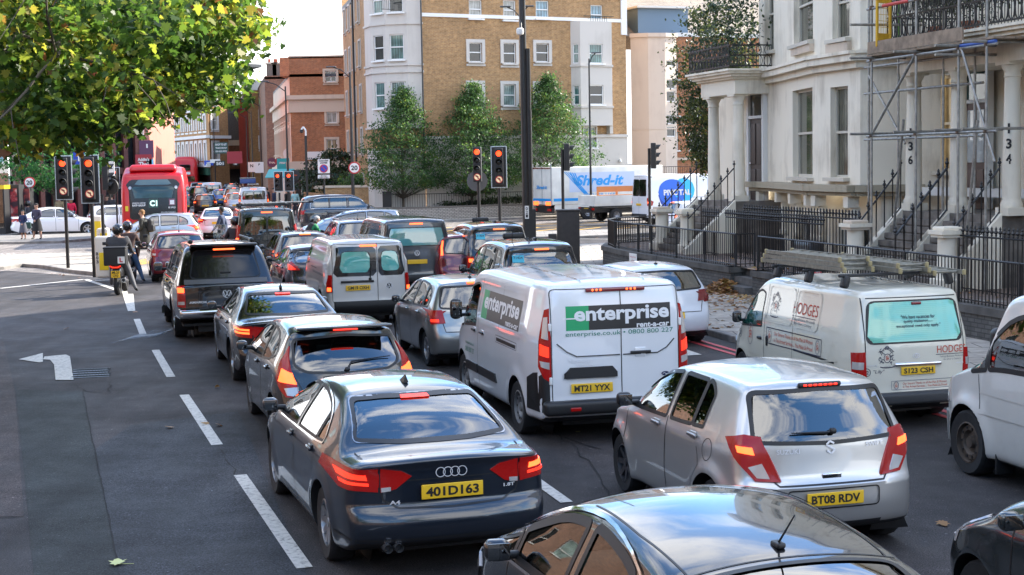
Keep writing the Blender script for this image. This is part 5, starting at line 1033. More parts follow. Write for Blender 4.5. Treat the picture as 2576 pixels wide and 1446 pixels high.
RW=worn('road_white',(.56,.54,.49),.85,14);RY=worn('road_yellow',(.62,.36,.05),.3);RRD=worn('road_red',(.5,.05,.06),.35)
def slabs(name,c1,c2,mortar=(.07,.06,.05),bw=.75,bh=.6):
 m=brick(name,c1,c2,mortar,bw,bh,.35,.012);return m
SLAB=slabs('paving_slabs',(.30,.265,.225),(.38,.34,.29));SLABG=slabs('grey_paving',(.20,.185,.17),(.26,.24,.215))
KERB=flat('granite_kerb',(.24,.22,.20),.7,noise=.4,nscale=3,bump=.3)
def sheet(mb,pts,mat,z):
 """horizontal polygon with metre UVs"""
 vs=[(p[0],p[1],z)for p in pts];a=sum(vs[i][0]*vs[(i+1)%len(vs)][1]-vs[(i+1)%len(vs)][0]*vs[i][1]for i in range(len(vs)))
 if a<0:vs=vs[::-1]
 mb.add(vs,[tuple(range(len(vs)))],mat,False,[[(v[0],v[1])for v in vs]])
def gp(pts,z=0.):return[tuple(G(x,y,z))[:2]for x,y in pts]
def TD(t,D,z=None):
 """the right-hand houses' frame: t along the street, D away from it"""
 x,y=-.259*t+.966*D,.966*t+.259*D
 return Vector((x,y))if z is None else Vector((x,y,z))
def pavement(name,pts,z=.12,mat=None,kerb=.15):
 mat=mat or SLAB;mb=MB();a=sum(pts[i][0]*pts[(i+1)%len(pts)][1]-pts[(i+1)%len(pts)][0]*pts[i][1]for i in range(len(pts)))
 if a<0:pts=pts[::-1]
 n=len(pts);inn=[]
 for i in range(n):
  p=Vector(pts[i]);a_=(Vector(pts[i])-Vector(pts[i-1])).normalized();b_=(Vector(pts[(i+1)%n])-p).normalized();q=Vector((-a_.y-b_.y,a_.x+b_.x)).normalized();inn.append(tuple(p+q*kerb))
 vs=[(p[0],p[1],-.02)for p in pts]+[(p[0],p[1],z-.02)for p in pts]+[(p[0]*.94+q[0]*.06,p[1]*.94+q[1]*.06,z)for p,q in zip(pts,inn)]+[(q[0],q[1],z)for q in inn]
 fs=[];
 for r_ in range(3):fs+=[(r_*n+i,r_*n+(i+1)%n,(r_+1)*n+(i+1)%n,(r_+1)*n+i)for i in range(n)]
 mb.add(vs,fs,KERB);mb.add([(q[0],q[1],z)for q in inn],[tuple(range(n))],mat,False,[[(q[0],q[1])for q in inn]])
 return tag(obj(name,mb),kind='structure')
mb=MB();sheet(mb,[(-400,-60),(400,-60),(400,900),(-400,900)],ASP,0);g=obj('ground',mb);tag(g,kind='structure')
mb=MB()
sheet(mb,gp([(40,980),(208,985),(300,1446),(380,1900),(60,1900),(85,1446)]),ASPD,.004)
sheet(mb,gp([(-300,790),(10,860),(38,984),(60,1300),(-300,1300)]),ASPR,.004)
sheet(mb,gp([(330,1070),(600,1035),(960,1900),(392,1900),(302,1446),(240,1130)]),ASPB,.006)
sheet(mb,gp([(-500,690),(20,681),(270,700),(420,712),(560,690),(640,600),(1400,560),(1700,560),(1700,640),(2300,640),(2300,480),(-500,480)]),ASPL,.004)  # junction sheet laid paler, with sun glare put into its colour
_r=random.Random(3)
def crack(pts,w=.011,a_=.025):
 P=[G(*p)for p in pts];Q=[]
 for a,b in zip(P[:-1],P[1:]):n=max(2,int((b-a).length/.25));Q+=[a.lerp(b,i/n)+Vector((_r.gauss(0,a_),_r.gauss(0,a_),0))for i in range(n)]
 for a,b in zip(Q[:-1],Q[1:]):
  d=(b-a);n_=Vector((-d.y,d.x,0)).normalized()*w*(.3+_r.random());sheet(mb,[tuple(q)[:2]for q in(a-n_,b-n_*.7,b+n_*.7,a+n_)],CRK,.0085)
crack([(208,985),(238,1130),(302,1446)],.008,.006)
for c_ in([(300,1062),(420,1050),(560,1033)],[(180,965),(215,985),(275,990),(282,955)],[(1390,1090),(1450,1112),(1540,1140)],[(600,1196),(580,1168),(548,1122)],[(0,1300),(60,1302)],[(1350,1040),(1500,1180),(1540,1300)]):crack(c_)
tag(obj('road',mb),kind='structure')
mb=MB()
def mark(pts,mat=RW,z=.010):sheet(mb,gp(pts),mat,z)
def dash(x0,y0,x1,y1,w=.13,mat=RW,z=.010):
 a,b=G(x0,y0),G(x1,y1);d=(b-a).normalized();n=Vector((-d.y,d.x,0))*w/2;sheet(mb,[tuple(p)[:2]for p in(a-n,b-n,b+n,a+n)],mat,z)
for a in[(604,1196,766,1430),(463,994,546,1120),(391,881,430,949),(344,803,362,847),(846,1560,1010,1850)]:dash(*a,w=.14)
dash(313,733,330,783,.15);dash(329,740,333,783,.13,z=.014);dash(215,703,303,733,.16);dash(0,726,213,703,.2);dash(238,706,290,704,.18);dash(350,704,395,701,.18)
dash(1337,1202,1425,1265,.13);dash(1225,1100,1250,1120,.13);dash(1040,960,1090,1000,.13)
mark([(1705,873),(1765,893),(1700,897),(1690,880)])
for k in(0,.22):
 a,b=TD(6,10.55-k),TD(56,10.55-k);d=(b-a).normalized();n=Vector((-d.y,d.x))*.05;sheet(mb,[tuple(a-n),tuple(b-n),tuple(b+n),tuple(a+n)],RRD,.010)
mark([(140,957),(185,957),(176,898),(166,893),(112,898),(108,905),(126,906),(136,918)],z=.012);mark([(47,905),(108,889),(108,911),(100,913)],z=.012)
for i in range(9):
 dash(300+i*24,668-i*1.5,420+i*30,640-i*2,.16,RY);dash(900+i*75,590,1060+i*75,572,.2,RY)
for x0,y0,x1,y1 in((330,668,560,640),(1300,566,1520,560),(1330,590,1500,582),(1200,575,1700,566)):dash(x0,y0,x1,y1,.18,RY)
for i in range(16):dash(20+i*14.5,627-i*.6,26+i*14.5,626.8-i*.6,.1)
for i in range(12):dash(178-i*16,641-.1*i*i*.0+i*-.2,185-i*16,641,.1);dash(250-i*8,615+i*.5,255-i*8,615+i*.5,.09)
dash(1440,618,1700,628,.15);dash(1380,600,1600,603,.12,RW)
tag(obj('road_markings',mb),kind='structure')
pavement('left_island',gp([(-300,690),(-60,683),(10,678),(57,672),(112,676),(172,687),(240,694),(280,694),(296,684),(292,660),(246,643),(120,643),(-40,652),(-300,666)]))
pavement('crossing_island',gp([(-300,622),(60,614),(150,612),(236,605),(264,594),(236,587),(100,594),(-300,602)]),mat=SLABG)
P0=[tuple(TD(t,11.0))for t in(2,20,40,47)]+[tuple(TD(50.5,11.4)),tuple(TD(53.2,12.6)),tuple(TD(55,14.8))]+[(6.5,60.6),(16,64),(60,80),(60,40)]+[tuple(TD(30,30)),tuple(TD(2,20))]
pavement('right_pavement',P0)
pavement('centre_island',[(-1.0,65),(2.5,64.5),(7.5,66.5),(8.2,68.5),(7,70.5),(0,69.5),(-2,67.5)],mat=SLABG)
pavement('far_pavement',[(-9.2,85.2),(-4.5,85.2),(6,88.5),(40,101),(40,130),(-11,130),(-22,150),(-22,110),(-14,100)])
pavement('left_far_pavement',[(-70,87),(-24,84),(-22.5,86),(-26,110),(-30,135),(-50,180),(-90,180)])
mb=MB();IR=flat('cast_iron',(.05,.048,.045),.5,.6,noise=.4)
c=[G(182,952),G(275,948),G(270,926),G(184,930)];u=(c[1]-c[0]);v=(c[3]-c[0])
sheet(mb,[tuple(p)[:2]for p in c],BLK,.008)
for i in range(12):
 for j in range(4):q=c[0]+u*((i+.5+(j%2)*.3)/12.5)+v*((j+.5)/4);mb.box((q.x,q.y,.012),(.07,.03,.012),IR,rz=.3);mb.box((q.x+.03,q.y+.05,.012),(.02,.12,.012),IR)
single('drain_cover',mb,'cast iron drain cover beside the white turn arrow','drain cover')
def stain():
 m=bpy.data.materials.new('dried_spill');m.use_nodes=True;nt=m.node_tree;b=nt.nodes['Principled BSDF'];N=nt.nodes.new;LK=nt.links.new
 tc=N('ShaderNodeTexCoord');n=N('ShaderNodeTexNoise');n.inputs['Scale'].default_value=1.6;n.inputs['Detail'].default_value=9;n.inputs['Roughness'].default_value=.7;LK(tc.outputs['Object'],n.inputs['Vector'])
 uv=N('ShaderNodeUVMap');sp=N('ShaderNodeSeparateXYZ');LK(uv.outputs[0],sp.inputs[0]);a=N('ShaderNodeMath');a.operation='MULTIPLY';LK(sp.outputs['X'],a.inputs[0]);LK(n.outputs['Fac'],a.inputs[1])
 r=N('ShaderNodeMapRange');r.inputs['From Min'].default_value=.22;r.inputs['From Max'].default_value=.62;r.inputs['To Max'].default_value=.85;LK(a.outputs[0],r.inputs['Value']);LK(r.outputs[0],b.inputs['Alpha']);setp(b,Base_Color=(.30,.34,.38,1),Roughness=.7);return m
mb=MB();SM=stain()
cl=[(255,872),(330,850),(380,846),(430,832),(480,810),(520,780)];wd=[.25,.7,1.3,1.1,.8,.3];ctr=[G(*p)for p in cl]
vs=[];
for p,w_ in zip(ctr,wd):vs+=[(p.x,p.y-w_*1.6,.018),(p.x,p.y,.018),(p.x,p.y+w_*1.6,.018)]
fs=[];uvs=[]
for i in range(len(ctr)-1):
 e=lambda k:.25 if k in(0,len(ctr)-1)else 1.
 for j in range(2):fs.append((3*i+j,3*i+3+j,3*i+4+j,3*i+1+j));a_=[0,1][j==1];uvs.append([((0 if j==0 else e(i)),0),((0 if j==0 else e(i+1)),0),((e(i+1)if j==0 else 0),0),((e(i)if j==0 else 0),0)])
mb.add(vs,fs,SM,False,uvs);tag(obj('road_stain',mb),kind='structure')
# -- leaves
def leafshape():
 pts=[]
 for k,(a,r)in enumerate([(-90,.12),(-62,.42),(-40,.30),(-18,.62),(10,.42),(28,.80),(52,.55),(68,.78),(90,1.05),(112,.78),(128,.55),(152,.80),(170,.42),(198,.62),(220,.30),(242,.42)]):
  pts.append((r*math.cos(R(a)),r*math.sin(R(a))-.1))
 return pts
LEAF=leafshape()
def leafmat(name,cols,trans=.5,rough=.45,sc=1.):
 m=bpy.data.materials.new(name);m.use_nodes=True;nt=m.node_tree;N=nt.nodes.new;LK=nt.links.new;nt.nodes.clear();o=N('ShaderNodeOutputMaterial')
 at=N('ShaderNodeAttribute');at.attribute_name='rnd';cr=N('ShaderNodeValToRGB');el=cr.color_ramp.elements
 for i,(p,c)in enumerate(cols):
  e=el[i]if i<2 else el.new(p);e.position=p;e.color=c4(c)
 LK(at.outputs['Fac'],cr.inputs[0]);b=N('ShaderNodeBsdfPrincipled');LK(cr.outputs[0],b.inputs['Base Color']);b.inputs['Roughness'].default_value=rough;b.inputs['Specular IOR Level'].default_value=.35
 hs=N('ShaderNodeHueSaturation');hs.inputs['Saturation'].default_value=1.0;hs.inputs['Value'].default_value=2.5;LK(cr.outputs[0],hs.inputs['Color']);t=N('ShaderNodeBsdfTranslucent');LK(hs.outputs[0],t.inputs[0])
 mx=N('ShaderNodeMixShader');mx.inputs[0].default_value=trans;LK(b.outputs[0],mx.inputs[1]);LK(t.outputs[0],mx.inputs[2]);LK(mx.outputs[0],o.inputs[0]);MATS[name]=m;return m
PLANE_L=leafmat('plane_leaf',[(0,(.014,.034,.009)),(.4,(.046,.09,.013)),(.62,(.11,.16,.018)),(.8,(.24,.25,.028)),(.93,(.17,.10,.02)),(1,(.14,.04,.02))])
LIME_L=leafmat('lime_leaf',[(0,(.018,.042,.016)),(.5,(.045,.095,.028)),(.85,(.085,.14,.03)),(1,(.17,.19,.03))],.4)
EVER_L=leafmat('evergreen_leaf',[(0,(.008,.018,.007)),(.6,(.022,.042,.014)),(1,(.05,.075,.02))],.2)
DRY_L=leafmat('dry_leaf',[(0,(.12,.05,.018)),(.4,(.26,.12,.04)),(.7,(.34,.2,.06)),(1,(.22,.2,.05))],.15)
BARK=flat('bark',(.09,.075,.055),.9,noise=.5,nscale=6,bump=.6,bscale=20)
def leaves(name,C,size,mat,shape='leaf',parent=None,seed=1,droop=.5,var=.4,up=False):
 """C: n x 3 leaf centres"""
 rg=np.random.default_rng(seed);n=len(C)
 base=np.array([(x,y,0)for x,y in(LEAF if shape=='leaf'else[(0,-.5),(.32,-.15),(.3,.25),(0,.62),(-.3,.25),(-.32,-.15)])]);k=len(base)
 base[:,2]=-.18*np.abs(base[:,0]);sz=size*(1-var+2*var*rg.random(n));th=rg.random(n)*2*np.pi;ti=(rg.normal(0,.55,n)+droop if not up else rg.normal(0,.25,n));ro=rg.normal(0,.6,n)*(1 if not up else.4)
 ct,st=np.cos(ti),np.sin(ti);cr,sr=np.cos(ro),np.sin(ro);ch,sh=np.cos(th),np.sin(th)
 B=base[None]*sz[:,None,None];x,y,z=B[...,0],B[...,1],B[...,2]
 x,z=x*cr[:,None]+z*sr[:,None],-x*sr[:,None]+z*cr[:,None];y,z=y*ct[:,None]+z*st[:,None],-y*st[:,None]+z*ct[:,None];x,y=x*ch[:,None]-y*sh[:,None],x*sh[:,None]+y*ch[:,None]
 V=np.stack([x,y,z],-1)+C[:,None];off=parent.location if parent is not None else Vector((0,0,0));V=(V-np.array(off)).reshape(-1,3)
 me=bpy.data.meshes.new(name);me.vertices.add(n*k);me.vertices.foreach_set('co',V.ravel());me.loops.add(n*k);me.loops.foreach_set('vertex_index',np.arange(n*k));me.polygons.add(n)
 me.polygons.foreach_set('loop_start',np.arange(n)*k);me.polygons.foreach_set('loop_total',np.full(n,k));me.materials.append(mat);a=me.attributes.new('rnd','FLOAT','POINT')
 cl=np.clip(rg.beta(2,2.4,n)+.12*np.sin(C[:,0]*2.3+C[:,2]*3.1),0,1);a.data.foreach_set('value',np.repeat(cl,k));me.update(calc_edges=True);me.validate();o=bpy.data.objects.new(name,me);COL.objects.link(o)
 if parent is not None:o.parent=parent
 return o
def blob(rg,c,r,n,shell=.35):
 """points in an ellipsoid, denser to the outside"""
 v=rg.normal(size=(n,3));v/=np.linalg.norm(v,axis=1)[:,None];q=rg.random(n)**shell;return np.array(c)+v*q[:,None]*np.array(r)
def branch(mb,p,d,L,r,rg,depth,tips,mat=BARK,bend=.35):
 p=Vector(p);d=Vector(d).normalized();n=4
 for i in range(n):
  q=p+d*L/n;r2=r*(1-.13);mb.cyl(p,q,r,mat,r2,n=7 if r>.05 else 5,caps=False);p,r=q,r2;d=(d+Vector(rg.normal(0,.12,3))).normalized()
  if depth>0 and i>=1:
   for _ in range(1 if i<n-1 else 2):
    s_=Vector(rg.normal(0,1,3));s_=(s_-s_.dot(d)*d).normalized();branch(mb,p,d*(1-bend)+s_*(.55+bend*.6)+Vector((0,0,.12)),L*(.55+.15*rg.random()),r*.6,rg,depth-1,tips,mat,bend)
 tips.append(tuple(p))
def plane_near():
 rg=np.random.default_rng(5);base=Vector((-11.6,25.5,.12));t=thing('plane_tree','tall plane tree whose green and yellow leafy boughs hang in at the upper left','tree',base,0,'plane trees along the street')
 mb=MB();tips=[];mb.cyl(base,base+Vector((.1,0,4)),.42,BARK,.34,14,False);branch(mb,base+Vector((.1,0,4)),(.25,-.1,1),3.4,.3,rg,3,tips);branch(mb,base+Vector((.1,0,3.9)),(.9,-.25,.35),4.5,.2,rg,3,tips);branch(mb,base+Vector((0,0,4)),(-.6,.3,.8),4,.24,rg,2,tips)
 hang=[((60,40),(480,60),26),((60,150),(430,180),25),((20,240),(320,270),24),((250,60),(560,90),27),((100,90),(470,190),28)]
 for(a,b,Y)in hang:
  p,q=PD(*a,Y-1),PD(*b,Y);pr=base+Vector((.3,0,5.5));mb.tube([pr,pr.lerp(p,.5)+Vector((0,0,.5)),p,p.lerp(q,.5)+Vector((0,0,.12)),q],.05,BARK,6)
  for i in range(12):
   s=p.lerp(q,rg.random());mb.tube([s,s+Vector(rg.normal(0,.2,3)),s+Vector(rg.normal(0,.25,3))+Vector((.05,0,-.2))],.012,BARK,4)
 obj('trunk',mb,t,True)
 C=[]
 cl=[(-60,-20,240,150,1700),(120,60,200,150,1700),(330,40,200,120,1500),(520,20,110,90,800),(80,200,180,110,1500),(260,190,170,90,1300),(430,130,150,90,1200),(565,95,70,60,420),(630,105,48,34,170),(60,300,120,62,800),(170,300,110,50,620),(290,270,90,48,520),(390,255,80,40,420),(480,235,80,42,420),(560,205,60,48,380),(575,262,28,24,70),(240,340,60,24,110),(120,340,90,26,220),(30,345,70,28,230),(350,310,50,18,70),(600,20,50,50,160),(530,275,50,16,70),(450,290,40,16,60),(240,385,22,16,16),(610,170,16,40,45)]
 for(x,y,rx,ry,n)in cl:
  n=int(n*(2.1 if x<420 else 1.5));y-=24 if x>200 else 8
  m=max(3,int(n/28));cen=blob(rg,(x,y,0),(rx,ry,1),m,.5)
  for c in cen:
   Y=21.5+8*rg.random()if x<380 else 23.5+5*rg.random();k=int(n/m*(.35+1.1*rg.random()));q=rg.normal(0,1,(k,3));p=np.array(PD(c[0],c[1],Y));C.append(p+q*np.array([.2,.32,.15]))
 C=np.concatenate(C);sc=np.array([blob(rg,c,(2.6,2.6,2.0),950,.5)for c in[(-12,27,10),(-9,28,11.5),(-13,22,8.8),(-11,20,11)]]).reshape(-1,3)
 leaves('crown',np.concatenate([C,sc]),.098,PLANE_L,parent=t,seed=3,droop=.75)
 for i,(x,y)in enumerate([(-13,-6),(-10,-24),(11,-16),(-30,-20)]):
  tt=thing('plane_tree',['broad plane tree on the near left kerb','plane tree further back on the left kerb','plane tree on the right kerb behind the queue','plane tree set back from the left kerb'][i],'tree',(x,y,0),0,'plane trees along the street');mb=MB();tips=[]
  mb.cyl((x,y,0),(x,y,4.5),.4,BARK,.3,12,False);branch(mb,(x,y,4.5),(0,0,1),4,.26,rg,2,tips);obj('trunk',mb,tt,True)
  C=np.concatenate([blob(rg,(x+rg.normal(0,2.4),y+rg.normal(0,2.4),8.5+rg.normal(0,2)),(2.4,2.4,1.9),330,.4)for _ in range(12)]);leaves('crown',C,.28,PLANE_L,'oval',tt,20+i)
def small_tree(label,px,pyb,Y,top,crown,seed,mat=LIME_L,n=6500,size=.10,shape='oval',cat='tree',name='lime_tree',group='three lime trees on the corner lawn',trunk_r=.09,cone=True,z0=None):
 """crown: list of (half width px, y px) giving the outline"""
 rg=np.random.default_rng(seed);b=PD(px,pyb,Y);b.z=z0 if z0 is not None else.1;t=thing(name,label,cat,b,0,group);mb=MB();s=FPX/Y;topz=PD(px,top,Y).z;tips=[]
 mb.cyl(b,(b.x,b.y,b.z+(topz-b.z)*.5),trunk_r,BARK,trunk_r*.55,9,False);mb.cyl((b.x,b.y,b.z+(topz-b.z)*.5),(b.x+.05,b.y,topz-.5),trunk_r*.55,BARK,.015,6,False)
 ys=sorted(crown,key=lambda c:c[1]);hw=herm([(c[1],c[0]/s*1.3)for c in ys]);y0,y1=ys[0][1],ys[-1][1];C=[]
 for i in range(int(n/26)):
  yy=y0+(y1-y0)*rg.random()**.8;w_=float(hw(yy))*(.72+.34*(yy-y0)/(y1-y0)+.22*math.sin(yy*.21+seed));a=rg.random()*2*math.pi;r=w_*math.sqrt(rg.random())**.7;cc=PD(px,yy,Y);c=np.array((cc.x+r*math.cos(a),cc.y+r*math.sin(a),cc.z));C.append(c+rg.normal(0,1,(26,3))*np.array([.2,.2,.12])*(.7+.8*rg.random()))
  if i%7==0:q=Vector((b.x,b.y,max(b.z+1.2,c[2]-.5*r-.2)));mb.cyl(q,c,.025,BARK,.008,4,False)
 obj('trunk',mb,t,True);leaves('crown',np.concatenate(C),size,mat,shape,t,seed,.6)
 return t
def trees():
 plane_near()
 small_tree('bright green lime tree, leftmost of the three on the corner lawn',1014,520,87.5,222,[(4,222),(22,250),(45,290),(66,330),(78,380),(88,420),(80,450),(40,474)],11,n=22000)
 small_tree('dark green middle lime tree behind the two red signals',1187,520,88.5,210,[(4,210),(24,240),(48,280),(66,320),(88,370),(98,410),(85,450),(45,482)],12,n=23000)
 small_tree('tallest lime tree, beside the high lamp column',1378,520,90,190,[(4,190),(26,225),(48,265),(70,310),(90,350),(98,390),(92,430),(60,455)],13,n=22000)
 small_tree('loose pale tree spilling over the end of the white house',1800,430,62,15,[(20,10),(70,40),(95,90),(90,150),(80,220),(70,300),(55,380),(20,430)],14,leafmat('olive_leaf',[(0,(.012,.02,.008)),(.6,(.035,.05,.016)),(.9,(.12,.13,.02)),(1,(.14,.08,.02))],.3),15000,.115,'oval',name='plane_tree',group='plane trees along the street')
 small_tree('small dark tree beyond the red bus',390,420,118,342,[(4,342),(22,352),(32,370),(34,388),(26,402),(8,412)],15,LIME_L,3500,.16,group='street trees beyond the junction',name='street_tree')
 small_tree('green pavement tree behind the left signals',140,560,84,350,[(40,338),(95,365),(110,395),(100,425),(60,455),(25,470)],16,leafmat('fresh_leaf',[(0,(.015,.06,.02)),(.5,(.03,.11,.03)),(1,(.07,.17,.035))],.45),7000,.14,group='street trees beyond the junction',name='street_tree',z0=.12)
 small_tree('wide dark evergreen bush behind the parking zone sign',856,490,100,378,[(20,378),(60,392),(82,420),(88,450),(80,478),(60,500)],17,EVER_L,7000,.16,cat='bush',name='bush',group='bushes by the brick garden wall')
 small_tree('light green shrub on top of the brick garden wall',895,500,93,440,[(18,440),(40,455),(48,475),(44,505)],18,LIME_L,3800,.12,cat='bush',name='bush',group='bushes by the brick garden wall')
 rg=np.random.default_rng(4);C=[]
 for i in range(260):
  u=rg.random();x=-4+u*16;y=87.6+u*5.4+rg.random()*1.4;C.append(np.array((x,y,.72+.25*rg.random()+.25*math.exp(-((u-.3)/.2)**2)))+rg.normal(0,1,(30,3))*np.array([.25,.25,.08]))
 o=leaves('ground_cover',np.concatenate(C),.1,EVER_L,'oval',seed=6);tag(o,'low green ground cover behind the pale brick wall','ground cover',kind='stuff')
 C=[];c0=G(1822,745)
 for i in range(900):
  r=abs(rg.normal(0,.6));a=rg.random()*6.28;C.append((c0.x+r*math.cos(a)*.8,c0.y+r*math.sin(a)*1.3,.13+max(0,.32*(1-r/.9))*rg.random()))
 for i in range(220):C.append((c0.x+.1+rg.normal(0,.6),c0.y-1.5-abs(rg.normal(0,2.2)),.135+.02*rg.random()))
 o=leaves('leaf_heap',np.array(C),.085,DRY_L,seed=8,up=True);tag(o,'heap of brown fallen leaves on the pavement by the wall steps','leaves',kind='stuff')
 C=[]
 for(x,y)in[(167,828),(546,976),(520,1068),(553,1073),(430,1078),(1500,600),(1480,640),(340,786),(253,782),(150,693),(160,694),(130,690),(175,690),(2370,1320),(730,1110),(200,700),(1450,1090),(1660,900)]:
  g_=G(x,y);C.append((g_.x,g_.y,.03))
 for i in range(140):
  tt=14+rg.random()*34;q=TD(tt,11.1+rg.random()**2*3.6);C.append((q.x,q.y,.14))
 for i in range(60):q=TD(20+rg.random()*24,14.9+rg.random()*1.2);C.append((q.x,q.y,.70))
 o=leaves('fallen_leaves',np.array(C),.08,DRY_L,seed=9,up=True);tag(o,'scattered brown leaves on the road and pavement','leaves',kind='stuff')
 g_=G(296,1422);mb=MB();mt=flat('pale_leaf',(.50,.52,.22),.6);a=.3;pts=[(x*math.cos(a)-y*math.sin(a),x*math.sin(a)+y*math.cos(a))for x,y in LEAF]
 vs=[(g_.x+p[0]*.11,g_.y+p[1]*.15,.02+.03*abs(p[0]))for p in pts];mb.add(vs,[tuple(range(len(vs)))],mt);mb.cyl((g_.x,g_.y-.02,.02),(g_.x+.14,g_.y+.0,.015),.003,mt,n=5);single('plane_leaf',mb,'single pale yellow-green leaf lying on the near road','leaf')
# == buildings
def panemat(name,col,pleat=0.,rough=.06):
 if name in MATS:return MATS[name]
 m,nt,b=newmat(name);N=nt.nodes.new;LK=nt.links.new;setp(b,Roughness=rough);b.inputs['Coat Weight'].default_value=.35;b.inputs['Coat Roughness'].default_value=.02;tc=N('ShaderNodeTexCoord')
 n=N('ShaderNodeTexNoise');n.inputs['Scale'].default_value=1.6;n.inputs['Detail'].default_value=3;LK(tc.outputs['Object'],n.inputs['Vector']);r=N('ShaderNodeMapRange');r.inputs['From Min'].default_value=.3;r.inputs['From Max'].default_value=.7;r.inputs['To Min'].default_value=.55;r.inputs['To Max'].default_value=1.4;LK(n.outputs['Fac'],r.inputs['Value'])
 v=r.outputs[0]
 if pleat:
  wv=N('ShaderNodeTexWave');wv.inputs['Scale'].default_value=pleat;wv.inputs['Distortion'].default_value=1.5;wv.inputs['Detail'].default_value=2;LK(tc.outputs['Object'],wv.inputs['Vector']);r2=N('ShaderNodeMapRange');r2.inputs['To Min'].default_value=.55;r2.inputs['To Max'].default_value=1.2;LK(wv.outputs['Fac'],r2.inputs['Value'])
  q=N('ShaderNodeMath');q.operation='MULTIPLY';LK(v,q.inputs[0]);LK(r2.outputs[0],q.inputs[1]);v=q.outputs[0]
 mm=N('ShaderNodeMix');mm.data_type='RGBA';mm.blend_type='MULTIPLY';mm.inputs[0].default_value=1;mm.inputs[6].default_value=c4(col);LK(v,mm.inputs[7]);LK(mm.outputs[2],b.inputs['Base Color'])
 nn=N('ShaderNodeTexNoise');nn.inputs['Scale'].default_value=.9;LK(tc.outputs['Object'],nn.inputs['Vector']);bp=N('ShaderNodeBump');bp.inputs['Strength'].default_value=.06;LK(nn.outputs['Fac'],bp.inputs['Height']);LK(bp.outputs[0],b.inputs['Coat Normal'])
 MATS[name]=m;return m
PDK=panemat('pane_dark',(.012,.016,.017));PCU=panemat('pane_curtain',(.20,.27,.25),2.5);PTE=panemat('pane_teal',(.08,.17,.16),2.0);PNE=panemat('pane_net',(.34,.34,.31),3.);PBL=panemat('pane_blue',(.16,.28,.34),1.5);POL=panemat('pane_olive_curtain',(.10,.098,.07),2.6);PWM=panemat('pane_warm',(.35,.28,.17),1.5)
FRW=flat('frame_white',(.70,.69,.66),.45);FRB=flat('frame_brown',(.05,.03,.022),.5);FRC=flat('frame_cream',(.5,.46,.38),.5)
WC={}
def window(root,A,B,u0,z0,u1,z1,style='sash',pane=None,dep=.14,frame_=FRW,sur=None,sw=.18,sill=True,label=None):
 A,B=Vector(A[:2]),Vector(B[:2]);d=(B-A).normalized();n=Vector((d.y,-d.x));w,h=u1-u0,z1-z0;pane=pane or PDK
 key=(round(w,2),round(h,2),style,pane.name,frame_.name,dep,sur.name if sur else None,sw,sill);p=A+d*u0
 rz=math.atan2(d.y,d.x)
 if key in WC:
  f=WC[key].copy();COL.objects.link(f);ch=[o for o in bpy.data.objects if o.parent==WC[key]]
  for c in ch:q=c.copy();COL.objects.link(q);q.parent=f
 else:
  m=MB();fw=.055 if w<1.6 else.07;y=dep-.05
  m.box((w/2,y,fw/2),(w,.06,fw),frame_);m.box((w/2,y,h-fw/2),(w,.06,fw),frame_);m.box((fw/2,y,h/2),(fw,.06,h),frame_);m.box((w-fw/2,y,h/2),(fw,.06,h),frame_)
  if style in('sash','sash2','sash4'):m.box((w/2,y-.01,h*.5),(w-2*fw,.07,.06),frame_)
  if style in('sash2','sash4','case'):m.box((w/2,y,h/2),(.045,.05,h),frame_)
  if style=='grid':
   for k in(1,2):m.box((w*k/3,y,h/2),(.03,.045,h),frame_)
   for k in(1,2,3):m.box((w/2,y,h*k/4),(w,.045,.03),frame_)
  if sill:m.box((w/2,-.02,-.05),(w+.2,.3,.09),sur or frame_)
  if sur:
   for a in((w/2,h+sw/2,w+2*sw,sw),(-sw/2,h/2,sw,h+.0),(w+sw/2,h/2,sw,h)):m.box((a[0],-.03,a[1]),(a[2],.07,a[3]),sur)
   m.box((w/2,-.03,-.12-sw*.3),(w+2*sw,.07,sw*.6),sur)
  f=obj('window',m,None);g=MB();g.add([(fw*.5,dep-.03,fw*.5),(w-fw*.5,dep-.03,fw*.5),(w-fw*.5,dep-.03,h-fw*.5),(fw*.5,dep-.03,h-fw*.5)],[(0,1,2,3)],pane);obj('pane',g,f);WC[key]=f
 f.parent=root;f.location=Vector((p.x,p.y,z0))-root.location;f.rotation_euler=(0,0,rz)
 if label:f['label']=label
 return f
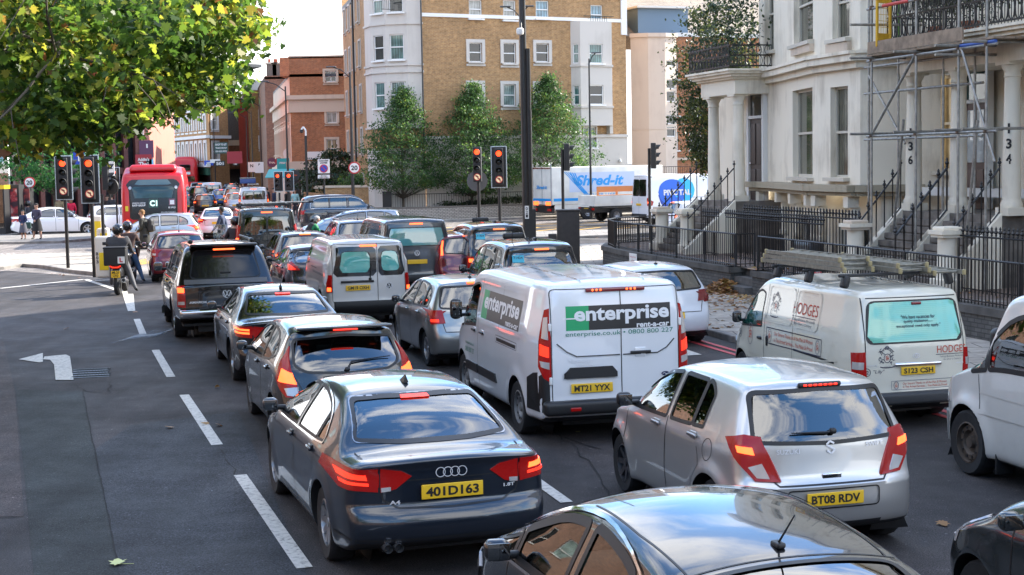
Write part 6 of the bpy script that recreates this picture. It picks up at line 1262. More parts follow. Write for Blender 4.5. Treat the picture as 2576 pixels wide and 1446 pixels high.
def wall(root,A,B,z0,z1,mat,wins=(),dep=.14,name='wall',rev=None,mb=None):
 """vertical wall from A to B (outer face to the right of A->B is -normal side towards the viewer) with real window openings"""
 A,B=Vector(A[:2]),Vector(B[:2]);L=(B-A).length;d=(B-A).normalized();n=Vector((d.y,-d.x));own=mb is None;mb=mb or MB()
 us=sorted(set([0,L]+[x for w_ in wins for x in(w_[0],w_[2])]));zs=sorted(set([z0,z1]+[x for w_ in wins for x in(w_[1],w_[3])]));us=[u for u in us if 0<=u<=L];zs=[z for z in zs if z0<=z<=z1]
 P=lambda u,z,y=0.:(A.x+d.x*u-n.x*y,A.y+d.y*u-n.y*y,z)
 for i in range(len(us)-1):
  for j in range(len(zs)-1):
   cu,cz=(us[i]+us[i+1])/2,(zs[j]+zs[j+1])/2
   if any(w_[0]<cu<w_[2]and w_[1]<cz<w_[3]for w_ in wins):continue
   q=[(us[i],zs[j]),(us[i+1],zs[j]),(us[i+1],zs[j+1]),(us[i],zs[j+1])];mb.add([P(*a)for a in q],[(0,1,2,3)],mat,False,[[(a[0],a[1])for a in q]])
 for(a,b,c,e)in[w_[:4]for w_ in wins]:
  for q in([(a,b,0),(c,b,0),(c,b,dep+.05),(a,b,dep+.05)],[(a,e,dep+.05),(c,e,dep+.05),(c,e,0),(a,e,0)],[(a,b,dep+.05),(a,e,dep+.05),(a,e,0),(a,b,0)],[(c,b,0),(c,e,0),(c,e,dep+.05),(c,b,dep+.05)]):
   mb.add([P(*x)for x in q],[(0,1,2,3)],rev or mat,False,[[(x[0]+x[2],x[1])for x in q]])
 if own:return obj(name,mb,root,True)
def band(mb,pts,z0,z1,out,mat,inn=.0):
 """moulding along a plan polyline; sticks out to the viewer's side"""
 for A,B in zip(pts[:-1],pts[1:]):
  A,B=Vector(A[:2]),Vector(B[:2]);d=(B-A).normalized();n=Vector((d.y,-d.x));A2,B2=A-d*out*.3,B+d*out*.3
  q=[A2+n*out,B2+n*out,B2-n*inn,A2-n*inn];mb.add([(p.x,p.y,z)for z in(z0,z1)for p in q],[(0,1,5,4),(4,5,6,7),(3,2,1,0),(1,2,6,5),(3,0,4,7)],mat)
def solid(root,pts,z0,z1,mat,name='roof'):
 mb=MB();mb.prism([tuple(p)[:2]for p in pts],z0,z1,mat);return obj(name,mb,root,True)
def uz(px,py,A,B):
 """picture point -> (distance along the wall, height)"""
 A,B=Vector(A[:2]),Vector(B[:2]);d=(B-A).normalized();n=Vector((d.y,-d.x,0));p=onplane(px,py,(A.x,A.y,0),n);return(Vector((p.x,p.y))-A).dot(d),p.z
YB=brick('yellow_brick',(.38,.205,.08),(.26,.135,.05),(.34,.24,.14),stain=.3);OB=brick('orange_brick',(.40,.14,.05),(.27,.09,.035),(.3,.19,.12));BB=brick('brown_brick',(.24,.12,.07),(.17,.085,.05),(.15,.11,.09),stain=.35)
RB=brick('red_brick',(.30,.062,.04),(.22,.045,.03),(.22,.12,.09));PB_=brick('purple_brick',(.10,.095,.088),(.075,.07,.066),(.05,.048,.045),.215,.08,.35);WB=brick('white_glazed_brick',(.42,.38,.33),(.36,.32,.28),(.15,.13,.11),.22,.085,.2,.016)
STW=stucco('white_stucco',(.76,.69,.56),(.24,.18,.11),.8);STC=stucco('grey_render',(.52,.48,.43),(.30,.27,.23),.4);STN=stucco('stone_trim',(.55,.45,.35),(.2,.17,.14),.5);PNK=stucco('pink_render',(.58,.48,.39),(.3,.2,.16),.3);WTR=stucco('white_trim',(.66,.65,.62),(.4,.36,.3),.3)
SLT=flat('slate',(.05,.055,.065),.6,noise=.3);TIL=brick('pale_roof_tiles',(.30,.25,.20),(.24,.2,.165),(.16,.13,.1),.3,.12)
def brick_block():
 A,B=(-4.9,88.),(7.35,94.6);root=thing('apartment_building','large yellow brick apartment block with grey rounded corner bays behind the three lime trees','building',(-2,92,.1))
 W=[]
 def add(x0,y0,x1,y1,pane,sur=True,style='sash'):
  u0,z1=uz(x0,y0,A,B);u1,z0=uz(x1,y1,A,B);W.append((u0,z0,u1,z1));window(root,A,B,u0,z0,u1,z1,style,pane,sur=STC if sur else None,sw=.2)
 for x0,x1 in((1179,1212),(1265,1297),(1347,1380)):
  for k,(y0,y1)in enumerate(((0,47),(108,156),(212,262))):
   dy=4 if x0==1265 else 0;add(x0,y0+(x0-1265)*.01,x1,y1+dy,[PNE,PDK,PCU][k]if x0!=1347 else[PBL,PDK,PCU][k],k>0)
 W2=list(W);u0,z1=uz(1467,320,A,B);u1,z0=uz(1499,371,A,B);W2.append((u0,z0,u1,z1));window(root,A,B,u0,z0,u1,z1,'sash',PCU,sur=FRW,sw=.06)
 u0,z1=uz(1485,12,A,B);u1,z0=uz(1515,62,A,B);W2.append((u0,z0,u1,z1));window(root,A,B,u0,z0,u1,z1,'sash',PBL,sill=False)
 wall(root,A,B,4.8,17,YB,W2);L=(Vector(B)-Vector(A)).length
 wall(root,A,B,.1,4.8,STC,[w for w in W2 if w[1]<4.8],name='render_base')if False else None
 mb=MB();d=(Vector(B)-Vector(A)).normalized();n=Vector((d.y,-d.x));lo=[(u0_,z0_,u1_,min(z1_,4.8))for(u0_,z0_,u1_,z1_)in W2 if z0_<4.8]
 A2,B2=Vector(A)+n*.06,Vector(B)+n*.06;wall(root,A2,B2,.1,4.8,STC,lo+[(7.2,.7,8.6,3.2)],.2,mb=mb);band(mb,[A2,B2],4.7,4.88,.1,STC)
 for z in(1.5,2.2,2.9,3.6,4.2):band(mb,[A2,B2],z,z+.02,-.004,flat('joint_grey',(.2,.2,.2),.8),.02)
 obj('rendered_base',mb,root,True)
 Q=[(-4.9,88),(-5.75,87.72),(-7.0,88.0),(-7.95,88.9),(-8.45,90.4),(-11.1,103.)]
 mb=MB();fw={}
 for i,(a,b)in enumerate(zip(Q[:-1],Q[1:])):
  a,b=Q[i+1],Q[i];Lw=math.dist(a,b);ww=[]
  if i in(1,2):
   for(z0,z1)in((6.55,8.05),(9.3,10.75),(12,13.5)):ww.append((Lw/2-.42,z0,Lw/2+.42,z1))
  if i==4:
   for uu in(1.5,4.0,6.8,9.8):
    for z0 in(1.2,4,6.6,9.3,12):ww.append((uu,z0,uu+.9,z0+1.5))
  for k,w_ in enumerate(ww):window(root,a,b,*w_,'sash',[PTE,PCU,PTE,PDK][(k+i)%4],sur=STC if i==4 else None,sw=.12)
  if i<4:
   wall(root,a,b,5.4,13.9 if i<5 else 17,STC,ww,mb=mb);wall(root,a,b,4.2,5.4,YB,mb=mb);wall(root,a,b,.1,4.2,STC,mb=mb)
  else:wall(root,a,b,.1,13.5,YB,ww,mb=mb)
 R_=Q[:5][::-1]
 for z in(5.35,8.55,8.95,11.3,13.8):band(mb,R_,z,z+.12,.09,STC)
 obj('corner_bay',mb,root,True)
 u0,z1=uz(1434,54,A,B);u1,z0=uz(1541,316,A,B);D_=Vector(A)+d*u0,Vector(A)+d*u1;out_=n*.55;w3=(u1-u0)
 F0,F1=D_[0]+out_+d*.35,D_[1]+out_-d*.35;mb=MB();ow=[]
 fl=(F1-F0).length
 for(ya,yb,pn)in((112,161,PTE),(215,264,PDK)):
  _,za=uz(1490,ya,A,B);_,zb=uz(1490,yb,A,B);ow.append((fl/2-.48,zb,fl/2+.48,za));window(root,F0,F1,*ow[-1],'sash',pn)
 wall(root,F0,F1,z0,z1,STC,ow,mb=mb)
 for a,b in((D_[0],F0),(F1,D_[1])):
  sw_=[(.12,o[1],(b-a).length-.12,o[3])for o in ow];wall(root,a,b,z0,z1,STC,sw_,mb=mb)
  for o in sw_:window(root,a,b,*o,'sash',PTE,sill=False)
 for z in(ow[0][1]-.2,ow[1][1]-.2):band(mb,[D_[0],F0,F1,D_[1]],z,z+.12,.08,STC)
 mb.add([(p.x,p.y,z)for z in(z0,z1)for p in(D_[0],F0,F1,D_[1])],[(3,2,1,0),(4,5,6,7)],STC)
 for s_ in(.35,w3-.35):p=D_[0]+d*s_;mb.box((p.x+n.x*.2,p.y+n.y*.2,z0-.25),(.22,.4,.5),STC,rz=math.atan2(d.y,d.x))
 obj('oriel',mb,root,True)
 mb=MB();band(mb,[A,B],11.75,11.95,.07,FRW);band(mb,[A,B],13.2,13.35,.05,STC);q=Vector(B);band(mb,[Vector(B)-d*.35,B],11,17,.1,FRW);obj('string_course',mb,root,True)
 C2=(B[0]-.4,B[1]+22);wall(root,B,C2,.1,17,YB,name='side_wall');wall(root,(-6,112),Q[5],.1,17,YB,name='side_wall')
 solid(root,[A,B,C2,(-6,112),Q[5],Q[4],Q[3],Q[2],Q[1]],13.6,13.9,SLT);solid(root,[A,B,C2,(-6,112)],16.8,17.1,SLT)
 def juliet(px0,px1,y,zt):
  mb=MB();a,_=uz(px0,y,A,B);b,_=uz(px1,y,A,B);P=lambda u,z,o=.35:(A[0]+d.x*u+n.x*o,A[1]+d.y*u+n.y*o,z)
  mb.cyl(P(a-.5,zt),P(b+.5,zt),.025,IRON,n=6);mb.cyl(P(a,zt-.7),P(b,zt-.7),.02,IRON,n=6)
  for i in range(8):u=a+(b-a)*i/7;mb.cyl(P(u,zt-.7),P(u,zt),.014,IRON,n=5)
  mb.cyl(P(a,zt-.1,0),P(a,zt-.1),.02,IRON,n=5);mb.cyl(P(b,zt-.1,0),P(b,zt-.1),.02,IRON,n=5);obj('balcony_rail',mb,root,True)
 juliet(1478,1518,45,uz(1490,42,A,B)[1]);juliet(953,985,30,12.75)
 mb=MB();p=Vector(A)+d*-.0;mb.cyl((p.x-.02,p.y-.25,3),(p.x-.02,p.y-.25,17),.05,BLK,n=6);pp=PD(893,300,93);mb.cyl((pp.x,pp.y,3.5),(pp.x,pp.y,14),.07,BLK,n=8);obj('drainpipe',mb,root,True)
 mb=MB()
 for px in(1402,1556):q=onplane(px,405,(*A,0),(n.x,n.y,0));mb.rbox((q.x+n.x*.2,q.y+n.y*.2,q.z),(.15,.3,.15),.05,WHT);mb.cyl((q.x,q.y,q.z+.1),(q.x+n.x*.2,q.y+n.y*.2,q.z+.1),.02,WHT)
 obj('security_camera',mb,root,True)
 return A,B,d,n
def block2():
 """paler round-cornered block with blue dormer to the right"""
 A,B=(7.9,98.),(12.1,99.5);root=thing('apartment_building','pale pink rendered round-ended block with a blue dormer and tiled roof','building',(9,100,.1));zt=PD(1620,60,98).z
 Q=[A,(9.0,97.7),(10.1,97.9),(10.9,98.6)];mb=MB();z1=uz(1620,95,A,B)[1]
 for i,(a,b)in enumerate(zip(Q[:-1],Q[1:])):
  ww=[]
  if i==2:
   Lw=math.dist(a,b)
   for y0,y1 in((150,165),(198,222),(228,255),(288,312),(318,344)):w_=(.12,uz(1640,y1,a,b)[1],Lw-.12,uz(1640,y0,a,b)[1]);ww.append(w_);window(root,a,b,*w_,'plain',PDK,sill=False)
  wall(root,a,b,.1,z1,PNK,ww,mb=mb)
 band(mb,Q,z1,z1+.25,.12,PNK);band(mb,Q,5.2,5.28,.03,PNK);obj('round_stair_tower',mb,root,True)
 C,D=(10.9,99.2),(24.,104.5);ww=[]
 for(x0,x1)in((1677,1706),(1734,1765),(1795,1825),(1860,1890)):
  for y0,y1 in((155,200),(245,291),(333,378)):w_=(uz(x0,y1,C,D)[0],uz(x0,y1,C,D)[1],uz(x1,y1,C,D)[0],uz(x0,y0,C,D)[1]);ww.append(w_);window(root,C,D,*w_,'sash',PDK)
 wall(root,C,D,.1,z1+.1,OB,ww);mb=MB();band(mb,[C,D],3.2,3.35,.1,STN);band(mb,[C,D],z1+.1,z1+.35,.15,WTR);obj('string_course',mb,root,True)
 d=(Vector(D)-Vector(C)).normalized();nn=Vector((-d.y,d.x));mb=MB();e0=Vector(A)+Vector((-.5,.6));e1=Vector(D)
 v=[(e0.x,e0.y,z1+.2),(e1.x,e1.y,z1+.2),(e1.x+nn.x*6,e1.y+nn.y*6,z1+3.4),(e0.x+nn.x*6,e0.y+nn.y*6,z1+3.4),(e1.x+nn.x*12,e1.y+nn.y*12,z1+.2),(e0.x+nn.x*12,e0.y+nn.y*12,z1+.2)]
 mb.add(v,[(0,1,2,3),(3,2,4,5)],TIL,False,[[(0,0),(15,0),(15,7),(0,7)],[(0,0),(15,0),(15,7),(0,7)]]);mb.add(v,[(0,3,5),(1,4,2)],OB);obj('roof',mb,root,True)
 BLU=flat('blue_grey_cladding',(.12,.19,.27),.5);mb=MB();a=PD(1605,75,99.5);mb.box((a.x+1.2,a.y+1,z1+1.15),(3.6,2.4,1.6),BLU,rz=.35);mb.box((a.x+1.2,a.y+.8,z1+2.0),(3.9,2.8,.12),WTR,rz=.35);obj('dormer',mb,root,True);dz=z1
 A3=Vector((a.x-.45,a.y-.75));dd=Vector((math.cos(.35),math.sin(.35)));window(root,A3+Vector((0,-.02)),A3+dd*3.6,1.0,z1+.75,2.0,z1+1.7,'sash',PDK,dep=0.,sill=False)
 t=thing('garden_wall','low brown wall with lattice railing under the orange brick block','wall',(14,96,.1));a,b=(8.5,96.2),(30,104);wall(t,a,b,.1,1.9,BB);mb=MB();band(mb,[a,b],1.9,2.0,.08,STN,.2);obj('coping',mb,t,True);railing(t,[Vector((*a,2.0)),Vector((*b,2.0))],2.0,2.8,.16)
def railing(root,path,z0,z1,sp=.12,spear=False,name='railing_panel',r=.011,posts=0,second=.12,curl=False):
 mb=MB();pts=[Vector(p)for p in path]
 for a,b in zip(pts[:-1],pts[1:]):
  a_,b_=Vector((a.x,a.y,0)),Vector((b.x,b.y,0));L=(b_-a_).length;dz0,dz1=a.z-pts[0].z,b.z-pts[0].z;up=lambda t,z:a_.lerp(b_,t)+Vector((0,0,z+dz0*(1-t)+dz1*t))
  zt=z1-(second if spear else 0);mb.box(up(.5,zt),(.035,.014,.01),IRON);mb.cyl(up(0,zt),up(1,zt),.02,IRON,n=6)
  if not spear:pass
  mb.cyl(up(0,z0+.06),up(1,z0+.06),.014,IRON,n=5)
  n=max(1,int(L/sp))
  for i in range(n+1):
   t=i/n;mb.cyl(up(t,z0),up(t,zt+(.02 if not spear else.03)),r,IRON,n=5,caps=False)
   if spear:
    p=up(t,zt+.03);mb.lathe([(.014,0),(.026,.015),(.014,.035),(.046,.075),(.016,.12),(.026,.14),(0,.19)],p,IRON,6)
  if posts:
   for i in range(int(L/posts)+1):t=min(1,i*posts/L);mb.box(up(t,(z0+z1)/2),(.045,.045,z1-z0+.03),IRON)
 return obj(name,mb,root,True)
def street_fronts():
 A,B=(-15.5,108.),(-11.0,108.);root=thing('corner_building','four-storey orange brick corner building with stone cornice, beyond the parking zone sign','building',(-14,112,.1));ww=[]
 for(x0,x1,y0,y1,pn)in((818,846,178,206,PDK),(822,848,258,309,PNE),(822,849,350,398,PWM)):
  w_=(uz(x0,y1,A,B)[0],uz(x0,y1,A,B)[1],uz(x1,y1,A,B)[0],uz(x1,y0,A,B)[1]);ww.append(w_);window(root,A,B,*w_,'sash2',pn,sur=STN,sw=.16)
 zt=uz(780,143,A,B)[1];wall(root,A,B,3.6,zt,OB,ww);mb=MB();wall(root,A,B,.1,3.0,flat('shop_dark',(.02,.015,.015),.3),[(.6,.3,3.4,2.8)],mb=mb);wall(root,Vector(A)+Vector((.6,.3)),Vector(A)+Vector((3.4,.3)),.3,2.8,PTE,mb=mb);zc=uz(780,250,A,B)[1]
 E=(-20.7,134.);band(mb,[E,A,B],zc-.0,zc+.3,.35,STN);band(mb,[E,A,B],zc-.9,zc,.12,STN);band(mb,[E,A,B],3.0,3.6,.3,STN);obj('shopfront',mb,root,True)
 w2=[]
 for k in range(9):
  for z0,z1 in((4.2,6.0),(6.6,8.0)):u=1.2+k*2.8;w2.append((u,z0,u+1.3,z1));window(root,E,A,u,z0,u+1.3,z1,'sash',PDK,sur=STN,sw=.22)
 wall(root,E,A,.1,zt-1.3,STN,w2,.25,name='street_wall');solid(root,[A,B,(-11,125),E],zt-1.4,zt-1.2,SLT);solid(root,[A,B,(-11,112),(-16.3,112)],zt-.1,zt+.1,STN)
 wall(root,(-11,125),B,.1,zt,OB,name='side_wall')if False else None;mb=MB();b_=Vector(A);mb.prism([A,(-15.6,112),(-16.3,112),(-16.2,108.3)],zt-1.3,zt,OB);obj('parapet',mb,root,True)
 def flank(name,label,x0,x1,y0,Y,mat,depth,side=None,wins=(),trim=None,z0=.1,extra=None,group='buildings along the far street'):
  a,b=PD(x0,400,Y),PD(x1,400,Y);zt=PD((x0+x1)/2,y0,Y).z;r=thing(name,label,'building',((a.x+b.x)/2,Y,.1),0,group);W_=[]
  A_,B_=(a.x,a.y),(b.x,b.y)
  for(xa,ya,xb,yb,pn)in wins:
   w_=(uz(xa,yb,A_,B_)[0],uz(xa,yb,A_,B_)[1],uz(xb,yb,A_,B_)[0],uz(xa,ya,A_,B_)[1]);W_.append(w_);window(r,A_,B_,*w_,'sash',pn,sur=WTR,sw=.18)
  wall(r,A_,B_,z0,zt,mat,W_)
  dv=Vector((-math.sin(R(11)),math.cos(R(11))))*depth;E_=Vector(A_)+dv;F_=Vector(B_)+dv
  if side:wall(r,E_,A_,z0,zt,side,name='street_wall')
  wall(r,B_,F_,z0,zt,mat,name='back_wall');solid(r,[A_,B_,F_,E_],zt-.3,zt-.1,SLT);mb=MB()
  if trim:band(mb,[E_,A_,B_],zt-trim,zt+.1,.25,WTR);obj('cornice',mb,r,True)
  return r,A_,B_,zt
 r,a,b,zt=flank('terrace_house','tall brown brick house end wall with chimney stacks beside the far shops',672,745,190,136,brick('sooty_brick',(.26,.10,.06),(.18,.075,.045),(.13,.09,.07),stain=.35),22,BB)
 mb=MB()
 for px,w_ in((685,.9),(703,1.1)):
  p=PD(px,185,137);mb.box((p.x,p.y,p.z+.1),(w_,1.0,1.6),BB);mb.box((p.x,p.y,p.z+.9),(w_+.2,1.2,.15),STN)
  for q in(-.25,.25):mb.cyl((p.x+q,p.y,p.z+.95),(p.x+q,p.y,p.z+1.3),.12,flat('chimney_pot',(.35,.08,.04),.8))
 obj('chimney',mb,r,True)
 flank('terrace_house','tan brick house with white window surrounds and a red painted end',628,673,205,158,brick('tan_brick',(.48,.25,.09),(.38,.18,.06),(.25,.17,.1)),20,RB,[(655,215,670,250,PDK),(655,280,670,320,PNE),(655,345,670,375,PNE)],.9)
 flank('terrace_house','red painted gable end wall between the tan houses on the far street',603,632,245,162,flat('red_wall_paint',(.5,.09,.06),.8,noise=.25,nscale=1),20)
 flank('terrace_house','low dark grey gable with faded lettering beyond the red wall',563,606,262,176,flat('black_wall_paint',(.12,.13,.15),.8,noise=.3),16)
 flank('terrace_house','small red brick shop house with arched window strips at the street bend',545,605,355,172,BB,10,BB,trim=.5,z0=3)
 A,B=(-43.7,180.),(-29.6,150.);root=thing('terrace','long cream and tan terrace with rows of tall white window surrounds at the street bend','building',(-37,168,.1),0,'buildings along the far street');L=math.dist(A,B);TB=brick('tan_brick',(.48,.25,.09),(.38,.18,.06),(.25,.17,.1));ww=[];n=17
 for i in range(n):
  u=.4+i*(L-.6)/n
  for z0,z1 in((3.9,5.7),(7.0,8.4),(9.5,10.8)):ww.append((u,z0,u+.75,z1));window(root,A,B,u,z0,u+.75,z1,'sash',[PNE,PCU,PNE][i%3],sur=WTR,sw=.3,sill=False)
 wall(root,A,B,3.2,13.5,TB,ww);mb=MB()
 for z,o,h in((3.3,.4,.3),(6.15,.35,.3),(8.9,.2,.2),(13.2,.4,.5)):band(mb,[A,B],z,z+h,o,WTR)
 obj('cornice',mb,root,True);mb=MB();cols=[(.03,.1,.06),(.02,.03,.08),(.05,.05,.05),(.2,.03,.03),(.1,.1,.09),(.02,.08,.05)]
 for i in range(6):a_,b_=Vector(A).lerp(Vector(B),i/6),Vector(A).lerp(Vector(B),(i+.96)/6);wall(root,a_,b_,.1,2.5,PDK,mb=mb);band(mb,[a_,b_],2.5,3.2,.25,flat('fascia%d'%i,cols[i],.5))
 obj('shopfront',mb,root,True);wall(root,B,(-29.5,152),.1,13.4,TB,name='side_wall');solid(root,[A,B,(-25,155),(-38,186)],13.3,13.6,SLT)
 A,B=(-29.6,150.),(-27.6,152.6)
 root=thing('terrace','narrow tan brick house at the end of the cream terrace, by the green sign board','building',(-27,153,.1),0,'buildings along the far street');A,B=(-29.55,150.2),(-28.2,152.6);ww=[(.3+k*1.5,z,1.1+k*1.5,z+1.8)for k in range(1)for z in(3.9,7.0,9.5)]
 for w_ in ww:window(root,A,B,*w_,'sash',PNE,sur=WTR,sw=.2)
 wall(root,A,B,.1,13,TB,ww);mb=MB();band(mb,[A,B],6.1,6.4,.3,WTR);band(mb,[A,B],12.8,13.2,.3,WTR);obj('cornice',mb,root,True);solid(root,[A,B,(-28.5,158),(-30,158)],12.9,13.1,SLT)
 A,B=(-30.2,92.),(-23.2,96.5);root=thing('office_building','red-brown office building with tall dark columns and a pink fascia behind the bus','building',(-29,93,.1));L=math.dist(A,B);d=(Vector(B)-Vector(A)).normalized();n=Vector((d.y,-d.x));mb=MB();GC_=panemat('office_glass',(.03,.035,.045));wall(root,Vector(A)-n*.5,Vector(B)-n*.5,.1,13,GC_,mb=mb);obj('glass_wall',mb,root,True)
 CLR=flat('maroon_column',(.10,.030,.026),.5,noise=.3);PKF=stucco('pink_fascia',(.50,.20,.15),(.3,.1,.08),.3)
 for i in range(11):p=Vector(A)+d*(i+.3)*L/11;mb=MB();mb.box((p.x,p.y,3.4),(.26,.5,6.6),CLR,rz=math.atan2(d.y,d.x));obj('column',mb,root,True)
 mb=MB();band(mb,[A,B],6.4,8.6,.3,PKF,.4);band(mb,[A,B],3.0,3.4,.05,CLR,.3);band(mb,[A,B],11,13,.1,PKF,.3);obj('fascia',mb,root,True);wall(root,B,(-26,118),.1,13,PKF,name='side_wall');solid(root,[A,B,(-26,118),(-38,112)],12.9,13.1,SLT)
 A,B=(-41.,84.),(-30.3,91.6);root=thing('office_building','pale grey office block with steel fins at the far left, behind the advertising panels','building',(-39,87,.1));L=math.dist(A,B);d=(Vector(B)-Vector(A)).normalized();ww=[]
 for i in range(8):
  for z0 in(3.8,6.8,9.8):u=.3+i*L/8;ww.append((u,z0,u+1.15,z0+2.1));window(root,A,B,u,z0,u+1.15,z0+2.1,'case',[PDK,PBL,PNE][i%3])
 wall(root,A,B,3.2,13,STC,ww);mb=MB();wall(root,A,B,.1,3.2,BB,[(5.2,.1,7.4,2.8)],mb=mb);obj('ground_floor',mb,root,True);solid(root,[A,B,(-38,112),(-50,104)],12.9,13.1,SLT)
 t=thing('garden_wall','long low pale brick wall edging the corner lawn','wall',(2,88,.1));a,b=(-8.0,86.2),(-4.6,86.0);c,e=(9.5,92.6),(30,101);wall(t,a,b,.1,.78,WB);wall(t,b,c,.1,.78,WB);wall(t,c,e,.1,.78,WB);mb=MB();band(mb,[a,b,c,e],.78,.86,.03,WB,.3);obj('coping',mb,t,True)
 t=thing('lawn_railing','thin black railing behind the pale brick wall','railing',(-3,87.3,.1));railing(t,[Vector((-7.2,87.3,.1)),Vector((-.9,88.2,.1)),Vector((1.5,89.2,.1))],.1,1.55,.14);mb=MB();mb.box((-7.1,87.25,.95),(.5,.4,1.5),BLK);mb.box((-7.1,87.25,1.72),(.55,.45,.05),IRON);obj('gate_box',mb,t,True)
 t=thing('garden_wall','yellow brick garden wall with stone coping beside the twenty sign','wall',(-9.2,91,.1));a,b=(-11.2,91.5),(-7.9,90.3);wall(t,a,b,.1,1.95,YB);mb=MB();band(mb,[a,b],1.95,2.08,.06,STN,.3);obj('coping',mb,t,True);wall(t,(-13.5,99),a,.1,1.6,YB,name='side_wall')
 for k,(px,lab)in enumerate(((733,'left'),(757,'right'))):
  p=PD(px+70,470,98);t=thing('gate_pier','brick gate pier with a stone cap, %s of the pair under the bush'%lab,'gate pier',(p.x,98,.1),0,'brick gate piers');mb=MB();mb.prism([(p.x-.25,97.7),(p.x+.25,97.7),(p.x+.25,98.2),(p.x-.25,98.2)],.1,1.8,YB);obj('shaft',mb,t,True);mb=MB();mb.box((p.x,97.95,1.86),(.66,.66,.12),STN);mb.box((p.x,97.95,1.95),(.5,.5,.08),STN);obj('cap',mb,t,True)
def context():
 """the rest of the street: the terrace on the near left and the houses behind the camera, which the cars mirror"""
 for lab,A,B,mat in(('brown brick terrace along the near left side of the road',(-21,-50),(-33,62),BB),('brown brick terrace closing the street behind the camera',(40,-62),(-60,-58),BB)):
  root=thing('terrace',lab,'building',(*A,0),0,'terraces beside the near road');L=math.dist(A,B);ww=[]
  for i in range(int(L/5)):
   for z0 in(1.2,5,8.6,12):u=1.6+i*5;ww.append((u,z0,u+1.5,z0+2.3));window(root,A,B,*ww[-1],'sash',[PDK,PCU][i%2])
  wall(root,A,B,0,15,mat,ww);mb=MB();band(mb,[A,B],14.5,15,.5,STW);obj('cornice',mb,root,True)
